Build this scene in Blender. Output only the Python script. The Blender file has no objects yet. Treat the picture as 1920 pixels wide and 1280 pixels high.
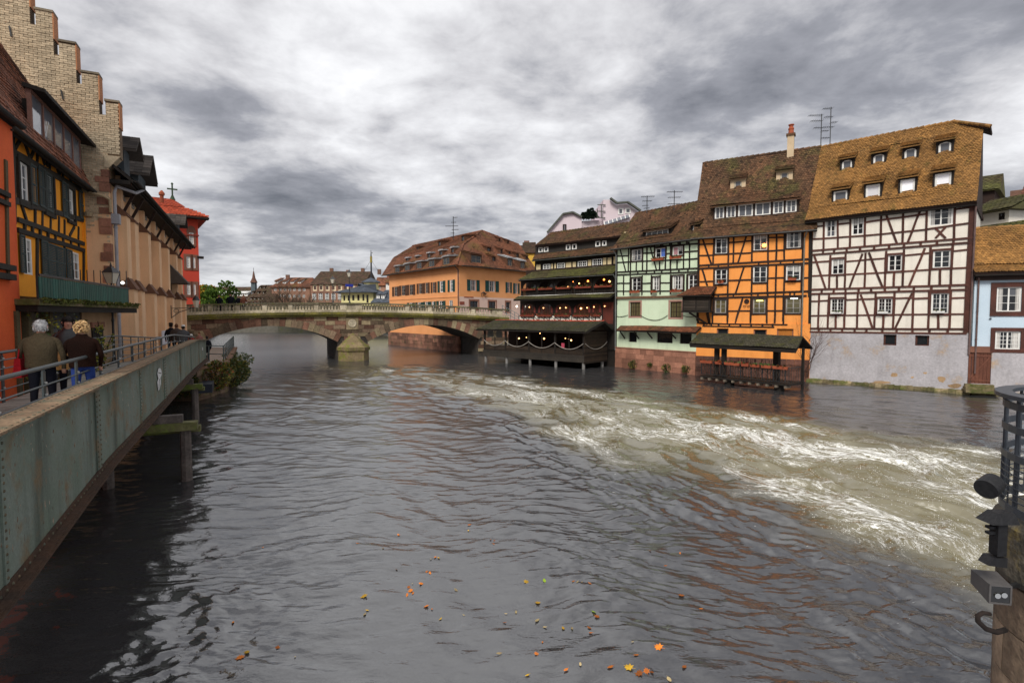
# (azimuth, elevation, sharpness, amount): the bright and dark masses of cloud the photograph shows
SKY_LOBES = [(35, 21, 60, .14), (45, 9, 60, -.26), (-14, 14, 60, .09), (-37, 9, 150, .14), (22, 29, 25, -.34), (-20, 11, 70, .03), (-6, 7, 40, -.16), (-26, 7, 40, -.10), (8, 16, 40, .16), (-26, 25, 25, -.10), (10, 8, 90, .08), (45, 28, 60, -.10)]
import bpy, bmesh, math, random
import numpy as np
from mathutils import Vector, Matrix
R = math.radians
rnd = random.Random(7)
SC = bpy.context.scene
COL = SC.collection

# ---------------------------------------------------------------- camera
CAM_H, FPX, TH = 4.6, 1000.0, math.atan(50 / 1000.0)
cam_d = bpy.data.cameras.new('camera'); cam = bpy.data.objects.new('camera', cam_d); COL.objects.link(cam)
cam_d.sensor_width = 36.0; cam_d.lens = 36.0 * FPX / 1920.0
cam_d.clip_start = 0.05; cam_d.clip_end = 4000
cam.location = (0, 0, CAM_H); cam.rotation_euler = (R(90) - TH, 0, 0)
SC.camera = cam
SC.view_settings.view_transform = 'Standard'; SC.view_settings.look = 'None'
SC.view_settings.exposure = 1.0; SC.view_settings.gamma = 1.0; SC.view_settings.use_curve_mapping = False

# ---------------------------------------------------------------- world: overcast, broken clouds over a Nishita sky
SUN_EL, SUN_AZ = R(44), R(200)          # azimuth clockwise from +Y
W = bpy.data.worlds.new('World'); SC.world = W; W.use_nodes = True
nt = W.node_tree; nt.nodes.clear()
def N(t, **k):
    n = nt.nodes.new(t)
    for a, b in k.items(): setattr(n, a, b)
    return n
def L(a, b): nt.links.new(a, b)
def M(op, a, b=None, c=None, clamp=False):
    n = N('ShaderNodeMath', operation=op, use_clamp=clamp)
    for i, v in enumerate((a, b, c)):
        if v is None: continue
        if isinstance(v, (int, float)): n.inputs[i].default_value = v
        else: L(v, n.inputs[i])
    return n.outputs[0]
out = N('ShaderNodeOutputWorld'); bg = N('ShaderNodeBackground'); L(bg.outputs[0], out.inputs[0])
sky = N('ShaderNodeTexSky', sky_type='NISHITA', sun_disc=False, sun_elevation=SUN_EL, sun_rotation=SUN_AZ)
tc = N('ShaderNodeTexCoord'); sx = N('ShaderNodeSeparateXYZ'); L(tc.outputs['Generated'], sx.inputs[0])
zz = M('MAXIMUM', sx.outputs[2], 0.0)
den = M('ADD', zz, 0.16)
cx = M('DIVIDE', sx.outputs[0], den); cy = M('DIVIDE', sx.outputs[1], den)
cb = N('ShaderNodeCombineXYZ'); L(cx, cb.inputs[0]); L(cy, cb.inputs[1]); cb.inputs[2].default_value = 3.7
def noise(scale, detail, rough, dist, off):
    mp = N('ShaderNodeMapping'); L(cb.outputs[0], mp.inputs[0]); mp.inputs['Location'].default_value = off
    n = N('ShaderNodeTexNoise'); L(mp.outputs[0], n.inputs['Vector'])
    n.inputs['Scale'].default_value = scale; n.inputs['Detail'].default_value = detail
    n.inputs['Roughness'].default_value = rough; n.inputs['Distortion'].default_value = dist
    return n.outputs[0]
n1 = noise(0.85, 9, 0.54, 0.15, (4.3, 1.2, 0)); n3 = noise(6.0, 6, 0.6, 0.3, (2.2, 5.1, 1)); n2 = noise(1.9, 8, 0.57, 0.2, (0.7, 8.1, 2))
def lobe(az, el, power):
    a, e = R(az), R(el)
    v = N('ShaderNodeVectorMath', operation='DOT_PRODUCT'); L(tc.outputs['Generated'], v.inputs[0])
    v.inputs[1].default_value = (math.sin(a) * math.cos(e), math.cos(a) * math.cos(e), math.sin(e))
    return M('POWER', M('MAXIMUM', v.outputs['Value'], 0.0), power)
val = M('ADD', M('MULTIPLY', M('SUBTRACT', n1, 0.5), 1.75), M('MULTIPLY', M('SUBTRACT', n2, 0.5), 1.55))
val = M('ADD', val, M('ADD', 0.50, M('MULTIPLY', M('SUBTRACT', n3, 0.5), 0.60)))
for az, el, pw, am in SKY_LOBES:
    val = M('ADD', val, M('MULTIPLY', lobe(az, el, pw), am))
val = M('ADD', M('MULTIPLY', val, 0.74), 0.175); ramp = N('ShaderNodeValToRGB'); L(val, ramp.inputs[0])
cr = ramp.color_ramp; cr.elements[0].position = 0.0; cr.elements[0].color = (0.075, 0.078, 0.09, 1)
cr.elements[1].position = 1.0; cr.elements[1].color = (0.60, 0.60, 0.605, 1)
for p, c in ((0.33, (0.185, 0.187, 0.205, 1)), (0.54, (0.345, 0.342, 0.353, 1)), (0.74, (0.47, 0.47, 0.48, 1))):
    e = cr.elements.new(p); e.color = c
hz = M('POWER', M('SUBTRACT', 1.0, M('MULTIPLY', zz, 1.0), clamp=True), 16.0)     # low air near the horizon
mh = N('ShaderNodeMixRGB'); L(M('MULTIPLY', hz, 0.75), mh.inputs[0]); L(ramp.outputs[0], mh.inputs[1]); mh.inputs[2].default_value = (0.19, 0.20, 0.225, 1)
sk = N('ShaderNodeMixRGB', blend_type='MULTIPLY'); sk.inputs[0].default_value = 1; L(sky.outputs[0], sk.inputs[1]); sk.inputs[2].default_value = (0.07, 0.07, 0.07, 1)
mx = N('ShaderNodeMixRGB'); mx.inputs[0].default_value = 0.95; L(sk.outputs[0], mx.inputs[1]); L(mh.outputs[0], mx.inputs[2])
L(mx.outputs[0], bg.inputs[0]); bg.inputs[1].default_value = 1.0

sun_d = bpy.data.lights.new('sun', 'SUN'); sun = bpy.data.objects.new('sun', sun_d); COL.objects.link(sun)
sun_d.energy = 1.5; sun_d.angle = R(20); sun_d.color = (1.0, 0.95, 0.86)
sv = Vector((math.sin(SUN_AZ) * math.cos(SUN_EL), math.cos(SUN_AZ) * math.cos(SUN_EL), math.sin(SUN_EL)))
sun.rotation_euler = sv.to_track_quat('Z', 'Y').to_euler(); sun.location = sv * 50

# ---------------------------------------------------------------- pixel rays -> world (used only to place things on their real planes)
def ray(px, py):
    f = Vector((0, math.cos(TH), -math.sin(TH))); u = Vector((0, math.sin(TH), math.cos(TH)))
    return f + Vector((1, 0, 0)) * ((px - 960) / FPX) + u * ((640 - py) / FPX)
CP = Vector((0, 0, CAM_H))
def onz(px, py, z=0.0):
    d = ray(px, py); return CP + d * ((z - CAM_H) / d.z)
def aty(px, py, Y):
    d = ray(px, py); return CP + d * (Y / d.y)

# ---------------------------------------------------------------- mesh builder
class MB:
    def __init__(s): s.v = []; s.f = []; s.m = []; s.t = []
    def add(s, vs, fs, m=0, t=0.5):
        b = len(s.v); s.v.extend(tuple(v) for v in vs)
        for f in fs: s.f.append([b + i for i in f]); s.m.append(m); s.t.append(t)
        return s
    def hexa(s, p, m=0, t=0.5):
        return s.add(p, [(0, 3, 2, 1), (4, 5, 6, 7), (0, 1, 5, 4), (1, 2, 6, 5), (2, 3, 7, 6), (3, 0, 4, 7)], m, t)
    def box(s, x0, x1, y0, y1, z0, z1, m=0, t=0.5):
        return s.hexa([(x0, y0, z0), (x1, y0, z0), (x1, y1, z0), (x0, y1, z0), (x0, y0, z1), (x1, y0, z1), (x1, y1, z1), (x0, y1, z1)], m, t)
    def prism(s, poly, y0, y1, m=0, t=0.5):
        """polygon in (x, z), from y0 to y1"""
        n = len(poly); a = [(x, y0, z) for x, z in poly] + [(x, y1, z) for x, z in poly]
        fs = [tuple(range(n)), tuple(range(2 * n - 1, n - 1, -1))] + [(i, i + n, (i + 1) % n + n, (i + 1) % n) for i in range(n)]
        return s.add(a, fs, m, t)
    def prismz(s, poly, z0, z1, m=0, t=0.5):
        n = len(poly); a = [(x, y, z0) for x, y in poly] + [(x, y, z1) for x, y in poly]
        fs = [tuple(range(n - 1, -1, -1)), tuple(range(n, 2 * n))] + [(i, (i + 1) % n, (i + 1) % n + n, i + n) for i in range(n)]
        return s.add(a, fs, m, t)
    def bar(s, p, q, w, h=None, m=0, t=0.5, up=(0, 0, 1)):
        """box along p->q, w wide, h tall"""
        h = w if h is None else h
        p, q = Vector(p), Vector(q); d = (q - p)
        if d.length < 1e-6: return s
        d.normalize(); u = Vector(up)
        if abs(d.dot(u)) > 0.98: u = Vector((0, 1, 0))
        a = d.cross(u).normalized() * (w / 2); b = a.cross(d).normalized() * (h / 2)
        return s.hexa([p - a - b, p + a - b, q + a - b, q - a - b, p - a + b, p + a + b, q + a + b, q - a + b], m, t)
    def tube(s, pts, r, n=6, m=0, t=0.5, cap=True):
        pts = [Vector(p) for p in pts]; k = len(pts); rr = r if isinstance(r, (list, tuple)) else [r] * k
        vs = []; ref = None
        for i, p in enumerate(pts):
            d = (pts[min(i + 1, k - 1)] - pts[max(i - 1, 0)])
            if d.length < 1e-9: d = Vector((0, 0, 1))
            d.normalize()
            if ref is None or abs(d.dot(ref)) > 0.99: ref = Vector((0, 0, 1)) if abs(d.z) < 0.9 else Vector((1, 0, 0))
            a = d.cross(ref).normalized(); b = d.cross(a); ref = a.cross(d)
            for j in range(n):
                g = 2 * math.pi * j / n; vs.append(p + (a * math.cos(g) + b * math.sin(g)) * rr[i])
        fs = [(i * n + j, i * n + (j + 1) % n, (i + 1) * n + (j + 1) % n, (i + 1) * n + j) for i in range(k - 1) for j in range(n)]
        if cap: fs += [tuple(range(n - 1, -1, -1)), tuple(range((k - 1) * n, k * n))]
        return s.add(vs, fs, m, t)
    def lathe(s, prof, c=(0, 0, 0), n=10, m=0, t=0.5):
        k = len(prof); vs = [(c[0] + r * math.cos(2 * math.pi * j / n), c[1] + r * math.sin(2 * math.pi * j / n), c[2] + z) for r, z in prof for j in range(n)]
        fs = [(i * n + j, i * n + (j + 1) % n, (i + 1) * n + (j + 1) % n, (i + 1) * n + j) for i in range(k - 1) for j in range(n)]
        fs += [tuple(range(n - 1, -1, -1)), tuple(range((k - 1) * n, k * n))]
        return s.add(vs, fs, m, t)
    def leaf(s, p, d, size, w=0.5, m=0, t=0.5, rg=rnd):
        d = Vector(d).normalized(); a = d.cross(Vector((rg.uniform(-1, 1), rg.uniform(-1, 1), rg.uniform(-1, 1)))).normalized() * size * w
        p = Vector(p); b = p + d * size * 0.5; n = a.cross(d).normalized() * size * 0.12
        return s.add([p, b + a + n, p + d * size, b - a + n], [(0, 1, 2), (0, 2, 3)], m, t)
    def build(s, name, mats, parent=None, smooth=False, loc=None):
        me = bpy.data.meshes.new(name); me.from_pydata(s.v, [], s.f)
        if not isinstance(mats, (list, tuple)): mats = [mats]
        for m in mats: me.materials.append(m)
        if len(mats) > 1: me.polygons.foreach_set('material_index', s.m)
        at = me.attributes.new('tint', 'FLOAT', 'FACE'); at.data.foreach_set('value', s.t)
        if smooth: me.polygons.foreach_set('use_smooth', [True] * len(s.f))
        me.update()
        o = bpy.data.objects.new(name, me); COL.objects.link(o)
        if parent is not None: o.parent = parent
        if loc is not None: o.location = loc
        return o
def tag(o, label=None, cat=None, group=None, kind=None):
    if label: o['label'] = label
    if cat: o['category'] = cat
    if group: o['group'] = group
    if kind: o['kind'] = kind
    return o
def empty(name, loc=(0, 0, 0), rz=0.0, label=None, cat=None, group=None):
    o = bpy.data.objects.new(name, None); COL.objects.link(o); o.location = loc; o.rotation_euler = (0, 0, rz)
    o.empty_display_size = 0.2
    return tag(o, label, cat, group)
def stuff(o): o['kind'] = 'stuff'; return o
def copy_tree(o, parent=None):
    c = o.copy(); COL.objects.link(c)
    if parent is not None: c.parent = parent
    for ch in list(o.children): copy_tree(ch, c)
    return c

# ---------------------------------------------------------------- materials
MATS = {}
def mat(name, col, col2=None, scale=1.5, rough=0.85, bump=0.25, bscale=25.0, tv=0.35, fine=0.25, spec=0.3, streak=0.0, moss=None, mossamt=0.5, metal=0.0, mscale=1.3, objr=False, coat=0.0):
    """weathered surface: two tones blended by a broad noise, fine grain, per-piece tint, vertical streaks of wear, moss patches"""
    if name in MATS: return MATS[name]
    m = bpy.data.materials.new(name); m.use_nodes = True; MATS[name] = m
    t = m.node_tree; b = t.nodes['Principled BSDF']; ln = t.links.new
    def nd(k, **kw):
        n = t.nodes.new(k)
        for a, v in kw.items(): setattr(n, a, v)
        return n
    geo = nd('ShaderNodeNewGeometry')
    def nz(sc, det=4, ro=0.55, stretch=None):
        src = geo.outputs['Position']
        if stretch:
            mp = nd('ShaderNodeMapping'); mp.inputs['Scale'].default_value = stretch; ln(src, mp.inputs[0]); src = mp.outputs[0]
        n = nd('ShaderNodeTexNoise'); ln(src, n.inputs['Vector']); n.inputs['Scale'].default_value = sc; n.inputs['Detail'].default_value = det; n.inputs['Roughness'].default_value = ro
        return n.outputs[0]
    def mr(v, a, c, lo, hi):
        n = nd('ShaderNodeMapRange'); ln(v, n.inputs[0])
        for i, x in enumerate((a, c, lo, hi)): n.inputs[i + 1].default_value = x
        return n.outputs[0]
    def mixc(f, a, c, bt='MIX'):
        n = nd('ShaderNodeMixRGB', blend_type=bt)
        for i, x in enumerate((f, a, c)):
            if isinstance(x, (int, float)): n.inputs[i].default_value = x
            elif isinstance(x, tuple): n.inputs[i].default_value = (*x, 1)
            else: ln(x, n.inputs[i])
        return n.outputs[0]
    c2 = col2 or tuple(x * 0.72 for x in col)
    c = mixc(mr(nz(scale, 5, 0.6), 0.35, 0.68, 0, 1), tuple(col), tuple(c2))
    if streak:
        c = mixc(mr(nz(1.0, 5, 0.6, (2.2, 2.2, 0.22)), 0.5, 0.75, 0, streak), c, tuple(x * 0.35 for x in c2))
    if moss:
        c = mixc(mr(nz(mscale, 6, 0.65), 0.62 - mossamt * 0.3, 0.72 - mossamt * 0.2, 0, 0.9), c, tuple(moss))
    fg = nz(bscale, 3, 0.6)
    g = nd('ShaderNodeMath', operation='MULTIPLY'); ln(mr(fg, 0.25, 0.75, 1 - fine, 1 + fine), g.inputs[0])
    if objr:
        oi = nd('ShaderNodeObjectInfo'); ln(mr(oi.outputs['Random'], 0, 1, 1 - tv, 1 + tv), g.inputs[1])
    else:
        a = nd('ShaderNodeAttribute'); a.attribute_name = 'tint'; ln(mr(a.outputs['Fac'], 0, 1, 1 - tv, 1 + tv), g.inputs[1])
    hs = nd('ShaderNodeHueSaturation'); ln(c, hs.inputs['Color']); ln(g.outputs[0], hs.inputs['Value'])
    ln(hs.outputs[0], b.inputs['Base Color'])
    b.inputs['Roughness'].default_value = rough; b.inputs['Specular IOR Level'].default_value = spec; b.inputs['Metallic'].default_value = metal
    if coat: b.inputs['Coat Weight'].default_value = coat
    if bump:
        bp = nd('ShaderNodeBump'); bp.inputs['Strength'].default_value = bump; bp.inputs['Distance'].default_value = 0.03; ln(fg, bp.inputs['Height']); ln(bp.outputs[0], b.inputs['Normal'])
    return m
def glass(name, col=(0.015, 0.017, 0.02), rough=0.06, spec=0.6):
    if name in MATS: return MATS[name]
    m = bpy.data.materials.new(name); m.use_nodes = True; MATS[name] = m
    b = m.node_tree.nodes['Principled BSDF']; b.inputs['Base Color'].default_value = (*col, 1); b.inputs['Roughness'].default_value = rough; b.inputs['Specular IOR Level'].default_value = spec
    n = m.node_tree.nodes.new('ShaderNodeTexNoise'); n.inputs['Scale'].default_value = 3.0
    g = m.node_tree.nodes.new('ShaderNodeNewGeometry'); m.node_tree.links.new(g.outputs['Position'], n.inputs['Vector'])
    bp = m.node_tree.nodes.new('ShaderNodeBump'); bp.inputs['Strength'].default_value = 0.06; bp.inputs['Distance'].default_value = 0.1
    m.node_tree.links.new(n.outputs[0], bp.inputs['Height']); m.node_tree.links.new(bp.outputs[0], b.inputs['Normal'])
    return m
def glow(name, col, s):
    if name in MATS: return MATS[name]
    m = bpy.data.materials.new(name); m.use_nodes = True; MATS[name] = m
    b = m.node_tree.nodes['Principled BSDF']; b.inputs['Base Color'].default_value = (*col, 1)
    b.inputs['Emission Color'].default_value = (*col, 1); b.inputs['Emission Strength'].default_value = s
    return m

GLASS = glass('window_glass'); GLASSW = glass('curtained_glass', (0.10, 0.105, 0.12), 0.12, 0.6); BLIND = mat('white_blind', (0.82, 0.82, 0.86), (0.78, 0.78, 0.84), fine=0.03, bump=0, rough=0.5)
WHITE = mat('white_paint', (0.80, 0.80, 0.78), (0.70, 0.69, 0.66), fine=0.06, bump=0.05, rough=0.5)
DARKW = mat('dark_timber', (0.034, 0.017, 0.012), (0.020, 0.011, 0.009), bscale=18, fine=0.4, rough=0.8, tv=0.3)
REDW = mat('red_brown_timber', (0.10, 0.034, 0.024), (0.055, 0.022, 0.017), bscale=18, fine=0.4, rough=0.75, tv=0.3)
BLACKW = mat('blackened_timber', (0.018, 0.013, 0.010), (0.010, 0.008, 0.007), bscale=14, fine=0.4, rough=0.8, tv=0.4)
ZINC = mat('zinc', (0.24, 0.25, 0.25), (0.15, 0.16, 0.16), rough=0.5, metal=0.5, fine=0.12, bump=0.05)
IRON = mat('black_iron', (0.018, 0.02, 0.024), (0.03, 0.03, 0.032), rough=0.45, fine=0.2, bump=0.08, spec=0.5)
TERRA = mat('terracotta', (0.36, 0.09, 0.04), (0.26, 0.06, 0.03), fine=0.2, rough=0.8)
SANDST = mat('red_sandstone', (0.32, 0.15, 0.10), (0.23, 0.105, 0.07), bscale=12, fine=0.3, tv=0.4, rough=0.9)
LEAF = mat('leaf_green', (0.055, 0.085, 0.018), (0.028, 0.05, 0.012), scale=3, tv=0.6, fine=0.2, rough=0.6, bump=0)
LEAFY = mat('leaf_autumn', (0.20, 0.15, 0.02), (0.09, 0.09, 0.02), scale=3, tv=0.6, fine=0.2, rough=0.6, bump=0)
BLOOM = mat('red_flowers', (0.32, 0.035, 0.02), (0.10, 0.06, 0.015), scale=9, tv=0.5, fine=0.3, rough=0.7, bump=0)

# ---------------------------------------------------------------- facades
class Fac:
    """a facade plane: local x along the wall, y into the building, z up; root is an Empty at its left foot"""
    def __init__(s, A, B, name, label, cat='house', group=None):
        s.A, s.B = Vector(A), Vector(B); d = s.B - s.A; s.len = d.length; s.u = d.normalized(); s.n = Vector((-s.u.y, s.u.x))
        s.rz = math.atan2(s.u.y, s.u.x)
        s.root = empty(name, (s.A.x, s.A.y, 0), s.rz, label, cat, group)
        s.k = 0
    def uz(s, px, py, off=0.0):
        d = ray(px, py); d2 = Vector((d.x, d.y)); t = (s.A.dot(s.n) + off) / d2.dot(s.n); p = CP + d * t
        return (Vector((p.x, p.y)) - s.A).dot(s.u), p.z
    def Z(s, x0, y0, sc, off=0.0):
        return lambda x, y: s.uz(x0 + x * sc, y0 + y * sc, off)
    def world(s, u, y, z):
        p = s.A + s.u * u + s.n * y; return Vector((p.x, p.y, z))
    def beam(s, a, b, w, m=DARKW, y0=-0.035, y1=0.05, parent=None, name='timber_beam', ext=0.0):
        s.k += 1; y0 -= 0.0017 * (s.k % 11)
        (x1, z1), (x2, z2) = a, b; dx, dz = x2 - x1, z2 - z1; l = math.hypot(dx, dz) or 1; dx /= l; dz /= l
        x1 -= dx * ext; z1 -= dz * ext; x2 += dx * ext; z2 += dz * ext
        nx, nz = -dz * w / 2, dx * w / 2
        g = lambda k=.06: 1 + rnd.uniform(-k, k)
        lo, hi = [], []
        for i in range(4):
            f = i / 3; bw = rnd.gauss(0, .008) * (l > .8) * (0 < i < 3); ax, az = x1 + (x2 - x1) * f - dz * bw, z1 + (z2 - z1) * f + dx * bw; a_ = g(); b_ = g(); lo.append((ax - nx * a_, az - nz * a_)); hi.append((ax + nx * b_, az + nz * b_))
        q = lo + hi[::-1]
        if dx < 0: q = q[::-1]
        return MB().prism(q, y0, y1, t=rnd.random()).build(name, m, parent or s.root)
    def beams(s, q, rows, w, m=DARKW, **k):
        for r in rows:
            s.beam(q(r[0], r[1]), q(r[2], r[3]), r[4] if len(r) > 4 else w, m, **k)
    def wall(s, x0, x1, z0, z1, holes, m, y=0.0, reveal=0.22, depth=6.0, name='wall', body=True, edge=None):
        """front sheet cut at the openings, with reveals, sides and back"""
        mb = MB(); xs = sorted({x0, x1, *[h[0] for h in holes], *[h[1] for h in holes]}); zs = sorted({z0, z1, *[h[2] for h in holes], *[h[3] for h in holes]})
        xs = [x for x in xs if x0 <= x <= x1]; zs = [z for z in zs if z0 <= z <= z1]
        for i in range(len(xs) - 1):
            for j in range(len(zs) - 1):
                mxx, mz = (xs[i] + xs[i + 1]) / 2, (zs[j] + zs[j + 1]) / 2
                if any(h[0] < mxx < h[1] and h[2] < mz < h[3] for h in holes): continue
                mb.add([(xs[i], y, zs[j]), (xs[i + 1], y, zs[j]), (xs[i + 1], y, zs[j + 1]), (xs[i], y, zs[j + 1])], [(0, 1, 2, 3)])
        for a, b, c, d in [h[:4] for h in holes]:
            e = y + reveal; mb.add([(a, y, c), (b, y, c), (b, y, d), (a, y, d), (a, e, c), (b, e, c), (b, e, d), (a, e, d)], [(0, 4, 5, 1), (1, 5, 6, 2), (2, 6, 7, 3), (3, 7, 4, 0), (4, 7, 6, 5)])
        if body:
            e = y + depth; mb.add([(x0, y, z0), (x1, y, z0), (x1, y, z1), (x0, y, z1), (x0, e, z0), (x1, e, z0), (x1, e, z1), (x0, e, z1)], [(0, 3, 7, 4), (1, 5, 6, 2), (4, 7, 6, 5), (3, 2, 6, 7)])
        return mb.build(name, m, s.root)

CURT = mat('net_curtain', (0.50, 0.48, 0.45), (0.38, 0.37, 0.36), fine=0.12, bump=0, tv=0.3)
def window(root, a, b, c, d, y=0.06, cas=2, rows=3, cols=1, fm=WHITE, gm=GLASS, surround=None, sw=0.11, sill=None, fw=0.045, bar=0.022, name='window', open_leaf=False, mix=None, blind=0.0):
    """window a..b x c..d: fixed frame, casements with glazing bars; panes, surround and sill are sub-parts"""
    f = MB(); w, h = b - a, d - c
    f.box(a, b, y - 0.03, y + 0.04, c, c + fw).box(a, b, y - 0.03, y + 0.04, d - fw, d).box(a, a + fw, y - 0.028, y + 0.038, c + fw, d - fw).box(b - fw, b, y - 0.028, y + 0.038, c + fw, d - fw)
    cw = (w - 2 * fw) / cas; g = MB()
    cu = MB(); lean = rnd.choice((0, 0, 1, 1, 2)) if mix else 0
    for i in range(cas):
        x0, x1 = a + fw + cw * i, a + fw + cw * (i + 1)
        st = min(0.035, cw * 0.12)
        f.box(x0, x0 + st, y - 0.018, y + 0.03, c + fw, d - fw); f.box(x1 - st, x1, y - 0.018, y + 0.03, c + fw, d - fw)
        for r in range(1, rows):
            zc = c + fw + (h - 2 * fw) * r / rows; f.box(x0 + st, x1 - st, y - 0.008, y + 0.02, zc - bar / 2, zc + bar / 2)
        for k in range(1, cols):
            xc = x0 + st + (x1 - x0 - 2 * st) * k / cols; f.box(xc - bar / 2, xc + bar / 2, y - 0.010, y + 0.022, c + fw, d - fw)
        for r in range(rows):
            za, zb = c + fw + (h - 2 * fw) * r / rows, c + fw + (h - 2 * fw) * (r + 1) / rows
            e1, e2 = rnd.uniform(-0.006, 0.006), rnd.uniform(-0.006, 0.006)
            mi = 1 if mix and rnd.random() < mix * .5 else 0
            g.add([(x0, y + 0.012 + e1, za), (x1, y + 0.012 - e1, za), (x1, y + 0.012 - e1 + e2, zb), (x0, y + 0.012 + e1 + e2, zb)], [(0, 1, 2, 3)], m=mi, t=rnd.random())
        if lean and gm is GLASS:
            xa, xb = x0 + st + .01, x1 - st - .01; wd = (xb - xa) * rnd.uniform(.25, .6); z0_ = c + fw if lean == 1 else c + fw + (h - 2 * fw) * .45
            s0, s1 = (xa, xa + wd) if i % 2 == 0 else (xb - wd, xb)
            if lean == 2: s0, s1, z0_ = xa, xb, d - fw - (h - 2 * fw) * rnd.uniform(.2, .45)
            for k in range(5): a0, a1 = s0 + (s1 - s0) * k / 5, s0 + (s1 - s0) * (k + 1) / 5; cu.add([(a0, y + .003 - .003 * (k % 2), z0_), (a1, y + .003 - .003 * ((k + 1) % 2), z0_), (a1, y + .003 - .003 * ((k + 1) % 2), d - fw), (a0, y + .003 - .003 * (k % 2), d - fw)], [(0, 1, 2, 3)], t=rnd.random())
    o = f.build(name, fm, root)
    if cu.v: stuff(cu.build('curtain', CURT, o))
    g.build('pane', [gm, GLASSW], o)
    if surround:
        s = MB(); s.box(a - sw, a - 0.002, y - 0.115, y + 0.02, c - sw, d + sw).box(b + 0.002, b + sw, y - 0.115, y + 0.02, c - sw, d + sw).box(a - 0.002, b + 0.002, y - 0.111, y + 0.02, d, d + sw).box(a - 0.002, b + 0.002, y - 0.111, y + 0.02, c - sw, c)
        s.build('surround', surround, o)
    if sill: MB().box(a - 0.08, b + 0.08, y - 0.2, y + 0.02, c - 0.07, c - 0.003).build('sill', sill, o)
    return o

def tiles(mb, x0, x1, y0, z0, y1, z1, tw=0.17, e=0.16, X0=None, X1=None, lift=0.035, holes=(), jit=0.012):
    """rows of round-ended flat tiles from the lower edge (y0,z0) up to (y1,z1); X0/X1 are the x limits at the top"""
    X0 = x0 if X0 is None else X0; X1 = x1 if X1 is None else X1
    dy, dz = y1 - y0, z1 - z0; ln = math.hypot(dy, dz); dy /= ln; dz /= ln
    ny, nz = -dz, dy
    n = max(1, int(ln / e)); e = ln / n
    for r in range(n):
        s = r * e; f = r / n; a, b = x0 + (X0 - x0) * f, x1 + (X1 - x1) * f
        k = max(1, int((b - a) / tw)); w = (b - a) / k; off = 0.5 * (r % 2)
        for i in range(-1, k + 1):
            xa, xb = a + (i + off) * w, a + (i + off + 1) * w
            xa, xb = max(xa, a), min(xb, b)
            if xb - xa < 0.02: continue
            xm = (xa + xb) / 2
            if any(h[0] < xm < h[1] and h[2] < s + e * .5 < h[3] for h in holes): continue
            j = rnd.uniform(-jit, jit); L0 = lift + rnd.uniform(0, 0.012); W = (xb - xa) * 0.96
            wv = .022 * (1 + math.sin(xm * 1.1 + r * .21 + z0)) + .016 * (1 + math.sin(xm * .43 - r * .33 + y0)); h_ = wv
            def P(x, t, h): h += h_ * (1 if h > .003 else 0); return (x, y0 + dy * t + ny * h, z0 + dz * t + nz * h)
            sb = s + j; tp = min(s + e * 1.45, ln)
            lo = [(xm - W / 2, sb + e * .34), (xm - W * .3, sb + e * .08), (xm, sb), (xm + W * .3, sb + e * .08), (xm + W / 2, sb + e * .34)]
            vs = [P(x, t, L0) for x, t in lo] + [P(xm + W / 2, tp, 0.004), P(xm - W / 2, tp, 0.004)] + [P(x, t, L0 - 0.028) for x, t in lo]
            mb.add(vs, [(0, 1, 2, 3, 4, 5, 6), (7, 8, 1, 0), (8, 9, 2, 1), (9, 10, 3, 2), (10, 11, 4, 3)], 0, min(1, max(0, rnd.gauss(0.5, 0.22))))

def slope_roof(root, x0, x1, prof, back, m, tm, tw=0.17, e=0.16, thick=0.14, X=None, ends=True, endm=None, fascia=True):
    """pitched roof: prof = [(y,z) eave ... ridge] front profile, back = (y,z) of the rear eave; parts: roof slab, joined tiles, ridge tiles"""
    full = list(prof) + [back]; mb = MB()
    for (ya, za), (yb, zb) in zip(full[:-1], full[1:]):
        d = math.hypot(yb - ya, zb - za); oy, oz = (zb - za) / d * thick, -(yb - ya) / d * thick
        xa0 = x0; mb.hexa([(x0, ya + oy, za + oz), (x1, ya + oy, za + oz), (x1, yb + oy, zb + oz), (x0, yb + oy, zb + oz), (x0, ya, za), (x1, ya, za), (x1, yb, zb), (x0, yb, zb)])
    r = mb.build('roof', m, root)
    t = MB()
    for (ya, za), (yb, zb) in zip(prof[:-1], prof[1:]): tiles(t, x0, x1, ya, za, yb, zb, tw, e)
    stuff(t.build('roof_tiles', tm, r))
    ry, rz = prof[-1]; g = MB(); k = max(1, int((x1 - x0) / 0.36)); w = (x1 - x0) / k
    for i in range(k):
        a = x0 + i * w; g.tube([(a, ry, rz - 0.02), (a + w * 1.08, ry, rz + 0.015)], [0.10, 0.12], 8, t=rnd.random())
    stuff(g.build('ridge_tiles', tm, r))
    return r

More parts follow.
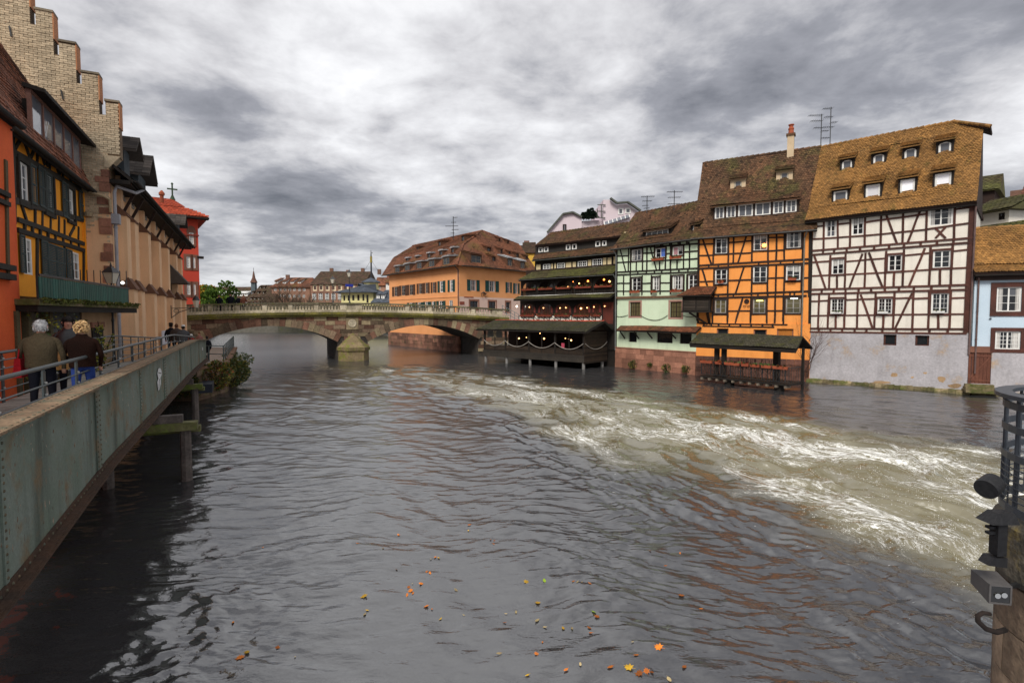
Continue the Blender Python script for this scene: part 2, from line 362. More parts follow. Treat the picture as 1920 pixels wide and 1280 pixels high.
def downpipe(root, pts, r=0.05, m=ZINC, name='downpipe'):
    mb = MB(); mb.tube(pts, r, 8)
    for p, q in zip(pts[:-1], pts[1:]):
        p, q = Vector(p), Vector(q)
        if abs(p.z - q.z) > 2:
            for i in range(1, int(abs(p.z - q.z) / 1.6)):
                c = p.lerp(q, i / (abs(p.z - q.z) / 1.6)); mb.tube([c - Vector((0, 0, .025)), c + Vector((0, 0, .025))], r * 1.3, 8)
    return mb.build(name, m, root)
def gutter(root, x0, x1, y, z, r=0.075, m=ZINC):
    mb = MB(); n = 6; vs = []
    for x in (x0, x1):
        for rr in (r, r * 0.82):
            for j in range(n + 1):
                a = math.pi + math.pi * j / n; vs.append((x, y + rr * math.cos(a), z + rr * math.sin(a)))
    k = n + 1; fs = []
    for j in range(n):
        fs += [(j, j + 1, 2 * k + j + 1, 2 * k + j), (k + j, 3 * k + j, 3 * k + j + 1, k + j + 1), (j, k + j, k + j + 1, j + 1), (2 * k + j, 2 * k + j + 1, 3 * k + j + 1, 3 * k + j)]
    fs += [(0, 2 * k, 3 * k, k), (n, k + n, 3 * k + n, 2 * k + n)]
    return mb.add(vs, fs).build('gutter', m, root)
def flower_box(fac, u0, u1, z, label, m=TERRA, y=-0.24, h=0.16, bloom=BLOOM, group='flower boxes on the house fronts', n=26):
    """planter hooked to a sill, a thing of its own"""
    p = fac.world((u0 + u1) / 2, y, z); w = (u1 - u0) / 2
    r = empty('flower_box', p, fac.rz, label, 'flower box', group)
    MB().hexa([(-w * .94, -.07, 0), (w * .94, -.07, 0), (w * .94, .07, 0), (-w * .94, .07, 0), (-w, -.09, h), (w, -.09, h), (w, .09, h), (-w, .09, h)]).build('trough', m, r)
    pl = MB()
    for i in range(int(n * max(1, w * 2))):
        q = (rnd.uniform(-w, w), rnd.uniform(-.08, .08), h - 0.02)
        pl.leaf(q, (rnd.uniform(-.7, .7), rnd.uniform(-1, .4), rnd.uniform(.1, 1)), rnd.uniform(.1, .2), 0.45, m=0 if rnd.random() < .55 else 1, t=rnd.random())
    stuff(pl.build('plants', [LEAF, bloom], r))
    return r
# ================================================================ right bank: the white half-timbered house
def slope_hit(fac, px, py, prof):
    """where a sight line meets a pitched roof profile [(y,z)...]: returns (u, y, z) local"""
    d = ray(px, py); d2 = Vector((d.x, d.y)); c2 = Vector((0, 0)) - fac.A
    u0, y0 = c2.dot(fac.u), c2.dot(fac.n); du, dy = d2.dot(fac.u), d2.dot(fac.n)
    for (ya, za), (yb, zb) in zip(prof[:-1], prof[1:]):
        k = (zb - za) / (yb - ya)                                  # z = za + k (y - ya)
        t = (za + k * (y0 - ya) - CAM_H) / (d.z - k * dy); y = y0 + dy * t
        if ya - 0.3 <= y <= yb + 0.05: return u0 + du * t, y, CAM_H + d.z * t
    return u0 + du * t, y, CAM_H + d.z * t
def roof_z(prof, y):
    for (ya, za), (yb, zb) in zip(prof[:-1], prof[1:]):
        if y <= yb: return za + (zb - za) * (y - ya) / (yb - ya)
    return prof[-1][1]
def dormer(fac, prof, q0, cx, ybot, xl, xr, ytop, wall_m, roof_m, tile_m, pitch=26, over=0.22, win=None, fm=WHITE, gm=GLASSW, arch=False, cas=1, rows=1, cols=1, inset=0.16, side=0.06, top=None, tw=0.145, e=0.13, bottom=0.1):
    """shed dormer standing on a roof slope; corners given where they are seen: q0 maps them to pixels"""
    px, py = q0(cx, ybot); u, y, z0 = slope_hit(fac, px, py, prof)
    ul, _ = fac.uz(*q0(xl, (ybot + ytop) / 2), y); ur, _ = fac.uz(*q0(xr, (ybot + ytop) / 2), y); _, z1 = fac.uz(*q0(cx, ytop), y)
    tp = math.tan(R(pitch)); yb = y + 0.1
    while z1 + tp * (yb - y) > roof_z(prof, yb) and yb < prof[-1][0]: yb += 0.05
    zb = z1 + tp * (yb - y)
    mb = MB(); a, b, c, d = ul + side, ur - side, z0 + bottom, z1 - inset
    zf = roof_z(prof, y) - 0.1
    mb.box(ul, a, y, y + 0.12, zf, z1).box(b, ur, y, y + 0.12, zf, z1).box(a, b, y, y + 0.12, d, z1).box(a, b, y, y + 0.12, zf, c)
    for x in (ul, ur - 0.06):
        mb.add([(x, y + .12, zf), (x, yb, zb - .02), (x, y + .12, z1), (x + .06, y + .12, zf), (x + .06, yb, zb - .02), (x + .06, y + .12, z1)], [(0, 1, 2), (5, 4, 3), (0, 3, 4, 1), (1, 4, 5, 2), (2, 5, 3, 0)])
    dm = mb.build('dormer', wall_m, fac.root)
    t = MB(); ye = y - over; ze = z1 - tp * over
    t.hexa([(ul - .1, ye, ze), (ur + .1, ye, ze), (ur + .1, yb, zb), (ul - .1, yb, zb), (ul - .1, ye, ze + .07), (ur + .1, ye, ze + .07), (ur + .1, yb, zb + .07), (ul - .1, yb, zb + .07)], t=0.3)
    tiles(t, ul - .1, ur + .1, ye - .03, ze + .08, yb, zb + .08, tw, e)
    stuff(t.build('dormer_roof', tile_m, dm))
    w = window(fac.root, a, b, c, d, y + 0.07, cas, rows, cols, fm, gm, fw=0.07)
    if arch:
        g = MB(); n = 8; r = (b - a) / 2
        for i in range(n):
            x0, x1 = a + (b - a) * i / n, a + (b - a) * (i + 1) / n
            h0, h1 = (1 - math.sqrt(max(0, 1 - ((x0 - a - r) / r) ** 2))) * r * .45, (1 - math.sqrt(max(0, 1 - ((x1 - a - r) / r) ** 2))) * r * .45
            g.prism([(x0, d - h0 - .02), (x1, d - h1 - .02), (x1, d + .01), (x0, d + .01)], y + 0.005, y + 0.06)
        g.build('arched_head', wall_m, dm)
    return dm, (ul, ur, y, z0, z1)
def pxmap(x0, y0, sc): return lambda x, y: (x0 + x * sc, y0 + y * sc)
def wbox(q, x0, y0, x1, y1):
    xc, yc = (x0 + x1) / 2, (y0 + y1) / 2
    return q(x0, yc)[0], q(x1, yc)[0], q(xc, y1)[1], q(xc, y0)[1]

FW = Fac((20.52, 36.66), (26.51, 30.93), 'white_half_timbered_house', 'tall white house with red-brown timber frame and ochre tiled roof with eight dormers')
PLW = mat('white_plaster', (0.83, 0.78, 0.695), (0.74, 0.685, 0.60), scale=0.8, bump=0.3, fine=0.09, tv=0.06, streak=0.22)
PLG = mat('lilac_grey_render', (0.44, 0.42, 0.445), (0.34, 0.325, 0.34), scale=0.9, bump=0.5, bscale=9, fine=0.16, streak=0.25, moss=(0.42, 0.30, 0.20), mossamt=0.18, mscale=0.9)
OCHT = mat('ochre_tiles', (0.285, 0.142, 0.040), (0.185, 0.095, 0.030), scale=0.55, tv=0.42, fine=0.3, bscale=14, rough=0.8, moss=(0.15, 0.095, 0.022), mossamt=0.2)
STAIN = mat('bared_mortar', (0.50, 0.33, 0.18), (0.36, 0.24, 0.14), fine=0.3, bump=0.8)
MOSSY = mat('mossy_stone', (0.22, 0.17, 0.10), (0.10, 0.085, 0.035), scale=2.5, fine=0.35, bscale=8, bump=0.8, moss=(0.07, 0.085, 0.015), mossamt=0.55, tv=0.4)
q = FW.Z(1500, 360, 0.2187); qp = pxmap(1500, 360, 0.2187)
WW = []
for i, (x0, y0, x1, y1, cs, ro, co) in enumerate([(218, 243, 314, 383, 2, 3, 1), (446, 218, 549, 364, 2, 3, 1), (1108, 118, 1312, 284, 2, 3, 1),
        (272, 575, 380, 703, 2, 3, 1), (755, 540, 877, 675, 2, 3, 1), (1140, 503, 1292, 648, 2, 3, 1),
        (262, 915, 380, 1045, 2, 4, 2), (665, 912, 793, 1044, 2, 4, 2), (1125, 868, 1277, 1040, 2, 4, 2)]):
    WW.append((*wbox(q, x0, y0, x1, y1), cs, ro, co, i))
q3 = FW.Z(1500, 560, 0.21875)
CEL = [wbox(q3, 715, 306, 828, 398), wbox(q3, 987, 314, 1108, 402)]
zb0 = 3.50                                                             # foot of the timber frame
FW.wall(0, FW.len, zb0, 11.35, [w[:4] for w in WW], PLW, reveal=0.2, depth=6.2)
FW.wall(-0.02, FW.len + 0.02, -0.6, zb0, CEL, PLG, y=-0.045, reveal=0.25, depth=6.2, name='base_wall')
for a, b, c, d, cs, ro, co, i in WW:
    window(FW.root, a, b, c, d, 0.05, cs, ro, co, sw=0.12, surround=None if i < 3 else REDW, fw=0.05, bar=0.02 if co == 1 else 0.014, mix=0.5 if i < 2 else 0.1)
for a, b, c, d in CEL: window(FW.root, a, b, c, d, 0.10, 1, 1, 1, fm=REDW, surround=REDW, sw=0.075, fw=0.06)
T = REDW
FW.beam(q(100, 240), q(82, 1195), 0.17, BLACKW, y0=-0.05); FW.beam(q(1478, 75), q(1424, 1205), 0.25, T, y0=-0.05)
FW.beams(q, [(112, 236, 1478, 84), ], 0.16, T)
FW.beams(q, [(205, 240, 203, 492), (325, 232, 325, 482), (432, 215, 428, 472), (560, 205, 555, 467), (697, 190, 692, 452), (885, 160, 879, 442), (1088, 140, 1081, 425), (1330, 95, 1321, 402),
   (262, 540, 250, 832), (393, 528, 383, 825), (563, 520, 553, 828), (741, 505, 727, 818), (893, 490, 880, 808), (1121, 470, 1107, 798), (1311, 450, 1294, 790),
   (166, 875, 155, 1168), (251, 875, 238, 1168), (391, 870, 380, 1168), (496, 870, 489, 1168), (650, 862, 637, 1168), (812, 855, 797, 1168), (975, 850, 963, 1170), (1109, 842, 1099, 1170), (1294, 838, 1281, 1172)], 0.115, T)
FW.beams(q, [(320, 705, 318, 830), (810, 682, 803, 812), (1203, 660, 1199, 797), (310, 1055, 306, 1168), (716, 1055, 712, 1168), (1184, 1050, 1186, 1170)], 0.12, T)
FW.beams(q, [(112, 300, 205, 290), (330, 276, 432, 266), (560, 262, 694, 240), (697, 240, 885, 216), (885, 216, 1086, 188), (1328, 150, 1466, 132), (112, 404, 560, 374), (556, 374, 1084, 322), (1084, 320, 1464, 266),
   (104, 603, 256, 592), (390, 597, 560, 582), (560, 580, 736, 568), (890, 545, 1118, 522), (1305, 508, 1442, 494), (102, 719, 733, 690), (733, 690, 1448, 648),
   (98, 936, 245, 930), (390, 924, 496, 920), (496, 920, 648, 914), (806, 912, 970, 906), (968, 914, 1105, 908), (1288, 910, 1424, 905), (93, 1060, 640, 1054), (640, 1054, 1430, 1046)], 0.10, T)
FW.beams(q, [(735, 185, 831, 440), (1040, 142, 924, 432), (1158, 308, 1250, 396), (1252, 298, 1162, 396), (123, 546, 222, 832), (537, 528, 422, 828), (592, 518, 710, 818), (1072, 482, 936, 806), (520, 878, 622, 1166), (962, 866, 818, 1166)], 0.12, T)
for a, b, seps in (((104, 503, 1486, 393), (104, 538, 1480, 432), (200, 295, 402, 517, 638, 766, 894, 1036, 1176, 1318)),
                   ((98, 836, 1446, 795), (96, 873, 1440, 836), (188, 291, 393, 504, 612, 730, 850, 978, 1128, 1286)),
                   ((86, 1168, 1434, 1174), (84, 1198, 1430, 1212), (164, 264, 364, 471, 572, 708, 830, 966, 1112, 1268))):
    FW.beams(q, [a, b], 0.115, T, y0=-0.06)
    for x in seps:
        f = (x - a[0]) / (a[2] - a[0]); FW.beam(q(x, a[1] + (a[3] - a[1]) * f), q(x - 2, b[1] + (b[3] - b[1]) * f), 0.12, T, y0=-0.045, name='joist_end')
# roof
WPROF = [(-0.45, 10.98), (0.30, 11.85), (2.55, 15.75), (3.1, 16.66)]
mb = MB(); x0, x1, xr = -0.42, 8.42, 7.0
for (ya, za), (yb, zb), xa, xb in ((WPROF[0], WPROF[1], x1, x1), (WPROF[1], WPROF[2], x1, x1), (WPROF[2], WPROF[3], x1, xr)):
    mb.hexa([(x0, ya + .1, za - .1), (xa, ya + .1, za - .1), (xb, yb + .1, zb - .1), (x0, yb + .1, zb - .1), (x0, ya, za), (xa, ya, za), (xb, yb, zb), (x0, yb, zb)])
mb.hexa([(x0, 3.1, 16.5), (xr, 3.1, 16.5), (x1, 6.65, 10.8), (x0, 6.65, 10.8), (x0, 3.1, 16.66), (xr, 3.1, 16.66), (x1, 6.65, 11), (x0, 6.65, 11)])
mb.hexa([(xr, 3.0, 16.5), (8.75, 2.2, 15.62), (8.75, 4.0, 15.62), (xr, 3.2, 16.5), (xr, 3.0, 16.62), (8.78, 2.2, 15.74), (8.78, 4.0, 15.74), (xr, 3.2, 16.62)])
mb.add([(x1 - .06, -.45, 10.85), (x1 - .06, .3, 11.72), (x1 - .06, 2.55, 15.62), (x1 - .06, 3.75, 15.62), (x1 - .06, 6.65, 10.85)], [(0, 1, 2, 3, 4)])
WR = mb.build('roof', DARKW, FW.root)
t = MB()
tw_ = dict(tw=.145, e=.128); tiles(t, x0, x1, *WPROF[0], *WPROF[1], **tw_); tiles(t, x0, x1, *WPROF[1], *WPROF[2], **tw_); tiles(t, x0, x1, *WPROF[2], *WPROF[3], X1=xr, **tw_)
stuff(t.build('roof_tiles', OCHT, WR))
g = MB()
for i in range(24): a = x0 + i * (xr - x0) / 24; g.tube([(a, 3.1, 16.66), (a + .34, 3.1, 16.70)], [.10, .12], 8, t=rnd.random())
for i in range(7):
    p0, p1 = Vector((xr, 3.05, 16.66)), Vector((8.75, 2.22, 15.76)); g.tube([p1.lerp(p0, i / 7), p1.lerp(p0, (i + 1.15) / 7) + Vector((0, 0, .02))], [.11, .09], 8, t=rnd.random())
stuff(g.build('ridge_tiles', OCHT, WR))
MB().box(x0, x1, -.35, .1, 10.82, 10.98).build('eaves_board', BLACKW, FW.root)
qc = pxmap(1500, 210, 0.21875)
for cx, yb, xl, xr_, yt in ((345, 787, 272, 420, 655), (626, 752, 548, 702, 600), (922, 707, 842, 1002, 553), (1228, 663, 1138, 1316, 500)):
    dormer(FW, WPROF, qc, cx, yb, xl, xr_, yt, BLACKW, OCHT, OCHT, gm=BLIND if cx > 400 else GLASSW, side=0.1, inset=0.17, bottom=0.10)
for cx, yb, xl, xr_, yt in ((405, 503, 342, 464, 392), (676, 463, 610, 740, 342), (948, 418, 876, 1018, 292), (1242, 368, 1166, 1318, 235)):
    dormer(FW, WPROF, qc, cx, yb, xl, xr_, yt, BLACKW, OCHT, OCHT, gm=GLASSW, arch=True, side=0.12, inset=0.15, bottom=0.08)
st = MB()                                                              # waterline ledge, broken and mossy
for i in range(26):
    u = -0.1 + i * 0.33; st.hexa([(u, -.35 - rnd.uniform(0, .25), -.6), (u + .32, -.35 - rnd.uniform(0, .25), -.6), (u + .33, .1, -.6), (u, .1, -.6), (u, -.2 - rnd.uniform(0, .12), .10 + rnd.uniform(-.05, .1)), (u + .32, -.2 - rnd.uniform(0, .12), .10 + rnd.uniform(-.05, .1)), (u + .33, .1, .3), (u, .1, .3)], t=rnd.random())
stuff(st.build('footing_stones', MOSSY, FW.root))
pt = MB()
for (x, y, rx, ry) in ((808, 650, 30, 20), (1212, 690, 34, 28), (1075, 635, 18, 8), (700, 715, 90, 14), (965, 672, 14, 8), (1330, 745, 60, 20)):
    n = 11; vs = []
    for i in range(n):
        a = 2 * math.pi * i / n; k = rnd.uniform(.7, 1.15); uu, z = q3(x + rx * k * math.cos(a), y + ry * k * math.sin(a)); vs.append((uu, z))
    pt.prism(vs[::-1], -0.053, -0.04, t=rnd.random())
pt.build('flaked_render_patch', STAIN, FW.root)
downpipe(FW.root, [(8.36, -.12, 10.8), (8.36, -.1, 10.3), (8.33, -.1, 2.3)], 0.05, mat('rusty_pipe', (.16, .10, .09), (.09, .06, .06)))
for i, (x0, x1, y, pos) in enumerate(((278, 360, 1042, 'left'), (668, 760, 1040, 'middle'), (1140, 1245, 1036, 'right'))):
    a, z = q(x0, y); b, _ = q(x1, y)
    flower_box(FW, a, b, z, f'white flower box on the lowest {pos} window of the white timbered house', WHITE, y=-0.20, h=0.13, bloom=LEAFY, n=12)
MB().tube([(0.52, -.06, 6.05), (0.52, -.02, 6.05)], .05, 8).build('wall_anchor', IRON, FW.root)
# ================================================================ the orange half-timbered house
FO = Fac((14.06, 40.58), (20.52, 36.66), 'orange_half_timbered_house', 'bright orange house with dark timber frame, brown roof and a long band dormer')
PLO = mat('orange_plaster', (0.88, 0.345, 0.085), (0.81, 0.29, 0.065), scale=0.9, fine=0.1, bump=0.3, tv=0.06, streak=0.26)
BRT = mat('brown_tiles', (0.125, 0.060, 0.030), (0.070, 0.040, 0.022), scale=0.7, tv=0.6, fine=0.35, bscale=14, rough=0.85, moss=(0.075, 0.062, 0.020), mossamt=0.36, mscale=0.55)
q = FO.Z(1290, 410, 0.1485); q8 = FO.Z(1280, 560, 0.1406)
OW = [(343, 212, 498, 440, 2, 3), (828, 165, 1004, 398, 2, 3), (1246, 128, 1428, 368, 2, 3), (342, 640, 496, 822, 2, 3), (822, 602, 998, 806, 2, 3), (1238, 590, 1422, 775, 2, 3),
      (340, 1020, 484, 1190, 2, 3), (820, 1010, 978, 1192, 2, 3), (1235, 1000, 1425, 1192, 2, 3)]
holes = [wbox(q, *w[:4]) for w in OW]
CELO = [wbox(q8, 455, 395, 612, 520), wbox(q8, 945, 410, 1122, 520), wbox(q8, 1258, 400, 1478, 520)]
zo = 3.98
FO.wall(0, FO.len, zo, 10.55, holes, PLO, reveal=0.2, depth=6.2)
FO.wall(-0.01, FO.len + 0.01, -0.6, zo, CELO, PLO, y=-0.05, reveal=0.25, depth=6.2, name='base_wall')
LITY = glass('lit_pane', (0.11, 0.095, 0.045), 0.1)
for i, (a, b, c, d) in enumerate(holes):
    window(FO.root, a, b, c, d, 0.05, 2, 3, 1, WHITE if i < 6 else mat('grey_frame', (.38, .36, .33)), GLASS if i not in (6, 7, 8) else LITY, surround=DARKW, sw=0.10, fw=0.05, bar=0.02, mix=0.55 if i < 3 else 0.15)
    if i in (0, 1, 2, 3, 4, 7, 8):                                     # low railings before the tall windows
        g = MB(); g.bar((a, -.09, c + .34), (b, -.09, c + .34), .02); g.bar((a, -.09, c + .08), (b, -.09, c + .08), .02)
        for k in range(9): x = a + (b - a) * (k + .5) / 9; g.bar((x, -.09, c + .08), (x, -.09, c + .34), .012)
        g.tube([((a + b) / 2, -.1, c + .24 + .05 * math.sin(k)) for k in range(2)], .03, 5)
        g.build('window_railing', IRON, FO.root)
for i, (a, b, c, d) in enumerate(CELO): window(FO.root, a, b, c, d, 0.10, 1, 1, 1, SANDST, GLASS if i < 2 else mat('shutter_orange', (.6, .22, .04)), surround=SANDST, sw=0.13)
PLH = mat('dark_red_plinth', (.15, .065, .045), (.085, .045, .035), bscale=9, fine=.35, bump=.6, tv=.4, streak=.3)
for r_ in range(5):
    x = -.02
    while x < FO.len:
        x2 = min(x + rnd.uniform(.4, .9), FO.len); MB().box(x + .008, x2 - .008, -.13 - rnd.uniform(0, .02), -.04, -.5 + r_ * .4 + .008, -.1 + r_ * .4 - .008, t=rnd.random()).build('plinth_stone', PLH, FO.root); x = x2
T = DARKW
FO.beam(q(138, 225), q(118, 1290), 0.15, T, y0=-.05); FO.beam(q(1545, 110), q(1530, 985), 0.14, BLACKW, y0=-.05)
FO.beam(q8(205, 190), q8(205, 330), 0.13, T, y0=-.05)
FO.beams(q, [(140, 215, 1550, 75), ], 0.22, BLACKW)
FO.beams(q, [(330, 225, 316, 590), (515, 205, 508, 580), (578, 195, 572, 560), (812, 175, 806, 560), (1015, 150, 1010, 550), (1120, 150, 1112, 545), (1222, 140, 1215, 530), (1455, 120, 1445, 520),
   (330, 620, 322, 1000), (510, 615, 500, 990), (808, 600, 802, 970), (1010, 590, 1005, 960), (1116, 585, 1108, 950), (1222, 580, 1212, 940), (1440, 575, 1432, 920),
   (318, 990, 310, 1290), (505, 990, 497, 1290), (797, 990, 790, 1290), (1000, 985, 993, 1290), (1103, 980, 1098, 1290), (1205, 980, 1200, 1290)], 0.115, T)
FO.beams(q8, [(400, 210, 398, 330), (602, 170, 596, 335), (905, 160, 905, 340), (1120, 160, 1122, 345), (1235, 150, 1228, 345), (1345, 200, 1342, 345)], 0.115, T)
FO.beams(q, [(150, 326, 330, 318), (515, 302, 812, 278), (1015, 240, 1222, 236), (150, 466, 335, 458), (330, 450, 512, 450), (515, 445, 812, 430), (812, 412, 1012, 405), (1012, 408, 1222, 396), (1222, 382, 1450, 372),
   (150, 795, 330, 790), (320, 838, 508, 834), (508, 780, 806, 770), (806, 812, 1006, 808), (1006, 752, 1218, 746), (1218, 795, 1435, 790), (1455, 748, 1520, 745),
   (318, 1210, 500, 1210), (500, 1165, 795, 1162), (790, 1205, 998, 1205), (998, 1162, 1205, 1160)], 0.105, T)
FO.beams(q, [(178, 235, 298, 580), (750, 185, 630, 565), (180, 640, 245, 845), (706, 615, 596, 960), (692, 995, 605, 1280)], 0.12, T)
FO.beams(q8, [(318, 190, 350, 325), (800, 10, 700, 330)], 0.10, T)
for a, b, seps in (((130, 592, 1545, 508), (130, 630, 1520, 560), (265, 385, 510, 895, 1015, 1170, 1335)),
                   ((300, 960, 1530, 915), (300, 998, 1500, 972), (385, 508, 575, 885, 1010, 1105, 1210, 1290, 1345)),
                   ((0, 0, 0, 0), (0, 0, 0, 0), ())):
    if not seps: continue
    FO.beams(q, [a, b], 0.125, T, y0=-.06)
    for x in seps:
        f = (x - a[0]) / (a[2] - a[0]); FO.beam(q(x, a[1] + (a[3] - a[1]) * f), q(x - 2, b[1] + (b[3] - b[1]) * f), 0.10, T, y0=-.045, name='joist_end')
FO.beams(q8, [(215, 325, 1400, 345), (265, 362, 1225, 378)], 0.09, T, y0=-.09)
for x in (285, 385, 482, 625, 772, 915, 1065, 1200): FO.beam(q8(x, 330), q8(x, 372), 0.13, T, y0=-.075, name='joist_end')
OPROF = [(-0.50, 10.28), (0.5, 11.15), (3.2, 16.75)]
slope_roof(FO.root, -0.45, 7.80, OPROF, (6.9, 10.3), DARKW, BRT)
gm_ = MB()
for x in (0.0, 7.5): gm_.add([(x, 0, 10), (x, .5, 11.0), (x, 3.2, 16.55), (x, 6.2, 10.4), (x, 6.2, 10)], [(0, 1, 2, 3, 4)])
gm_.build('gable_wall', PLO, FO.root)
gutter(FO.root, -0.45, 7.78, -0.56, 10.30)
# band dormer: six white windows under one long tiled roof
qb = pxmap(1280, 190, 0.1953)
_, ybd, zbd = slope_hit(FO, *qb(700, 1125), OPROF)
Q6 = FO.Z(1280, 190, 0.1953, ybd)
L6 = [(308, 1030, 398, 1138), (418, 1010, 510, 1122), (532, 990, 675, 1108), (695, 970, 845, 1088), (868, 950, 970, 1070), (990, 935, 1095, 1055)]
bx = [wbox(Q6, *w) for w in L6]; ul, ur = bx[0][0] - .12, bx[-1][1] + .16; z0 = min(b[2] for b in bx) - .08; z1 = max(b[3] for b in bx) + .14
zt = sum(b[3] for b in bx) / 6; zl = sum(b[2] for b in bx) / 6
mb = MB(); xs = [ul] + [x for b in bx for x in b[:2]] + [ur]
for i in range(0, len(xs), 2): mb.box(xs[i], xs[i + 1], ybd, ybd + .15, zl - .5, zt + .16)
for b in bx: mb.box(b[0], b[1], ybd, ybd + .15, zt, zt + .16); mb.box(b[0], b[1], ybd, ybd + .15, zl - .5, zl)
yb = ybd + .2; tp = math.tan(R(33))
while zt + .16 + tp * (yb - ybd) > roof_z(OPROF, yb) and yb < 3.1: yb += .04
zb = zt + .16 + tp * (yb - ybd)
for x in (ul, ur - .08): mb.add([(x, ybd + .15, zl - .6), (x, yb, zb - .03), (x, ybd + .15, zt + .16), (x + .08, ybd + .15, zl - .6), (x + .08, yb, zb - .03), (x + .08, ybd + .15, zt + .16)], [(0, 1, 2), (5, 4, 3), (0, 3, 4, 1), (1, 4, 5, 2), (2, 5, 3, 0)])
DB = mb.build('dormer', DARKW, FO.root)
t = MB(); ye, ze = ybd - .35, zt + .16 - tp * .35
t.hexa([(ul - .2, ye, ze), (ur + .1, ye, ze), (ur + .1, yb, zb), (ul - .2, yb, zb), (ul - .2, ye, ze + .08), (ur + .1, ye, ze + .08), (ur + .1, yb, zb + .08), (ul - .2, yb, zb + .08)], t=.3)
tiles(t, ul - .2, ur + .1, ye - .03, ze + .09, yb, zb + .09); stuff(t.build('dormer_roof', BRT, DB))
for i, b in enumerate(bx): window(FO.root, b[0], b[1], zl, zt, ybd + .06, 2, 2 if i > 3 else 1, 1, WHITE, GLASSW, fw=.07, bar=.02)
CRM = mat('cream_render', (0.58, 0.45, 0.30), (0.5, 0.38, 0.25), fine=0.1)
for cx, yb_, xl, xr_, yt in ((530, 848, 458, 604, 740), (978, 775, 898, 1056, 660)):
    dormer(FO, OPROF, qb, cx, yb_, xl, xr_, yt, CRM, BRT, BRT, arch=True, side=.27, inset=.16, bottom=.05, pitch=30, fm=mat('pale_frame', (.5, .45, .36)))
# chimney with a pot
u, y, z = slope_hit(FO, *qb(1032, 548), OPROF); ch = MB().box(u - .22, u + .22, y, y + .45, z - .5, 17.8).build('chimney', CRM, FO.root)
MB().box(u - .3, u + .3, y - .08, y + .53, 17.8, 17.95).build('chimney_cap', BRT, ch)
MB().lathe([(.2, 0), (.17, .3), (.2, .34), (.2, .42), (.14, .5), (.14, .62), (.2, .64), (.2, .7)], (u, y + .25, 17.95), 10).build('chimney_pot', TERRA, ch)
downpipe(FO.root, [(7.20, -.5, 10.2), (7.06, -.15, 9.85), (7.02, -.14, 3.1)], .05, mat('weathered_zinc', (.22, .20, .17), (.15, .13, .10), metal=.2))
MB().lathe([(.0, 0), (.17, 0), (.17, .05), (.12, .05), (.12, .02), (.0, .02)], (0, 0, 0), 20).build('porthole', DARKW, FO.root).matrix_local = Matrix.Translation((q(742, 1043)[0], -.02, q(742, 1043)[1])) @ Matrix.Rotation(R(90), 4, 'X')
g = MB(); a, z = q(695, 1095); b, _ = q(785, 1090)
g.bar((a, -.06, z), (b, -.06, z), .02)
for x0, s in ((a + .12, 1), (b - .12, -1)): g.tube([(x0 + s * .07 * math.cos(k), -.06, z - .08 + .07 * math.sin(k)) for k in np.linspace(1.6, 7, 9)], .012, 4)
g.build('wrought_iron_ornament', IRON, FO.root)
for x0, x1, y, lab in ((385, 455, 815, 'left'), (1265, 1372, 778, 'right')):
    a, z = q(x0, y); b, _ = q(x1, y)
    flower_box(FO, a, b, z - .02, f'terracotta flower box on the middle-floor {lab} window of the orange house', TERRA, y=-.24)
MB().box(*[q(918, 300)[0], q(918, 300)[0] + .01], .03, .04, 0, .01).build('window_lamp_bracket', IRON, FO.root)
p = FO.world(q(962, 338)[0], -0.02, q(962, 338)[1])
lo = empty('hanging_lamp', p, FO.rz, 'glowing orange lamp inside the top middle window of the orange house', 'lamp')
MB().lathe([(.02, -.13), (.10, -.1), (.15, 0), (.10, .1), (.03, .14)], n=12).build('lamp_shade', glow('orange_glow', (1, .32, .05), 4), lo, smooth=True)
MB().tube([(0, 0, .14), (0, 0, .5)], .008, 4).build('cord', IRON, lo)
for x, y, nm in ((905, 1035, 'left'), (1340, 1005, 'right')):
    p = FO.world(q(x, y)[0], 0.0, q(x, y)[1]); r = empty('ceiling_lamp', p, FO.rz, f'lit strip lamp behind the ground-floor {"middle" if nm == "left" else "right"} window of the orange house', 'lamp')
    MB().box(-.22, .22, .0, .05, -.035, .035).build('tube_light', glow('yellow_glow' if nm == 'left' else 'white_glow', (1, .85, .2) if nm == 'left' else (1, .97, .85), 1.6), r)

# ---------------------------------------------------------------- covered terrace of the orange house, over the water
A = onz(*pxmap(1280, 560, .1406)(235, 1005), 0.55); B = onz(*pxmap(1280, 560, .1406)(1410, 1125), 0.55)
FT = Fac((A.x, A.y), (B.x, B.y), 'riverside_terrace', 'small tiled-roof terrace with railing standing over the water below the orange house', 'terrace')
ln = FT.len; dz = 0.48
MB().box(0, ln, 0, 2.0, dz - .12, dz).build('deck', BLACKW, FT.root)
for i in range(11): x = .15 + i * (ln - .3) / 10; MB().box(x - .06, x + .06, -.1, .5, dz - .26, dz - .12).build('joist_end', mat('grey_timber', (.20, .16, .12), (.12, .10, .08), bscale=12, fine=.35), FT.root)
for x in (1.9, 5.2 if ln > 5.5 else ln - 1): MB().box(x - .2, x + .2, .2, .7, -.8, dz - .12).build('pier', BLACKW, FT.root)
for k, (xa, xb) in enumerate(((0.02, ln),)):
    for z, w in ((dz + .95, .05), (dz + .1, .035)):
        MB().bar((xa, .06, z), (xb, .06, z), w).build('rail', IRON, FT.root)
for i in range(34):
    x = .05 + i * (ln - .1) / 33; MB().bar((x, .06, dz + .1), (x, .06, dz + .93), .05 if i % 4 == 0 else .018).build('baluster', IRON, FT.root)
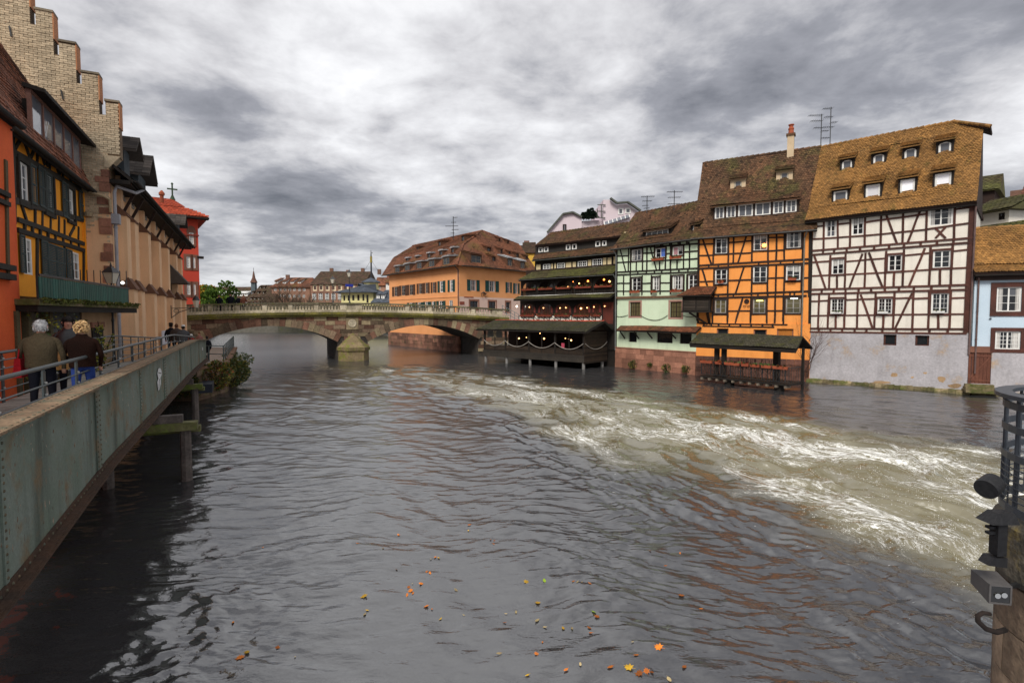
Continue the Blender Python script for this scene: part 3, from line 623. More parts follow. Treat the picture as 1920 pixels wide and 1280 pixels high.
for i in range(16):
    x = .1 + (ln - .2) * i / 16; w = (ln - .2) / 16
    MB().bar((x, .085, dz + .12), (x + w, .085, dz + .86), .03, .015).bar((x + w, .10, dz + .12), (x, .10, dz + .86), .03, .015).build('lattice', mat('brown_lattice', (.075, .045, .03), (.04, .028, .02), fine=.3), FT.root)
for k in range(7): y = .2 + k * .28; MB().bar((ln - .06, y, dz), (ln - .06, y, dz + .93), .018).build('baluster', IRON, FT.root)
MB().bar((ln - .06, .06, dz + .95), (ln - .06, 2, dz + .95), .045).build('rail', IRON, FT.root)
qt = FT.Z(1280, 560, .1406, 0.1)
for x in (440, 535):
    u, _ = qt(x, 800); MB().box(u - .13, u + .13, .12, .36, dz, 2.75).build('post', BLACKW, FT.root)
u, _ = FT.uz(*pxmap(1280, 560, .1406)(1250, 800), .9); MB().box(u - .17, u + .17, .8, 1.1, dz, 2.6).build('post', BLACKW, FT.root)
u, _ = FT.uz(*pxmap(1280, 560, .1406)(1605, 900), 1.8); MB().box(u - .06, u + .06, 1.7, 1.85, 0, 2.6).build('post', BLACKW, FT.root)
e0, zE = FT.uz(*pxmap(1280, 560, .1406)(90, 630), -.25); e1, zE2 = FT.uz(*pxmap(1280, 560, .1406)(1525, 650), -.25)
r0, zR = FT.uz(*pxmap(1280, 560, .1406)(230, 465), 1.35); r1, zR2 = FT.uz(*pxmap(1280, 560, .1406)(1605, 490), 1.35)
GRT = mat('mossy_grey_tiles', (0.062, 0.056, 0.036), (0.040, 0.038, 0.024), scale=.9, tv=.4, fine=.3, bscale=14, moss=(.055, .055, .016), mossamt=.4)
zE, zR = (zE + zE2) / 2, (zR + zR2) / 2
mb = MB()
mb.hexa([(e0, -.25, zE - .09), (e1, -.25, zE - .09), (r1, 1.35, zR - .09), (r0, 1.35, zR - .09), (e0, -.25, zE), (e1, -.25, zE), (r1, 1.35, zR), (r0, 1.35, zR)])
mb.hexa([(r0, 1.35, zR - .09), (r1, 1.35, zR - .09), (r1 + .25, 2.1, zR - .8), (r0, 2.1, zR - .8), (r0, 1.35, zR), (r1, 1.35, zR), (r1 + .25, 2.1, zR - .7), (r0, 2.1, zR - .7)])
RT = mb.build('roof', BLACKW, FT.root)
t = MB(); tiles(t, e0, e1, -.28, zE + .01, 1.35, zR + .01, .17, .15, r0, r1); stuff(t.build('roof_tiles', GRT, RT))
MB().box(e0 + .05, e1 - .05, -.27, -.22, zE - .2, zE - .06).build('fascia', BLACKW, FT.root)
for i, (f0, f1) in enumerate(((0.0, .15), (.19, .26), (.30, .48), (.50, .58), (.60, .70), (.72, .82), (.84, .99))):
    flower_box(FT, f0 * ln, f1 * ln, dz + .86, f'red-brown planter {["at the left end", "between the two dark posts", "right of the dark posts", "left of the stacked chairs", "in front of the stacked chairs", "before the thick post", "at the right end"][i]} of the orange house terrace rail', TERRA, y=.0, h=.17, group='planters on the terrace rail', bloom=LEAF if i in (2, 4, 5) else BLOOM, n=16)
# chairs turned upside down on the tables
CHB = mat('cafe_chair_black', (.02, .014, .012), (.03, .02, .015), rough=.6)
def chair_mesh():
    m1, m2, m3 = MB(), MB(), MB()
    m1.lathe([(.2, .44), (.21, .46), (.2, .475)], n=10)
    for s in (-1, 1):
        m2.tube([(s * .15, .15, .45), (s * .19, .2, 0)], .016, 5); m2.tube([(s * .15, -.15, .45), (s * .2, -.22, 0)], .016, 5)
    m3.tube([(-.18, .17, .45), (-.2, .24, .7), (-.12, .28, .86), (0, .29, .9), (.12, .28, .86), (.2, .24, .7), (.18, .17, .45)], .017, 5)
    m3.tube([(-.1, .2, .45), (-.08, .27, .86)], .01, 4); m3.tube([(.1, .2, .45), (.08, .27, .86)], .01, 4)
    m3.tube([(-.2, .22, .66), (-.27, .0, .68), (-.2, -.1, .46)], .014, 5); m3.tube([(.2, .22, .66), (.27, .0, .68), (.2, -.1, .46)], .014, 5)
    return m1, m2, m3
def cafe_chair(fac, u, y, z, rz, flip, label, m=CHB, group='cafe chairs on the riverside terraces'):
    p = fac.world(u, y, z); r = empty('cafe_chair', p, fac.rz + rz, label, 'chair', group)
    a, b, c = chair_mesh()
    for nm, mm in (('seat', a), ('legs', b), ('backrest', c)):
        if flip:
            mm.v = [(x, -yy, .5 - zz_) for x, yy, zz_ in mm.v]; mm.f = [f[::-1] for f in mm.f]
        mm.build(nm, m, r)
    return r
for i, (x, lab) in enumerate(((800, 'leftmost of the upside-down chairs'), (915, 'second upside-down chair from the left'), (1010, 'third upside-down chair from the left'), (1130, 'rightmost of the upside-down chairs'))):
    u, _ = FT.uz(*pxmap(1280, 560, .1406)(x, 800), 1.0)
    tb = empty('cafe_table', FT.world(u, 1.0, dz), FT.rz, f'small dark table under the {lab.replace("of the ", "of the stacked ")} on the terrace', 'table', 'cafe tables on the terrace')
    MB().lathe([(.32, .72), (.33, .74), (.32, .76)], n=14).build('table_top', CHB, tb); MB().tube([(0, 0, .03), (0, 0, .72)], .025, 6).build('pedestal', CHB, tb); MB().lathe([(.22, 0), (.2, .03), (.03, .05)], n=10).build('foot', CHB, tb)
    cafe_chair(FT, u, 1.0, dz + .79, i * 1.1, True, lab + ' stacked on the orange house terrace')
# ================================================================ the mint green house
FG = Fac((9.21, 46.83), (14.06, 40.58), 'green_half_timbered_house', 'mint green house with black timber frame, brown roof and red stone foot')
PLN = mat('mint_plaster', (0.67, 0.79, 0.585), (0.59, 0.71, 0.51), scale=.8, fine=.08, bump=.3, tv=.06, streak=.2)
q = FG.Z(1140, 360, .1406); q5 = FG.Z(1140, 520, .1485)
GW = [wbox(q, *w) for w in ((318, 765, 457, 917), (632, 748, 772, 872), (863, 726, 1002, 842), (320, 1142, 442, 1312), (598, 1132, 692, 1312), (862, 1115, 1003, 1300), (1072, 1102, 1198, 1300))]
GG = [wbox(q5, 277, 312, 410, 490), wbox(q5, 782, 305, 930, 505)]; GB = [wbox(q5, 262, 690, 362, 815), wbox(q5, 617, 690, 815, 826), wbox(q5, 905, 690, 1055, 838)]
FG.wall(0, FG.len, -0.6, 10.4, GW + GG + GB, PLN, reveal=.22, depth=6)
for i, (a, b, c, d) in enumerate(GW): window(FG.root, a, b, c, d, .05, 2, 3 if i > 2 else 2, 1 if i != 5 else 2, WHITE, GLASS, surround=DARKW, sw=.09, fw=.05, bar=.022, mix=.5 if i == 0 else .15)
PINKST = mat('pink_stone', (.42, .24, .19), (.33, .18, .14), fine=.2)
for a, b, c, d in GG: window(FG.root, a, b, c, d, .10, 2, 3, 2, DARKW, LITY, surround=PINKST, sw=.14)
for a, b, c, d in GB: window(FG.root, a, b, c, d, .12, 1, 1, 1, DARKW, GLASS, surround=PINKST, sw=.12)
T = BLACKW
FG.beams(q, [(122, 760, 118, 1500), (1208, 690, 1206, 1300)], .13, T)
FG.beams(q, [(120, 762, 1208, 690)], .12, T)
FG.beams(q, [(278, 752, 272, 1065), (306, 752, 302, 1065), (466, 742, 462, 1055), (522, 738, 520, 1052), (622, 732, 618, 930), (776, 722, 766, 1045), (838, 716, 834, 1040), (1012, 705, 1009, 1035), (1090, 700, 1088, 1025),
   (380, 925, 378, 1060), (690, 925, 690, 1048), (924, 905, 922, 1038)], .115, T)
FG.beams(q, [(130, 852, 278, 850), (130, 940, 1010, 900), (470, 818, 620, 808), (776, 822, 836, 818), (1012, 798, 1206, 784), (1012, 900, 1206, 885)], .10, T)
FG.beams(q, [(163, 765, 238, 1058), (568, 740, 652, 1052)], .11, T)
for a, b, seps in (((122, 1068, 1206, 1015), (120, 1104, 1206, 1062), (298, 400, 513, 622, 718, 838, 948, 1068)),):
    FG.beams(q, [a, b], .11, T, y0=-.06)
    for x in seps: f = (x - a[0]) / (a[2] - a[0]); FG.beam(q(x, a[1] + (a[3] - a[1]) * f), q(x, b[1] + (b[3] - b[1]) * f), .11, T, y0=-.045, name='joist_end')
FG.beams(q5, [(200, -20, 198, 225), (283, -25, 280, 225), (435, -25, 430, 225), (550, -28, 546, 215), (662, -30, 660, 215), (793, -35, 790, 212), (962, -40, 960, 205), (1000, -40, 998, 205)], .115, T)
FG.beams(q5, [(120, 75, 285, 72), (435, 75, 555, 72), (665, 70, 790, 68), (120, 173, 960, 170)], .10, T)
FG.beams(q5, [(105, 258, 1000, 238)], .17, mat('brown_sill', (.20, .11, .06), (.14, .08, .05)), y0=-.14, name='floor_band')
for i in range(9): FG.beam(q(160 + i * 115, 722 - i * 7), q(160 + i * 115, 752 - i * 7), .12, T, y0=-.3, name='rafter_end')
GPROF = [(-.45, 10.28), (.35, 10.85), (2.95, 13.78)]
slope_roof(FG.root, -.5, 8.1, GPROF, (6.4, 10.3), DARKW, BRT)
gutter(FG.root, -.5, 8.0, -.5, 10.29)
qg = pxmap(1140, 360, .1406)
dormer(FG, GPROF, qg, 655, 594, 465, 845, 492, BLACKW, BRT, BRT, cas=4, inset=.12, side=.28, bottom=.06, pitch=27, gm=GLASS, over=.3)
dormer(FG, GPROF, qg, 1160, 528, 1102, 1225, 425, BLACKW, BRT, BRT, cas=1, inset=.12, side=.18, bottom=.06, pitch=25)
downpipe(FG.root, [(-.1, -.45, 10.2), (-.08, -.1, 9.8), (-.08, -.09, 1.6)], .055, ZINC)
# pent roof over the cellar windows with struts
ea, eb = FG.uz(1140 + 100 * .1485, 520 + 682 * .1485, -.75), FG.uz(1140 + 1110 * .1485, 520 + 690 * .1485, -.75)
ta, tb = q5(160, 612), q5(1105, 625); ze, zt = (ea[1] + eb[1]) / 2, (ta[1] + tb[1]) / 2
mb = MB().hexa([(ea[0], -.75, ze - .06), (eb[0], -.75, ze - .06), (eb[0], .0, zt - .06), (ta[0], .0, zt - .06), (ea[0], -.75, ze), (eb[0], -.75, ze), (eb[0], .0, zt), (ta[0], .0, zt)])
pr = mb.build('pent_roof', BLACKW, FG.root); t = MB(); tiles(t, ea[0], eb[0], -.77, ze + .01, 0, zt + .01, .17, .15, ta[0], eb[0]); stuff(t.build('roof_tiles', mat('red_brown_tiles', (.20, .065, .03), (.09, .045, .025), scale=.6, tv=.5, fine=.3, moss=(.06, .06, .02), mossamt=.3), pr))
for x in (200, 375, 545, 840): u, z = q5(x + 15, 770); FG.k += 1; MB().bar((u, -.02, z), (u, -.65, ze - .07), .07, .09).build('strut', BLACKW, FG.root)
z = sum(q5(x, y)[1] for x, y in ((110, 897), (1110, 935))) / 2
cs = MB()
row_h = z / 4
for r in range(5):
    x = -.05
    while x < FG.len:
        w = rnd.uniform(.5, 1.1); x2 = min(x + w, FG.len + .02)
        sb = MB().box(x + .008, x2 - .008, -.14 - rnd.uniform(0, .025), .05, (r - 1) * row_h + .008, r * row_h - .008, t=rnd.random()); sb.build('plinth_stone', SANDST, FG.root); x = x2
MB().box(-.05, FG.len, -.115, .04, -.6, z - .01).build('plinth_core', mat('mortar', (.20, .13, .10), (.14, .09, .07), fine=.3), FG.root)
MB().box(-.05, FG.len, -.19, .04, z, z + .07).build('plinth_cap', SANDST, FG.root)
for pts in (((105, 485), (170, 495), (255, 475)), ((412, 476), (590, 540), (757, 478)), ((942, 476), (1020, 500), (1095, 492))):
    p0, p1, p2 = [q5(*p) for p in pts]; cp = [(p0[0] * (1 - t_) ** 2 + 2 * t_ * (1 - t_) * (2 * p1[0] - (p0[0] + p2[0]) / 2) + p2[0] * t_ ** 2, -.05, p0[1] * (1 - t_) ** 2 + 2 * t_ * (1 - t_) * (2 * p1[1] - (p0[1] + p2[1]) / 2) + p2[1] * t_ ** 2) for t_ in np.linspace(0, 1, 11)]
    MB().tube(cp, .022, 5).build('garland_cable', mat('dark_cable', (.06, .08, .05), (.05, .06, .04)), FG.root)
for i, (x0, x1, y, qq, lab) in enumerate(((610, 765, 922, q, 'under the blue-curtained upper window'), (848, 998, 898, q, 'under the pink-curtained upper window'), (295, 418, 200, q5, 'under the left lower window'), (568, 635, 195, q5, 'under the narrow lower window'), (808, 950, 190, q5, 'under the wide lower window'))):
    a, z = qq(x0, y); b, _ = qq(x1, y)
    flower_box(FG, a, b, z, f'terracotta flower box {lab} of the green house', TERRA)
g = MB()
for z, x0, x1 in ((917, 318, 457), (880, 318, 457)): a, zz_ = q(x0, z); b, _ = q(x1, z); g.bar((a, -.1, zz_), (b, -.1, zz_), .02)
for k in range(9): u, za = q(322 + k * 16.5, 917); _, zb_ = q(322 + k * 16.5, 880); g.bar((u, -.1, za), (u, -.1, zb_), .014)
g.build('window_railing', IRON, FG.root)
CURB = mat('blue_curtain', (.10, .20, .62), (.07, .14, .5), fine=.15); CURP = mat('pink_curtain', (.55, .30, .32), (.45, .22, .25), fine=.15)
for i, cm in ((1, CURB), (2, CURP)):
    a, b, c, d = GW[i]; mid = (a + b) / 2; x0, x1 = (mid + .04, b - .08) if i == 1 else (a + .08, mid - .04)
    mb = MB(); n = 8
    for k in range(n): xa, xb_ = x0 + (x1 - x0) * k / n, x0 + (x1 - x0) * (k + 1) / n; mb.add([(xa, .035 + .012 * (k % 2), c + .07), (xb_, .035 + .012 * ((k + 1) % 2), c + .07), (xb_, .035 + .012 * ((k + 1) % 2), d - .07), (xa, .035 + .012 * (k % 2), d - .07)], [(0, 1, 2, 3)])
    mb.build('curtain', cm, FG.root)
# slatted oriel on the corner between the green and the orange house
q7 = FO.Z(1140, 520, .1485, -.95); a, z0 = q7(938, 420); b, z1 = q7(1290, 235); z0 = (z0 + q7(1290, 425)[1]) / 2; z1 = (z1 + q7(940, 240)[1]) / 2
mb = MB(); mb.box(a + .05, b - .05, -.90, .1, z0, z1)
OR = mb.build('oriel', BLACKW, FO.root)
n = 9
for i in range(n): z = z0 + .08 + (z1 - z0 - .12) * i / n; MB().hexa([(a + .08, -.97, z), (b - .08, -.97, z), (b - .08, -.91, z + .07), (a + .08, -.91, z + .07), (a + .08, -.96, z - .02), (b - .08, -.96, z - .02), (b - .08, -.89, z + .05), (a + .08, -.89, z + .05)][4:] + [(a + .08, -.97, z), (b - .08, -.97, z), (b - .08, -.91, z + .07), (a + .08, -.91, z + .07)], t=rnd.random()).build('slat', mat('grey_slat', (.055, .042, .033), (.035, .028, .022), fine=.3), OR)
for x in (a, (a + b) / 2 - .05, b - .1): MB().box(x, x + .1, -.985, -.9, z0 - .04, z1 + .02).build('frame_post', BLACKW, OR)
MB().box(a - .04, b + .04, -1.0, .1, z0 - .12, z0 - .002).build('base_board', BLACKW, OR)
MB().hexa([(a - .35, -1.25, z1 - .02), (b + .12, -1.25, z1 - .02), (b + .3, 0, z1 + .62), (a + .7, 0, z1 + .62), (a - .35, -1.25, z1 + .04), (b + .12, -1.25, z1 + .04), (b + .3, 0, z1 + .7), (a + .7, 0, z1 + .7)]).build('oriel_roof', BLACKW, OR)
t = MB(); tiles(t, a - .35, b + .12, -1.27, z1 + .05, 0, z1 + .71, .17, .15, a + .7, b + .3); stuff(t.build('roof_tiles', MATS['red_brown_tiles'], OR))
MB().bar((a + .5, -.9, z0 - .12), (b - .35, -.02, z0 - 1.0), .12).build('brace', BLACKW, OR); MB().bar((b - .15, -.9, z0 - .12), (b - .15, -.02, z0 - 1.0), .12).build('brace', BLACKW, OR)

# ================================================================ the brown restaurant
FR = Fac((.80, 54.80), (9.21, 46.83), 'galleried_restaurant', 'dark timber riverside restaurant with stepped mossy roofs, flower galleries and lit arched windows', 'restaurant')
CRP = mat('cream_infill', (.68, .56, .33), (.60, .48, .28), fine=.1, tv=.15)
Q = lambda off: FR.Z(960, 360, .2031, off)
def zav(q_, x1, y1, x2, y2): return (q_(x1, y1)[1] + q_(x2, y2)[1]) / 2
def lerpx(q_, x, y): return q_(x, y)[0]
q0, q9, q17 = Q(0), Q(.9), Q(1.7)
uR = FR.len - .15
MOSST = mat('green_moss_tiles', (.075, .072, .028), (.06, .042, .022), scale=.6, tv=.5, fine=.3, bscale=12, moss=(.085, .085, .022), mossamt=.62, mscale=.45)
z_r1e, z_r1t = zav(Q(-.9), 10, 1005, 955, 965), zav(q0, 80, 962, 955, 938)
z_r2e, z_r2t = zav(Q(-.5), 60, 818, 955, 752), zav(q9, 215, 738, 955, 682)
z_r3e, z_r3t = zav(Q(.5), 185, 640, 935, 557), zav(q17, 200, 578, 935, 507)
z_r4e, z_r4t = zav(Q(1.3), 210, 497, 965, 412), zav(Q(3.8), 275, 380, 1070, 297)
u_bal = lerpx(q0, 75, 880); u3 = lerpx(q9, 205, 690); u4 = lerpx(q17, 215, 540)
GWN = [wbox(q0, *w) for w in ((84, 1030, 218, 1132), (238, 1030, 378, 1132), (398, 1028, 547, 1132), (568, 1025, 727, 1132), (733, 1025, 828, 1130))]
DOOR = wbox(q0, 838, 1015, 935, 1215)
MB().box(u_bal, uR, .12, 7, -.6, z_r1t).build('wall', BLACKW, FR.root)
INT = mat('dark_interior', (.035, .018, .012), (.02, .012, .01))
FR.wall(u_bal, uR, 1.5, z_r1t, GWN + [DOOR], BLACKW, reveal=.10, body=False, name='gallery_front')
REDC = mat('red_curtain', (.20, .045, .035), (.13, .03, .025), fine=.2)
for i, (a, b, c, d) in enumerate(GWN):
    window(FR.root, a, b, c, d, .05, 3, 3, 1, mat('red_wood', (.11, .03, .02), (.07, .02, .014)), glass('amber_pane', (.05, .022, .014), .12), fw=.05, bar=.025)
    cu = MB()
    for x0, x1 in ((a + .07, a + .28), (b - .28, b - .07)):
        for k in range(5): xa, xb_ = x0 + (x1 - x0) * k / 5, x0 + (x1 - x0) * (k + 1) / 5; cu.add([(xa, .02 + .015 * (k % 2), c + .2), (xb_, .02 + .015 * ((k + 1) % 2), c + .2), (xb_, .02 + .015 * ((k + 1) % 2), d - .1), (xa, .02 + .015 * (k % 2), d - .1)], [(0, 1, 2, 3)], t=rnd.random())
    cu.build('curtain', REDC, FR.root)
    ar = MB(); r = (b - a) / 2; n = 10
    for k in range(n):
        x0, x1 = a + (b - a) * k / n, a + (b - a) * (k + 1) / n; h = [(1 - math.sqrt(max(0, 1 - ((x - a - r) / r) ** 2))) * .5 for x in (x0, x1)]
        ar.prism([(x0, d - h[0] - .02), (x1, d - h[1] - .02), (x1, d + .05), (x0, d + .05)], -.03, .045)
    ar.build('arched_head', BLACKW, FR.root)
    flower_box(FR, a + .02, b - .02, c - .18, f'flower box under the {["first", "second", "third", "fourth", "fifth"][i]} arched window from the left in the lit restaurant storey', mat('red_trough', (.24, .05, .03), (.16, .04, .02)), y=-.16, group='flower boxes on the restaurant', n=14)
MB().box(DOOR[0], DOOR[1], .03, .09, DOOR[2], DOOR[3]).build('door', mat('red_door', (.13, .03, .02), (.08, .02, .015), fine=.2), FR.root)
# white panels with curved dark braces under the windows
zp0, zp1 = zav(q0, 70, 1182, 825, 1182), zav(q0, 70, 1146, 825, 1140); ua, ub = lerpx(q0, 66, 1160), lerpx(q0, 828, 1160)
MB().box(ua, ub, -.025, .03, zp0, zp1).build('white_infill', PLW, FR.root)
n = 15
for i in range(n):
    x = ua + (ub - ua) * i / n; w = (ub - ua) / n
    MB().box(x, x + .07, -.055, 0, zp0, zp1).build('stud', BLACKW, FR.root)
    mb = MB()
    mb.tube([(x + .05 + (w - .05) * k / 5, -.04, zp1 - .02 - (zp1 - zp0 - .04) * (1 - (1 - k / 5) ** 2 if i % 2 else (k / 5) ** 2)) for k in range(6)], .028, 5)
    mb.build('curved_brace', BLACKW, FR.root)
def pent(y0, z0, y1, z1, x0, x1, tm, X0=None, X1=None, name='pent_roof'):
    X0 = x0 if X0 is None else X0; X1 = x1 if X1 is None else X1
    r = MB().hexa([(x0, y0, z0 - .09), (x1, y0, z0 - .09), (X1, y1, z1 - .09), (X0, y1, z1 - .09), (x0, y0, z0), (x1, y0, z0), (X1, y1, z1), (X0, y1, z1)]).build(name, BLACKW, FR.root)
    t = MB(); tiles(t, x0, x1, y0 - .03, z0 + .01, y1, z1 + .01, .18, .16, X0, X1); stuff(t.build('roof_tiles', tm, r)); return r
pent(-.9, z_r1e, 0.0, z_r1t, lerpx(Q(-.9), 12, 1003), uR, MOSST, u_bal - .2)
# gallery above
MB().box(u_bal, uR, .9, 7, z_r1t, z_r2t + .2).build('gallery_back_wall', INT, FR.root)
MB().box(u_bal, uR, -.0, .9, z_r1t - .02, z_r1t + .08).build('gallery_floor', BLACKW, FR.root)
zb1, zh = zav(q0, 90, 912, 930, 872), z_r2e - .1
bays = [(88, 232), (240, 388), (402, 560), (578, 745), (755, 938)]
for i, (x0, x1) in enumerate(bays):
    a, b = lerpx(q0, x0, 860), lerpx(q0, x1, 855)
    MB().box(a - .09, a + .09, -.02, .16, z_r1t, zh).build('post', BLACKW, FR.root)
    n = 10; mb = MB(); r = (b - a) / 2 - .05
    for k in range(n):
        p0, p1 = -1 + 2 * k / n, -1 + 2 * (k + 1) / n; h = [(1 - math.sqrt(max(0, 1 - p * p))) * .75 + .12 for p in (p0, p1)]; m_ = (a + b) / 2
        mb.prism([(m_ + p0 * r, zh - h[0]), (m_ + p1 * r, zh - h[1]), (m_ + p1 * r, zh), (m_ + p0 * r, zh)], 0, .1)
    mb.build('arch', BLACKW, FR.root)
    k_ = int((b - a) / .13)
    for k in range(k_): x = a + .12 + (b - a - .15) * k / k_; MB().box(x, x + .085, .02, .05, z_r1t + .1, zb1 - .03, t=rnd.random()).build('baluster_board', BLACKW, FR.root)
    MB().box(a, b, .0, .08, zb1 - .03, zb1 + .03).build('handrail', BLACKW, FR.root)
    flower_box(FR, a + .12, b - .08, zb1 - .02, f'flower box on the gallery rail of the restaurant, {["leftmost bay", "second bay from the left", "middle bay", "fourth bay from the left", "rightmost bay"][i]}', MATS['red_trough'], y=-.12, group='flower boxes on the restaurant', n=20)
    if i < 4:
        g = MB(); m_ = (a + b) / 2; w = .5; pr = [(m_ - w, zb1 + .1), (m_ + w, zb1 + .1)] + [(m_ + w * math.cos(k), zb1 + .45 + .42 * math.sin(k)) for k in np.linspace(0, math.pi, 9)]
        g.prism(pr, .80, .86); g.build('arched_pane', glass('gallery_pane', (.07, .07, .06), .12), FR.root)
MB().box(uR - .18, uR, -.02, .16, z_r1t, zh).build('post', BLACKW, FR.root)
MB().box(u_bal - .1, uR, -.06, .1, zh, zh + .14).build('beam', BLACKW, FR.root)
MB().bar((u_bal, -.1, z_r1t + .03), (uR, -.1, z_r1t + .05), .05).build('gutter', WHITE, FR.root)
pent(-.5, z_r2e, .9, z_r2t, lerpx(Q(-.5), 62, 815), uR, MOSST, u3 - .1)
gutter(FR.root, lerpx(Q(-.5), 62, 815), uR, -.55, z_r2e)
# third storey: cream panels and white windows
W3 = [wbox(FR.Z(960, 420, .10417, .9), *w) for w in ((558, 722, 685, 850), (815, 700, 948, 832), (1182, 668, 1345, 805), (1448, 628, 1618, 775))]
MB().box(u3, uR, 1.0, 7, z_r2t - .5, z_r3e + .3).build('upper_wall', BLACKW, FR.root)
q4 = FR.Z(960, 420, .10417, .9)
for a, b, c, d in W3: window(FR.root, a, b, c, d, .93, 2, 3, 2, WHITE, GLASS, fw=.05, bar=.03)
for x0, x1, y0, y1 in ((430, 508, 728, 858), (700, 732, 712, 845), (755, 788, 706, 840), (962, 1062, 688, 825), (1085, 1145, 680, 815), (1362, 1422, 645, 790), (1632, 1692, 605, 765), (1712, 1785, 600, 740), (1822, 1870, 585, 725)):
    a, b, c, d = wbox(q4, x0, y0, x1, y1); MB().box(a, b, .95, 1.0, c, d).build('cream_panel', CRP, FR.root)
    MB().box(b + .01, b + .13, .93, 1.0, c, d).build('stud', BLACKW, FR.root)
pent(.5, z_r3e, 1.7, z_r3t, lerpx(Q(.5), 187, 638), uR + .2, BRT, u4 - .1)
gutter(FR.root, lerpx(Q(.5), 187, 638), uR + .2, .45, z_r3e)
# top storey: dark boarding with small square windows, and the main roof
MB().box(u4, uR + .3, 1.7, 6, z_r3t - .5, z_r4e + .2).build('boarded_wall', mat('dark_boarding', (.035, .03, .026), (.025, .022, .02), fine=.3), FR.root)
q4b = FR.Z(960, 420, .10417, 1.7)
for x0, y0, x1, y1 in ((482, 422, 556, 508), (578, 412, 658, 500), (976, 370, 1056, 466), (1086, 360, 1168, 455), (1506, 310, 1592, 405), (1628, 300, 1704, 392)):
    a, b, c, d = wbox(q4b, x0, y0, x1, y1); window(FR.root, a, b, c, d, 1.67, 1, 1, 1, WHITE, GLASS, fw=.08)
ua4, ub4 = lerpx(Q(1.3), 212, 495), lerpx(Q(1.3), 965, 412)
RPROF = [(1.3, z_r4e), (3.8, z_r4t)]
slope_roof(FR.root, ua4, max(ub4, 11.3), RPROF, (6.5, z_r4e), DARKW, BRT)
MB().prism([(uR + .05, z_r3t), (uR + .25, z_r3t), (uR + .25, z_r4e + .3), (uR + .05, z_r4e + .3)], 1.2, 1.7).build('cream_side', CRP, FR.root)
downpipe(FR.root, [(uR + .02, -.5, z_r2e), (uR + .08, -.15, z_r2e - .4), (uR + .08, -.12, 1.5)], .05)
# lamps behind the windows and along the gallery
GLW = glow('warm_bulb', (1.0, .46, .16), 3.5); GLO = glow('orange_bulb', (1.0, .25, .05), 3)
def lamp(fac, px, py, off, label, m=GLW, r=.075, group='lit lamps in the restaurant', cord=.3):
    u, z = fac.uz(px, py, off); p = fac.world(u, off, z); e = empty('pendant_lamp', p, fac.rz, label, 'lamp', group)
    MB().lathe([(r * .3, -r), (r * .8, -r * .7), (r, 0), (r * .8, r * .7), (r * .3, r)], n=8).build('globe', m, e, smooth=True)
    MB().tube([(0, 0, r), (0, 0, r + cord)], .008, 4).build('cord', IRON, e)
for i, (x, y) in enumerate(((160, 1062), (290, 1070), (443, 1070), (497, 1068), (636, 1074), (693, 1068), (756, 1060), (855, 1053))):
    lamp(FR, 960 + x * .2031, 360 + y * .2031, -.03, f'{["first", "second", "third", "fourth", "fifth", "sixth", "seventh", "eighth"][i]} lit lamp from the left in the arched restaurant windows', r=.08 if i == 4 else .05, cord=.2)
for i, (x, y, m) in enumerate(((516, 876, GLW), (562, 828, GLO), (620, 844, GLW), (701, 822, GLO), (849, 808, GLO), (900, 825, GLW))):
    lamp(FR, 960 + x * .2031, 360 + y * .2031, .4, f'{["first", "second", "third", "fourth", "fifth", "sixth"][i]} glowing lamp from the left on the flower gallery', m, r=.085 if i > 2 else .06)
lamp(FR, 960 + 45 * .2031, 360 + 1055 * .2031, -.6, 'white lamp under the left end of the lower mossy roof', glow('white_bulb', (1, .9, .75), 7), r=.08)

# ---------------------------------------------------------------- the restaurant's roofed dining deck on piles
FD = Fac((-2.77, 52.17), (6.04, 44.54), 'dining_deck', 'long dark roofed dining deck on piles over the water before the restaurant', 'terrace')
s3 = .15625; D = lambda off: FD.Z(880, 560, s3, off)
d0 = D(0); ln = FD.len; zf0 = zav(d0, 160, 650, 1380, 745) - .22; zf1 = zav(d0, 160, 600, 1380, 690)
z_e = zav(D(-.35), 80, 368, 1405, 402); z_r = zav(D(1.75), 310, 262, 1615, 275); dep = 3.7
ue0, ue1 = lerpx(D(-.35), 78, 368), lerpx(D(-.35), 1408, 402); ur0, ur1 = lerpx(D(1.75), 312, 262), lerpx(D(1.75), 1618, 275)
MB().box(0, ln, 0, dep, zf0, zf1 - .02).build('deck', BLACKW, FD.root)
for i in range(4): z = zf0 + (zf1 - zf0) * i / 4; MB().box(-.05, ln + .03, -.05 - .003 * i, 0, z + .008, z + (zf1 - zf0) / 4 - .008, t=rnd.random()).build('fascia_board', mat('wet_board', (.045, .037, .03), (.03, .026, .022), bscale=10, fine=.35, tv=.3), FD.root)
PILE = mat('pale_pile', (.22, .215, .21), (.13, .125, .12), fine=.3, scale=3)
for i, x in enumerate((172, 437, 718, 1027, 1372)):
    u = min(max(lerpx(d0, x, 720), .15), ln - .15); MB().tube([(u, .15, -1), (u, .15, zf0)], .13, 10).build('pile', PILE, FD.root)
u_, z_ = FD.uz(880 + 1635 * s3, 560 + 780 * s3, dep - .4); MB().tube([(ln - .2, dep - .5, -1), (ln - .2, dep - .5, zf0)], .14, 10).build('pile', PILE, FD.root)
xs = [min(max(lerpx(d0, x, 500), .06), ln - .08) for x in (172, 430, 712, 1025, 1372)]
zp = zav(d0, 165, 492, 1370, 537)
for x in xs: MB().box(x - .08, x + .08, 0, .16, zf1 - .02, z_e + .15).build('post', BLACKW, FD.root)
MB().box(0, ln, .02, .14, z_e - .02, z_e + .18).build('wall_plate', BLACKW, FD.root)
DBW = mat('dark_panel_board', (.034, .022, .014), (.022, .015, .011), bscale=10, fine=.35, tv=.45)
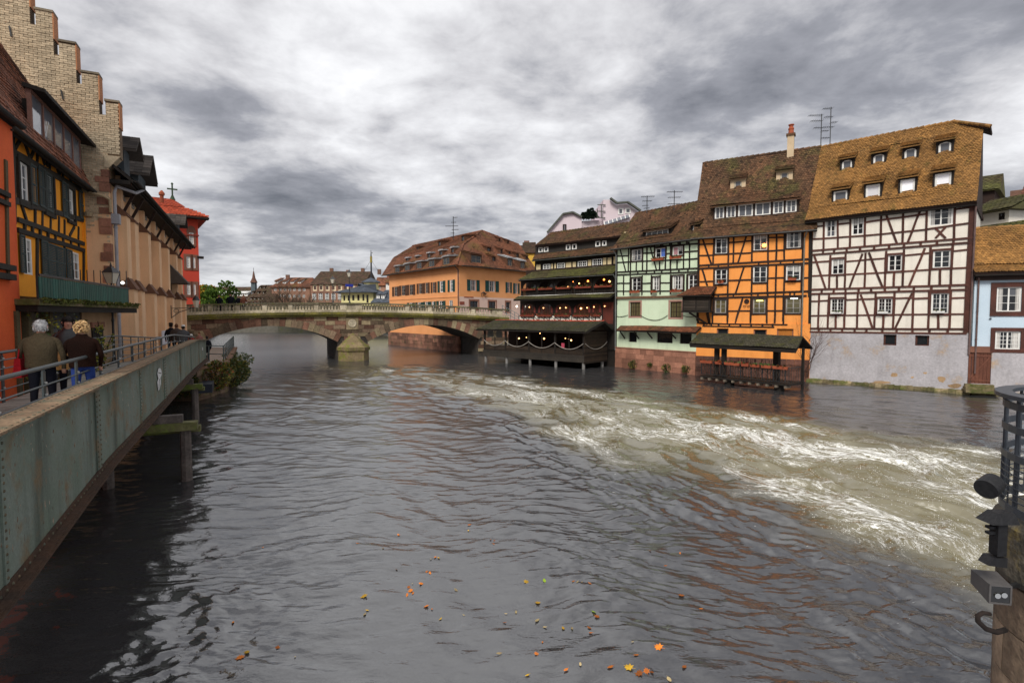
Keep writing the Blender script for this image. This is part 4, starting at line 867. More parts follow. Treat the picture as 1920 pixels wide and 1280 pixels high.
for i in range(4):
    for k in range(4): z = zf1 + (zp - .42 - zf1) * k / 4 - .02; MB().box(xs[i] + .085, xs[i + 1] - .085, .04 + .002 * k, .09, z + .006, z + (zp - .42 - zf1) / 4 - .006, t=rnd.random()).build('parapet_board', DBW, FD.root)
    m_ = (xs[i] + xs[i + 1]) / 2; MB().box(m_ - .04, m_ + .04, .025, .1, zf1, z_e).build('mullion', BLACKW, FD.root)
    MB().tube([(xs[i] + (xs[i + 1] - xs[i]) * t_, -.03, zp - .52 * 4 * t_ * (1 - t_)) for t_ in np.linspace(0, 1, 15)], .03, 6).build('rope', mat('pale_rope', (.34, .31, .28), (.26, .235, .21)), FD.root)
MB().tube([(ln + .06, .1 + (dep - .2) * t_, zp - .55 * 4 * t_ * (1 - t_) + .05 * t_) for t_ in np.linspace(0, 1, 15)], .03, 6).build('rope', MATS['pale_rope'], FD.root)
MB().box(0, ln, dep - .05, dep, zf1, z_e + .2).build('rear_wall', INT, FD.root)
for i in range(2): x = [.45, 1.55][i]; g = MB(); g.prism([(x - .4, zp + .25), (x + .4, zp + .25)] + [(x + .4 * math.cos(k), zp + .6 + .4 * math.sin(k)) for k in np.linspace(0, math.pi, 9)], .5, .55); g.build('arched_pane', glass('pale_pane', (.14, .14, .13), .15), FD.root)
nb = 17                                                                  # boarded gable end
for i in range(nb): z = zf0 - .1 + (z_e + .1 - zf0) * i / nb; MB().box(ln - .05, ln + .02 + .002 * (i % 3), .0, dep, z + .005, z + (z_e + .1 - zf0) / nb - .005, t=rnd.random()).build('gable_board', DBW, FD.root)
MB().add([(ln, 0, z_e + .1), (ln, dep, z_e + .1), (ln, 1.85, z_r + .0)], [(0, 1, 2)]).build('gable_triangle', DBW, FD.root)
mb = MB(); ye = -.35
mb.hexa([(ue0, ye, z_e - .1), (ue1, ye, z_e - .1), (ur1, 1.75, z_r - .1), (ur0, 1.75, z_r - .1), (ue0, ye, z_e), (ue1, ye, z_e), (ur1, 1.75, z_r), (ur0, 1.75, z_r)])
mb.hexa([(ur0, 1.75, z_r - .1), (ur1, 1.75, z_r - .1), (ue1 + .1, 4.05, z_e - .05), (ue0, 4.05, z_e - .05), (ur0, 1.75, z_r), (ur1, 1.75, z_r), (ue1 + .1, 4.05, z_e + .05), (ue0, 4.05, z_e + .05)])
RD = mb.build('roof', BLACKW, FD.root)
t = MB(); tiles(t, ue0, ue1, ye - .03, z_e + .01, 1.75, z_r + .01, .18, .15, ur0, ur1); stuff(t.build('roof_tiles', GRT, RD))
g = MB(); k_ = 30
for i in range(k_): x = ur0 + (ur1 - ur0) * i / k_; g.tube([(x, 1.75, z_r), (x + (ur1 - ur0) / k_ * 1.05, 1.75, z_r + .02)], [.09, .11], 8, t=rnd.random())
stuff(g.build('ridge_tiles', mat('bright_red_tile', (.42, .06, .03), (.33, .05, .03), tv=.3), RD))
MB().bar((ue1 + .02, ye, z_e + .0), (ur1 + .02, 1.75, z_r + .0), .05, .2).build('verge_board', BLACKW, RD); MB().bar((ur1 + .02, 1.75, z_r), (ue1 + .1, 4.05, z_e), .05, .2).build('verge_board', BLACKW, RD)
for i, (x, y) in enumerate(((595, 475), (685, 464), (848, 415), (897, 478), (1152, 475), (1195, 482), (1222, 498))):
    lamp(FD, 880 + x * s3, 560 + y * s3, .5, f'{["first", "second", "third", "fourth", "fifth", "sixth", "seventh"][i]} glowing lamp from the left inside the dining deck', r=.07 if i in (0, 3, 6) else .04, group='lit lamps in the dining deck', cord=.15)
PINK = mat('pink_cushion', (.50, .07, .12), (.4, .05, .1), fine=.15)
u, z = FD.uz(880 + 1115 * s3, 560 + 600 * s3, -.02)
ch = empty('pink_chair', FD.world(u, .35, zf1), FD.rz + 2.8, 'chair with a bright pink seat near the right end of the dining deck', 'chair')
MB().box(-.2, .2, -.2, .2, .4, .5).build('seat', PINK, ch); MB().box(-.2, .2, .17, .22, .5, .95).build('backrest', PINK, ch)
for s in (-1, 1):
    for w in (-1, 1): MB().bar((s * .17, w * .17, 0), (s * .17, w * .17, .42), .035).build('leg', mat('pink_wood', (.4, .12, .12)), ch)

# ================================================================ pale blue house and the roofs behind it
FB = Fac((26.66, 30.86), (26.66 + 7, 30.86 - 3.5), 'pale_blue_house', 'pale blue house with red-brown window surrounds and ochre tiled roof at the right edge')
PLB = mat('pale_blue_plaster', (.55, .66, .76), (.49, .60, .70), scale=.7, fine=.08, bump=.25, tv=.05)
q = FB.Z(1780, 330, .3359); q3b = FB.Z(1500, 560, .21875)
W1, W2 = wbox(q, 262, 620, 402, 756), wbox(q, 254, 866, 396, 966); DR = wbox(q, 104, 985, 232, 1158)
zbase = q(320, 978)[1]
FB.wall(0, FB.len, zbase, 6.95, [W1, W2], PLB, reveal=.2, depth=5); FB.wall(0, FB.len, -.6, zbase, [DR], PLG, y=-.04, reveal=.2, depth=5, name='base_wall')
for k, (w, r, cs) in enumerate(((W1, 3, 1), (W2, 4, 3))):
    window(FB.root, *w, .05, 2, r, cs, WHITE, GLASS, surround=REDW, sw=.26 if k == 0 else .2, fw=.06, bar=.022, mix=.2)
a, b, c, d = DR; zt_ = q(165, 950)[1]
MB().box(a - .05, b + .05, -.055, -.03, d, zt_).build('lintel_panel', mat('brown_stone', (.20, .09, .06), (.15, .07, .05)), FB.root)
DO = MB().box(a, b, .04, .09, c, d).build('door', mat('door_back', (.07, .03, .02)), FB.root)
n = 6
for i in range(n): MB().box(a + (b - a) * i / n + .006, a + (b - a) * (i + 1) / n - .006, .012 + .002 * (i % 2), .042, c, d, t=rnd.random()).build('door_plank', mat('brown_door_plank', (.17, .065, .04), (.12, .045, .03), bscale=14, fine=.25, tv=.2), DO)
for z in (c + .18, d - .2): MB().box(a, b, -.012, .014, z - .05, z + .05).build('door_ledge', mat('brown_door_plank', (.17, .065, .04)), DO)
MB().bar((a + .05, -.001, c + .25), (b - .08, -.001, d - .27), .08, .03, up=(0, 1, 0)).build('door_brace', MATS['brown_door_plank'], DO)
for i in range(3): z = c - .02 - .15 * i; MB().box(a - .15 - .05 * i, b + .12 + .06 * i, -.25 - .28 * i, .05, z - .15, z - .004, t=rnd.random()).build('door_step', MOSSY, FB.root)
MB().box(-.1, FB.len, -.5, .6, 6.80, 6.95).build('eaves_board', BLACKW, FB.root); MB().box(0, FB.len, -.25, .1, 6.55, 6.8).build('cornice', DARKW, FB.root)
slope_roof(FB.root, -.15, FB.len, [(-.55, 6.96), (.3, 7.45), (1.9, 9.75)], (4.6, 7), DARKW, OCHT, tw=.145, e=.13)
downpipe(FB.root, [(.10, -.3, 6.7), (.16, -.08, 6.4), (.16, -.07, 1.2)], .045, MATS['rusty_pipe'])
MB().lathe([(.05, 0), (.07, .02), (.03, .06)], n=8).build('wall_anchor', IRON, FB.root).location = (q(228, 797)[0], -.06, q(228, 797)[1])
st = MB()
for i in range(12): u = i * .65; st.hexa([(u, -.4, -.6), (u + .63, -.4, -.6), (u + .63, .1, -.6), (u, .1, -.6), (u, -.2 - rnd.uniform(0, .1), .08), (u + .63, -.2 - rnd.uniform(0, .1), .12), (u + .63, .1, .3), (u, .1, .3)], t=rnd.random())
stuff(st.build('footing_stones', MOSSY, FB.root))

def simple_house(name, label, px0, px1, py_top_wall, py_base, Y, depth, wall_m, roof_m, rise, over=.3, ridge_in=None, yaw=0.0, hip=0.0, tile=None, wins=None, cat='house', group=None, z0=None, dorm=None, win_m=WHITE, ridge_y=.5, chim=(), tw=.3, e=.28):
    """far house: walls, pitched roof with joined tiles, real windows; front facade from px0 to px1 at distance Y"""
    A, B = aty(px0, py_base, Y), aty(px1, py_base, Y + (yaw * 1.0)); zt = aty((px0 + px1) / 2, py_top_wall, Y + yaw * .5).z
    f = Fac((A.x, A.y), (B.x, B.y), name, label, cat, group); z0 = (min(A.z, B.z) - .5) if z0 is None else z0
    hs = []
    for (xa, ya, xb_, yb_) in wins or ():
        a, _ = f.uz(xa, (ya + yb_) / 2); b, _ = f.uz(xb_, (ya + yb_) / 2); _, c = f.uz((xa + xb_) / 2, yb_); _, d = f.uz((xa + xb_) / 2, ya); hs.append((a, b, c, d))
    f.wall(0, f.len, z0, zt, hs, wall_m, reveal=.2, depth=depth)
    for a, b, c, d in hs: window(f.root, a, b, c, d, .06, 2, 2, 1, win_m, GLASS, fw=max(.06, (b - a) * .10), bar=.05)
    ry = depth * ridge_y
    x0, x1 = -over, f.len + over; h = hip
    prof = [(-over, zt - .1), (ry, zt + rise)]
    mb = MB()
    mb.add([(x0, -over, zt - .1), (x1, -over, zt - .1), (x1 - h, ry, zt + rise), (x0 + h, ry, zt + rise), (x0, depth + over, zt - .1), (x1, depth + over, zt - .1)], [(0, 1, 2, 3), (5, 4, 3, 2), (1, 5, 2), (4, 0, 3), (0, 4, 5, 1)])
    r = mb.build('roof', roof_m, f.root)
    t = MB(); tiles(t, x0, x1, -over, zt - .09, ry, zt + rise + .01, tw, e, x0 + h, x1 - h, lift=.05); stuff(t.build('roof_tiles', roof_m, r))
    for cx_, w_, hh in chim: MB().box(cx_ - w_ / 2, cx_ + w_ / 2, ry - .3, ry + .3, zt + rise - .8, zt + rise + hh).build('chimney', mat('chimney_brick', (.19, .10, .07), (.13, .075, .055), fine=.2), r)
    return f, prof
DKR = mat('dark_brown_roof', (.085, .045, .03), (.06, .04, .025), scale=.5, tv=.5, fine=.3, moss=(.06, .06, .02), mossamt=.35)
f, p = simple_house('rear_house', 'small mossy-roofed house with white upper wall showing above the blue house', 1829, 1890, 396, 445, 38, 4, PLW, MOSST, 1.1, .5, yaw=-2, wins=[(1872, 399, 1884, 412)], win_m=DARKW, z0=5)
f, p = simple_house('rear_house', 'low dark mossy roof directly above the ochre roof of the blue house', 1826, 1900, 436, 455, 36.5, 2.5, DARKW, MOSST, .7, .4, yaw=-2, z0=5)
f, p = simple_house('rear_house', 'narrow dark gabled house rising behind the right corner of the white house', 1820, 1862, 357, 440, 44, 4, DARKW, MOSST, 1.5, .3, yaw=-1, z0=5)
f, p = simple_house('rear_house', 'brown-roofed house with a rounded chimney behind the blue house', 1870, 1990, 395, 450, 52, 6, PLW, DKR, 1.6, .4, yaw=-3, wins=[(1888, 398, 1896, 408)], z0=5, chim=((1.2, 1.0, .9),))
f, p = simple_house('rear_house', 'steep red-brown roof cut by the right edge of the picture', 1906, 2010, 415, 470, 46, 5, WHITE, mat('red_brown_roof', (.16, .06, .04), (.10, .045, .03), tv=.5), 4.0, .4, yaw=-3, z0=5)
# ================================================================ stone bridge with two arches
dB = Vector((.894, .447)); PB = Vector((-17, 54)); AB = PB - dB * 14.5
BRG = Fac(AB, PB + dB * 18.5, 'stone_bridge', 'old stone bridge of two low arches with a baluster parapet across the river', 'bridge')
RSTN = mat('bridge_stone', (.21, .155, .10), (.13, .085, .06), scale=1.1, tv=.55, fine=.35, bscale=9, bump=.6, rough=.95, streak=.35)
RST2 = mat('bridge_red_stone', (.20, .105, .07), (.13, .065, .045), scale=1.1, tv=.5, fine=.35, bscale=9, bump=.6, rough=.95, streak=.35)
RST3 = mat('bridge_pale_stone', (.32, .26, .16), (.22, .165, .10), scale=1.1, tv=.4, fine=.3, bscale=9, bump=.6, rough=.95, streak=.35)
PARA = mat('parapet_stone', (.56, .49, .37), (.40, .34, .24), scale=1.2, tv=.3, fine=.3, bscale=9, bump=.5, streak=.55, moss=(.20, .18, .07), mossamt=.2)
MOSSB = mat('cornice_moss', (.20, .17, .06), (.10, .09, .035), scale=.9, tv=.35, fine=.4, bscale=8, bump=.9, moss=(.17, .155, .025), mossamt=.6)
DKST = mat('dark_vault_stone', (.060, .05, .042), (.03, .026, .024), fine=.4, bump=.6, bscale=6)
hump = lambda u: -.0017 * (u - 14.25) ** 2
ARCH = ((7.7, 3.53, 12.2, 6.15), (23.1, 3.50, 12.6, 6.25))               # centre u, crown z, radius, half span
def zin(u):
    for c, zc, r, h in ARCH:
        if abs(u - c) < h: return zc - r + math.sqrt(r * r - (u - c) ** 2)
    return -1.0
BW = 8.0; UEND = 33.0
mb = MB(); us = sorted(set(list(np.linspace(-1, UEND, 90)) + [c + s * (h - .002) for c, _, _, h in ARCH for s in (-1, 1)] + [c + s * h for c, _, _, h in ARCH for s in (-1, 1)]))
for a, b in zip(us[:-1], us[1:]):
    za, zb, ta, tb = zin(a), zin(b), 4.60 + hump(a), 4.60 + hump(b)
    if (za < 0) != (zb < 0): za = zb = max(za, zb) if b - a < .01 else min(za, zb)
    mb.hexa([(a, .06, za), (b, .06, zb), (b, BW, zb), (a, BW, za), (a, .06, ta), (b, .06, tb), (b, BW, tb), (a, BW, ta)])
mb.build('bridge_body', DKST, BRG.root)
mats3 = (RSTN, RST2, RST3)
def pickst(): return mats3[rnd.choice((0, 0, 0, 1, 1, 2))]
for c, zc, r, h in ARCH:                                                  # voussoirs, each its own stone
    n = 25; am = math.asin(h / r)
    for i in range(n):
        a0, a1 = -am + 2 * am * i / n + .001, -am + 2 * am * (i + 1) / n - .001
        ro = r + rnd.uniform(.62, .92); p = [(c + math.sin(a) * k, zc - r + math.cos(a) * k) for a, k in ((a0, r), (a1, r), (a1, ro), (a0, ro))]
        top = 4.40 + hump(c); p = [(x, min(z, top)) for x, z in p]
        MB().prism(p, -.03 - rnd.uniform(0, .02), .3, t=rnd.random()).build('voussoir', pickst(), BRG.root)
zrow = [-.6, .0, .42, .8, 1.2, 1.6, 1.98, 2.38, 2.76, 3.16, 3.58, 4.0, 4.42]
nst = 0
for z0, z1 in zip(zrow[:-1], zrow[1:]):                                    # coursed spandrel stones
    u = -1 + rnd.uniform(0, .4)
    while u < UEND:
        w = rnd.uniform(.6, 1.25); a, b = u, min(u + w, UEND); u += w; m_ = (a + b) / 2; zm = (z0 + z1) / 2
        if b - a < .15: continue
        ok = True
        for c, zc, r, h in ARCH:
            if abs(m_ - c) < h + .35:
                for x in (a, b):
                    for z in (z0,):
                        if math.hypot(x - c, z - (zc - r)) < r + .1 and abs(x - c) < h: ok = False
                if math.hypot(m_ - c, zm - (zc - r)) < r + .35 and abs(m_ - c) < h + .05: ok = False
        if not ok or (zm < 1.2 and 13.9 < m_ < 16.8): continue
        g = .012; h0, h1 = hump(a), hump(b); k = 1 if z1 > 3.5 else 0
        MB().prism([(a + g, z0 + g + h0 * k), (b - g, z0 + g + h1 * k), (b - g, z1 - g + h1 * k), (a + g, z1 - g + h0 * k)], rnd.uniform(-.02, .02), .2, t=rnd.random()).build('spandrel_stone', pickst(), BRG.root); nst += 1
# cornice, plinth, parapet with dies and balusters
k = 26
for i in range(k):
    a, b = -1 + (UEND + 1) * i / k, -1 + (UEND + 1) * (i + 1) / k; ha, hb = hump(a), hump(b)
    mb = MB()
    for y0, zl, zh in ((-.22, 4.42, 4.62), (-.36, 4.622, 4.87)):
        mb.hexa([(a + .006, y0, zl + ha), (b - .006, y0, zl + hb), (b - .006, .3, zl + hb), (a + .006, .3, zl + ha), (a + .006, y0, zh + ha), (b - .006, y0, zh + hb), (b - .006, .3, zh + hb), (a + .006, .3, zh + ha)], t=rnd.random())
    mb.build('cornice_stone', MOSSB, BRG.root)
    mb = MB(); mb.hexa([(a + .006, -.12, 4.874 + ha), (b - .006, -.12, 4.874 + hb), (b - .006, .28, 4.874 + hb), (a + .006, .28, 4.874 + ha), (a + .006, -.12, 5.13 + ha), (b - .006, -.12, 5.13 + hb), (b - .006, .28, 5.13 + hb), (a + .006, .28, 5.13 + ha)], t=rnd.random()); mb.build('plinth_stone', PARA, BRG.root)
    mb = MB(); mb.hexa([(a + .006, -.18, 5.664 + ha), (b - .006, -.18, 5.664 + hb), (b - .006, .32, 5.664 + hb), (a + .006, .32, 5.664 + ha), (a + .006, -.16, 5.82 + ha), (b - .006, -.16, 5.82 + hb), (b - .006, .30, 5.82 + hb), (a + .006, .30, 5.82 + ha)], t=rnd.random()); mb.build('coping_stone', mat('dark_coping', (.16, .14, .09), (.09, .08, .05), fine=.35, tv=.4, moss=(.12, .12, .03), mossamt=.4, bump=.6, bscale=8), BRG.root)
qa, qb1 = BRG.Z(330, 380, .25), BRG.Z(720, 380, .2344)
dies = [qa(x, 790)[0] for x in (85, 257, 462, 664, 857, 1050)] + [qa(1225 + 30, 780)[0], qa(1370, 780)[0]] + [qb1(x, 850)[0] for x in (185, 365, 540, 712, 880, 930)]
wid = [.3, .38, .38, .42, .38, .42, .65, .65, .42, .42, .42, .42, .5, .5]
for u, w in zip(dies, wid):
    MB().box(u - w / 2, u + w / 2, -.10, .26, 5.132 + hump(u), 5.662 + hump(u), t=rnd.random()).build('parapet_die', PARA, BRG.root)
for (a, wa), (b, wb) in zip(zip(dies[:-1], wid[:-1]), zip(dies[1:], wid[1:])):
    x0, x1 = a + wa / 2, b - wb / 2
    if a > 13.0 and b < 16.8 or a > dies[-3] + .1:
        MB().box(x0 + .01, x1 - .01, -.07, .23, 5.132 + hump(a), 5.662 + hump(a), t=rnd.random()).build('parapet_panel', PARA, BRG.root); continue
    nb = max(2, int((x1 - x0) / .27))
    for i in range(nb):
        u = x0 + (x1 - x0) * (i + .5) / nb; MB().lathe([(.08, 0), (.08, .05), (.04, .09), (.085, .20), (.075, .28), (.035, .44), (.075, .48), (.075, .535)], (u, .08, 5.13 + hump(u)), 8, t=rnd.random()).build('baluster', PARA, BRG.root, smooth=False)
mb = MB()                                                                   # roadway and the far parapet
for a, b in zip(us[:-1], us[1:]): mb.hexa([(a, .3, 4.605 + hump(a)), (b, .3, 4.605 + hump(b)), (b, BW, 4.605 + hump(b)), (a, BW, 4.605 + hump(a)), (a, .3, 4.95 + hump(a)), (b, .3, 4.95 + hump(b)), (b, BW, 4.95 + hump(b)), (a, BW, 4.95 + hump(a))])
mb.build('roadway', mat('asphalt', (.06, .06, .06)), BRG.root)
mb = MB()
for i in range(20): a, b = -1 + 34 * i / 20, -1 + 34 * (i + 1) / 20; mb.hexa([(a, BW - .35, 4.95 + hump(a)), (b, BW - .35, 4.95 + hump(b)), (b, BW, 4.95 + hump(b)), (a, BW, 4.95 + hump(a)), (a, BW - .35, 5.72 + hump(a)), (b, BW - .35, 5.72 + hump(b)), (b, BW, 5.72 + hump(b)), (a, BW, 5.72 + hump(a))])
mb.build('far_parapet', mat('far_parapet_stone_shaded', (.15, .13, .085), (.10, .09, .06), fine=.3, streak=.4), BRG.root)  # same stone as the near parapet, shade put into its colour behind the balusters
# pier with a stepped mossy cutwater
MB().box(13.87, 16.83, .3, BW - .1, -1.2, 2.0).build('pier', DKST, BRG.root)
PM = mat('pier_moss_stone', (.20, .15, .085), (.13, .095, .05), scale=1.4, tv=.4, fine=.35, bscale=8, bump=.8, moss=(.13, .145, .018), mossamt=.5, mscale=1.5)
def oct_(k, y): return [(15.35 - 1.5 * k, .2), (15.35 - 1.5 * k, -.55 * k), (15.35 - .78 * k, -1.65 * k), (15.35 + .78 * k, -1.65 * k), (15.35 + 1.5 * k, -.55 * k), (15.35 + 1.5 * k, .2)]
for nm, k0, k1, z0, z1 in (('cutwater', 1.0, .98, -1.2, 1.02), ('cutwater_lip', 1.06, 1.06, 1.02, 1.34), ('cap_stone', 1.02, .72, 1.342, 1.80), ('cap_stone', .70, .46, 1.80, 2.18), ('cap_stone', .44, .05, 2.18, 2.72)):
    a, b = oct_(k0, 0), oct_(k1, 0); n = len(a)
    MB().add([(x, y, z0) for x, y in a] + [(x, y, z1) for x, y in b], [tuple(range(n - 1, -1, -1)), tuple(range(n, 2 * n))] + [(i, (i + 1) % n, (i + 1) % n + n, i + n) for i in range(n)], t=rnd.random()).build(nm, PM, BRG.root)
for i in range(5):
    for s, (x0, x1) in enumerate(((13.86, 14.55), (14.6, 16.1), (16.15, 16.84))):
        z = -.15 + i * .235
# medallion and keystone
MB().box(14.7, 15.9, -.05, .1, 3.10, 4.30).build('medallion_panel', RST3, BRG.root)
o = MB().lathe([(0, 0), (.36, 0), (.42, .03), (.36, .07), (.28, .04), (0, .05)], n=18).build('medallion', PARA, BRG.root); o.matrix_local = Matrix.Translation((15.3, -.05, 3.72)) @ Matrix.Rotation(R(90), 4, 'X')
# stair railing at the right end
g = MB(); u0 = dies[-1] + .3
for z in (.25, .6, .95): g.bar((u0, .1, 4.75 + z), (u0 + 1.9, -.4, 3.7 + z), .05)
for i in range(5): f = i / 4; g.bar((u0 + 1.9 * f, .1 - .5 * f, 4.2 - 1.05 * f), (u0 + 1.9 * f, .1 - .5 * f, 5.7 - 1.05 * f), .05)
g.build('stair_railing', mat('grey_rail', (.22, .25, .26), rough=.5), BRG.root)

# lamp posts on the bridge
def street_lamp(p, h, label, name='street_lamp', group=None, s=1.0, white=True, rz=0.0):
    e = empty(name, p, rz, label, 'street lamp', group)
    MB().lathe([(.14 * s, 0), (.13 * s, .25), (.07 * s, .4), (.05 * s, .6), (.045 * s, h * .55), (.06 * s, h * .57), (.04 * s, h * .6), (.035 * s, h)], n=8).build('pole', IRON, e)
    a, b, hh = .11 * s, .2 * s, .42 * s
    l = MB(); l.add([(-a, -a, h), (a, -a, h), (a, a, h), (-a, a, h), (-b, -b, h + hh), (b, -b, h + hh), (b, b, h + hh), (-b, b, h + hh)], [(0, 3, 2, 1), (0, 1, 5, 4), (1, 2, 6, 5), (2, 3, 7, 6), (3, 0, 4, 7), (4, 5, 6, 7)])
    ln = l.build('lantern', mat('milky_glass', (.62, .58, .48), (.55, .5, .42), rough=.3, fine=.05, bump=0), e)
    f = MB()
    for x, y in ((-1, -1), (1, -1), (1, 1), (-1, 1)): f.bar((x * a, y * a, h), (x * b, y * b, h + hh), .022 * s)
    f.add([(-b * 1.15, -b * 1.15, h + hh), (b * 1.15, -b * 1.15, h + hh), (b * 1.15, b * 1.15, h + hh), (-b * 1.15, b * 1.15, h + hh), (-.06 * s, -.06 * s, h + hh * 1.55), (.06 * s, -.06 * s, h + hh * 1.55), (.06 * s, .06 * s, h + hh * 1.55), (-.06 * s, .06 * s, h + hh * 1.55)], [(0, 1, 5, 4), (1, 2, 6, 5), (2, 3, 7, 6), (3, 0, 4, 7), (4, 5, 6, 7), (0, 3, 2, 1)])
    f.lathe([(.03 * s, h + hh * 1.55), (.045 * s, h + hh * 1.7), (.01 * s, h + hh * 1.95)], n=6)
    f.build('lantern_frame', IRON, ln)
    return e
for px, top, lab in ((624.5, 521, 'lamp post on the bridge, the shorter one standing farther left'), (655.5, 509, 'lamp post on the bridge beside the blue street sign')):
    u, _ = BRG.uz(px, 560, BW - .17); p = BRG.world(u, BW - .17, 5.72 + hump(u)); zt = aty(px, top, p.y).z
    street_lamp(p, zt - p.z - .6, lab, group='lamp posts on the stone bridge', s=1.1)
u, _ = BRG.uz(655, 535, BW - .4); p = BRG.world(u, BW - .4, aty(655, 535, BRG.world(u, BW - .4, 0).y).z)
e = empty('street_sign', p, BRG.rz, 'small blue street sign on the lamp post of the bridge', 'sign'); MB().box(-.45, .42, -.03, .03, -.15, .15).build('plate', mat('sign_blue', (.02, .035, .30), (.02, .03, .25), fine=.05, bump=0), e); MB().box(-.03, .03, -.02, .19, -.05, .05).build('bracket', IRON, e)

# ================================================================ orange corner building beyond the bridge
FC = Fac((-18.8, 82), (-6.5, 66), 'orange_corner_building', 'large orange corner building with hipped red-brown roof full of small dormers, beyond the bridge', 'building')
F2 = Fac((-6.5, 66), (2.8, 76.7), 'corner_right_front', None, None)
ORC = mat('corner_orange', (.80, .36, .15), (.72, .31, .12), scale=.4, fine=.08, bump=.15, tv=.05)
PKW = mat('pinkish_white', (.72, .52, .44), (.66, .47, .40), fine=.08)
RBT = mat('red_brown_roof_tiles', (.20, .075, .038), (.12, .052, .030), scale=.35, tv=.5, fine=.3, bscale=10, moss=(.12, .075, .02), mossamt=.3, mscale=.3)
qB = pxmap(720, 380, .2344); qL = FC.Z(720, 380, .2344); qR = F2.Z(720, 380, .2344)
BRS = mat('brown_shutter', (.10, .045, .025), (.07, .035, .02), fine=.2); GRS = mat('green_shutter', (.012, .06, .055), (.01, .045, .042), fine=.2)
def shutter(root, a, b, c, d, m, y=-.05, n=14):
    s = MB(); s.box(a, a + .05, y, y + .035, c, d).box(b - .05, b, y, y + .035, c, d).box(a + .05, b - .05, y, y + .035, c, c + .06).box(a + .05, b - .05, y, y + .035, d - .06, d).box(a + .05, b - .05, y, y + .035, (c + d) / 2 - .03, (c + d) / 2 + .03)
    for i in range(n):
        z = c + .06 + (d - c - .12) * i / n; h = (d - c - .12) / n
        s.add([(a + .05, y + .006, z), (b - .05, y + .006, z), (b - .05, y + .03, z + h), (a + .05, y + .03, z + h)], [(0, 1, 2, 3)])
    s.build('shutter', m, root)
UP = [(82, 106, 672, 748), (140, 170, 662, 742), (203, 232, 655, 738), (278, 302, 646, 728), (330, 352, 640, 724), (388, 408, 636, 720), (447, 474, 626, 716), (527, 552, 617, 712)]
hl = []
for x0, x1, y0, y1 in UP: hl.append(wbox(qL, x0, y0, x1, y1))
LO = [(203, 230, 800, 850), (270, 298, 797, 850), (330, 355, 792, 850), (382, 402, 790, 850), (440, 472, 785, 850), (522, 550, 780, 850)]
for x0, x1, y0, y1 in LO: hl.append(wbox(qL, x0, y0, x1, y1))
FC.wall(0, FC.len, 1.95, 10.68, hl, ORC, reveal=.25, body=False)
for i, w in enumerate(hl):
    window(FC.root, *w, .07, 2, 3, 1, mat('pale_brown_frame', (.3, .24, .2)) if i < 6 else WHITE, GLASS, fw=.08, bar=.04)
    if i != 13:
        sw = (w[1] - w[0]) * .62
        for a, b in ((w[0] - sw - .02, w[0] - .02), (w[1] + .02, w[1] + sw + .02)): shutter(FC.root, a, b, w[2], w[3], BRS if i < 6 else GRS)
h2 = [wbox(qR, *w) for w in ((690, 617, 738, 705), (838, 625, 890, 712), (985, 636, 1008, 720), (1046, 645, 1070, 728))]; h2b = [wbox(qR, *w) for w in ((687, 785, 752, 850), (838, 790, 893, 850), (975, 795, 1008, 870))]
zsp = qR(800, 757)[1]
F2.wall(0, F2.len, zsp, 10.68, h2, ORC, reveal=.25, body=False); F2.wall(0, F2.len, 1.95, zsp, h2b, PKW, y=-.02, reveal=.25, body=False, name='ground_wall')
for w in h2:
    window(F2.root, *w, .07, 2, 2, 1, mat('pale_pink_frame', (.55, .42, .38)), GLASS, fw=.07, bar=.04, mix=.3); sw = (w[1] - w[0]) * .52
    for a, b in ((w[0] - sw - .02, w[0] - .02), (w[1] + .02, w[1] + sw + .02)): shutter(F2.root, a, b, w[2], w[3], GRS)
for w in h2b: window(F2.root, *w, .08, 2, 2, 1, DARKW, GLASS, surround=SANDST, sw=.22, fw=.08, bar=.04)
cor = [loc_(FC, FC.world(0, .02, 0)), loc_(FC, FC.world(FC.len, .02, 0)), loc_(FC, F2.world(F2.len, .02, 0)), (0, 16, 0)] if False else [(0, .26), (FC.len - .3, .3)] + [((F2.world(F2.len, .27, 0).xy - FC.A).dot(FC.u), (F2.world(F2.len, .27, 0).xy - FC.A).dot(FC.n)), (0, 15)]
MB().prismz(cor, -1, 10.6).build('wall_core', ORC, FC.root)
MB().box(0, FC.len, -.06, .02, zsp - .05, zsp + .08).build('string_course', ORC, FC.root)
apx = aty(904, 432.7, 77); ap2 = Vector((apx.x, apx.y)); aL = ((ap2 - FC.A).dot(FC.u), (ap2 - FC.A).dot(FC.n)); aR = ((ap2 - F2.A).dot(F2.u), (ap2 - F2.A).dot(F2.n))
rl, rz_ = FC.uz(773.5, 461, aL[1])
def loc_(f, p): d = Vector((p.x, p.y)) - f.A; return (d.dot(f.u), d.dot(f.n), p.z)
LP = [(-.7, 10.62), (2.6, 13.75), (aL[1], apx.z)]; RP = [(-.7, 10.62), (aR[1], apx.z)]
yk = -.7 + (13.75 - 10.62) / (apx.z - 10.62) * (aR[1] + .7); nL, nR = FC.n, F2.n; bL, bR = 2.6 + FC.A.dot(nL), yk + F2.A.dot(nR); dt = nL.x * nR.y - nL.y * nR.x; hk = loc_(FC, Vector(((bL * nR.y - bR * nL.y) / dt, (nL.x * bR - nR.x * bL) / dt, 13.75)))
v2 = slope_hit(F2, 720 + 1075 * .2344, 380 + 335 * .2344, RP)
cn = FC.world(FC.len + .6, -.7, 10.62)
v = [(-1.2, -.7, 10.62), loc_(FC, cn), (aL[0], aL[1], apx.z), (rl, aL[1], rz_), (-1.2, aL[1] * 2, 10.62), loc_(FC, F2.world(F2.len + .5, -.7, 10.62)), loc_(FC, F2.world(*v2)), (-1.2 + (rl + 1.2) * .39, 2.6, 13.75), hk]
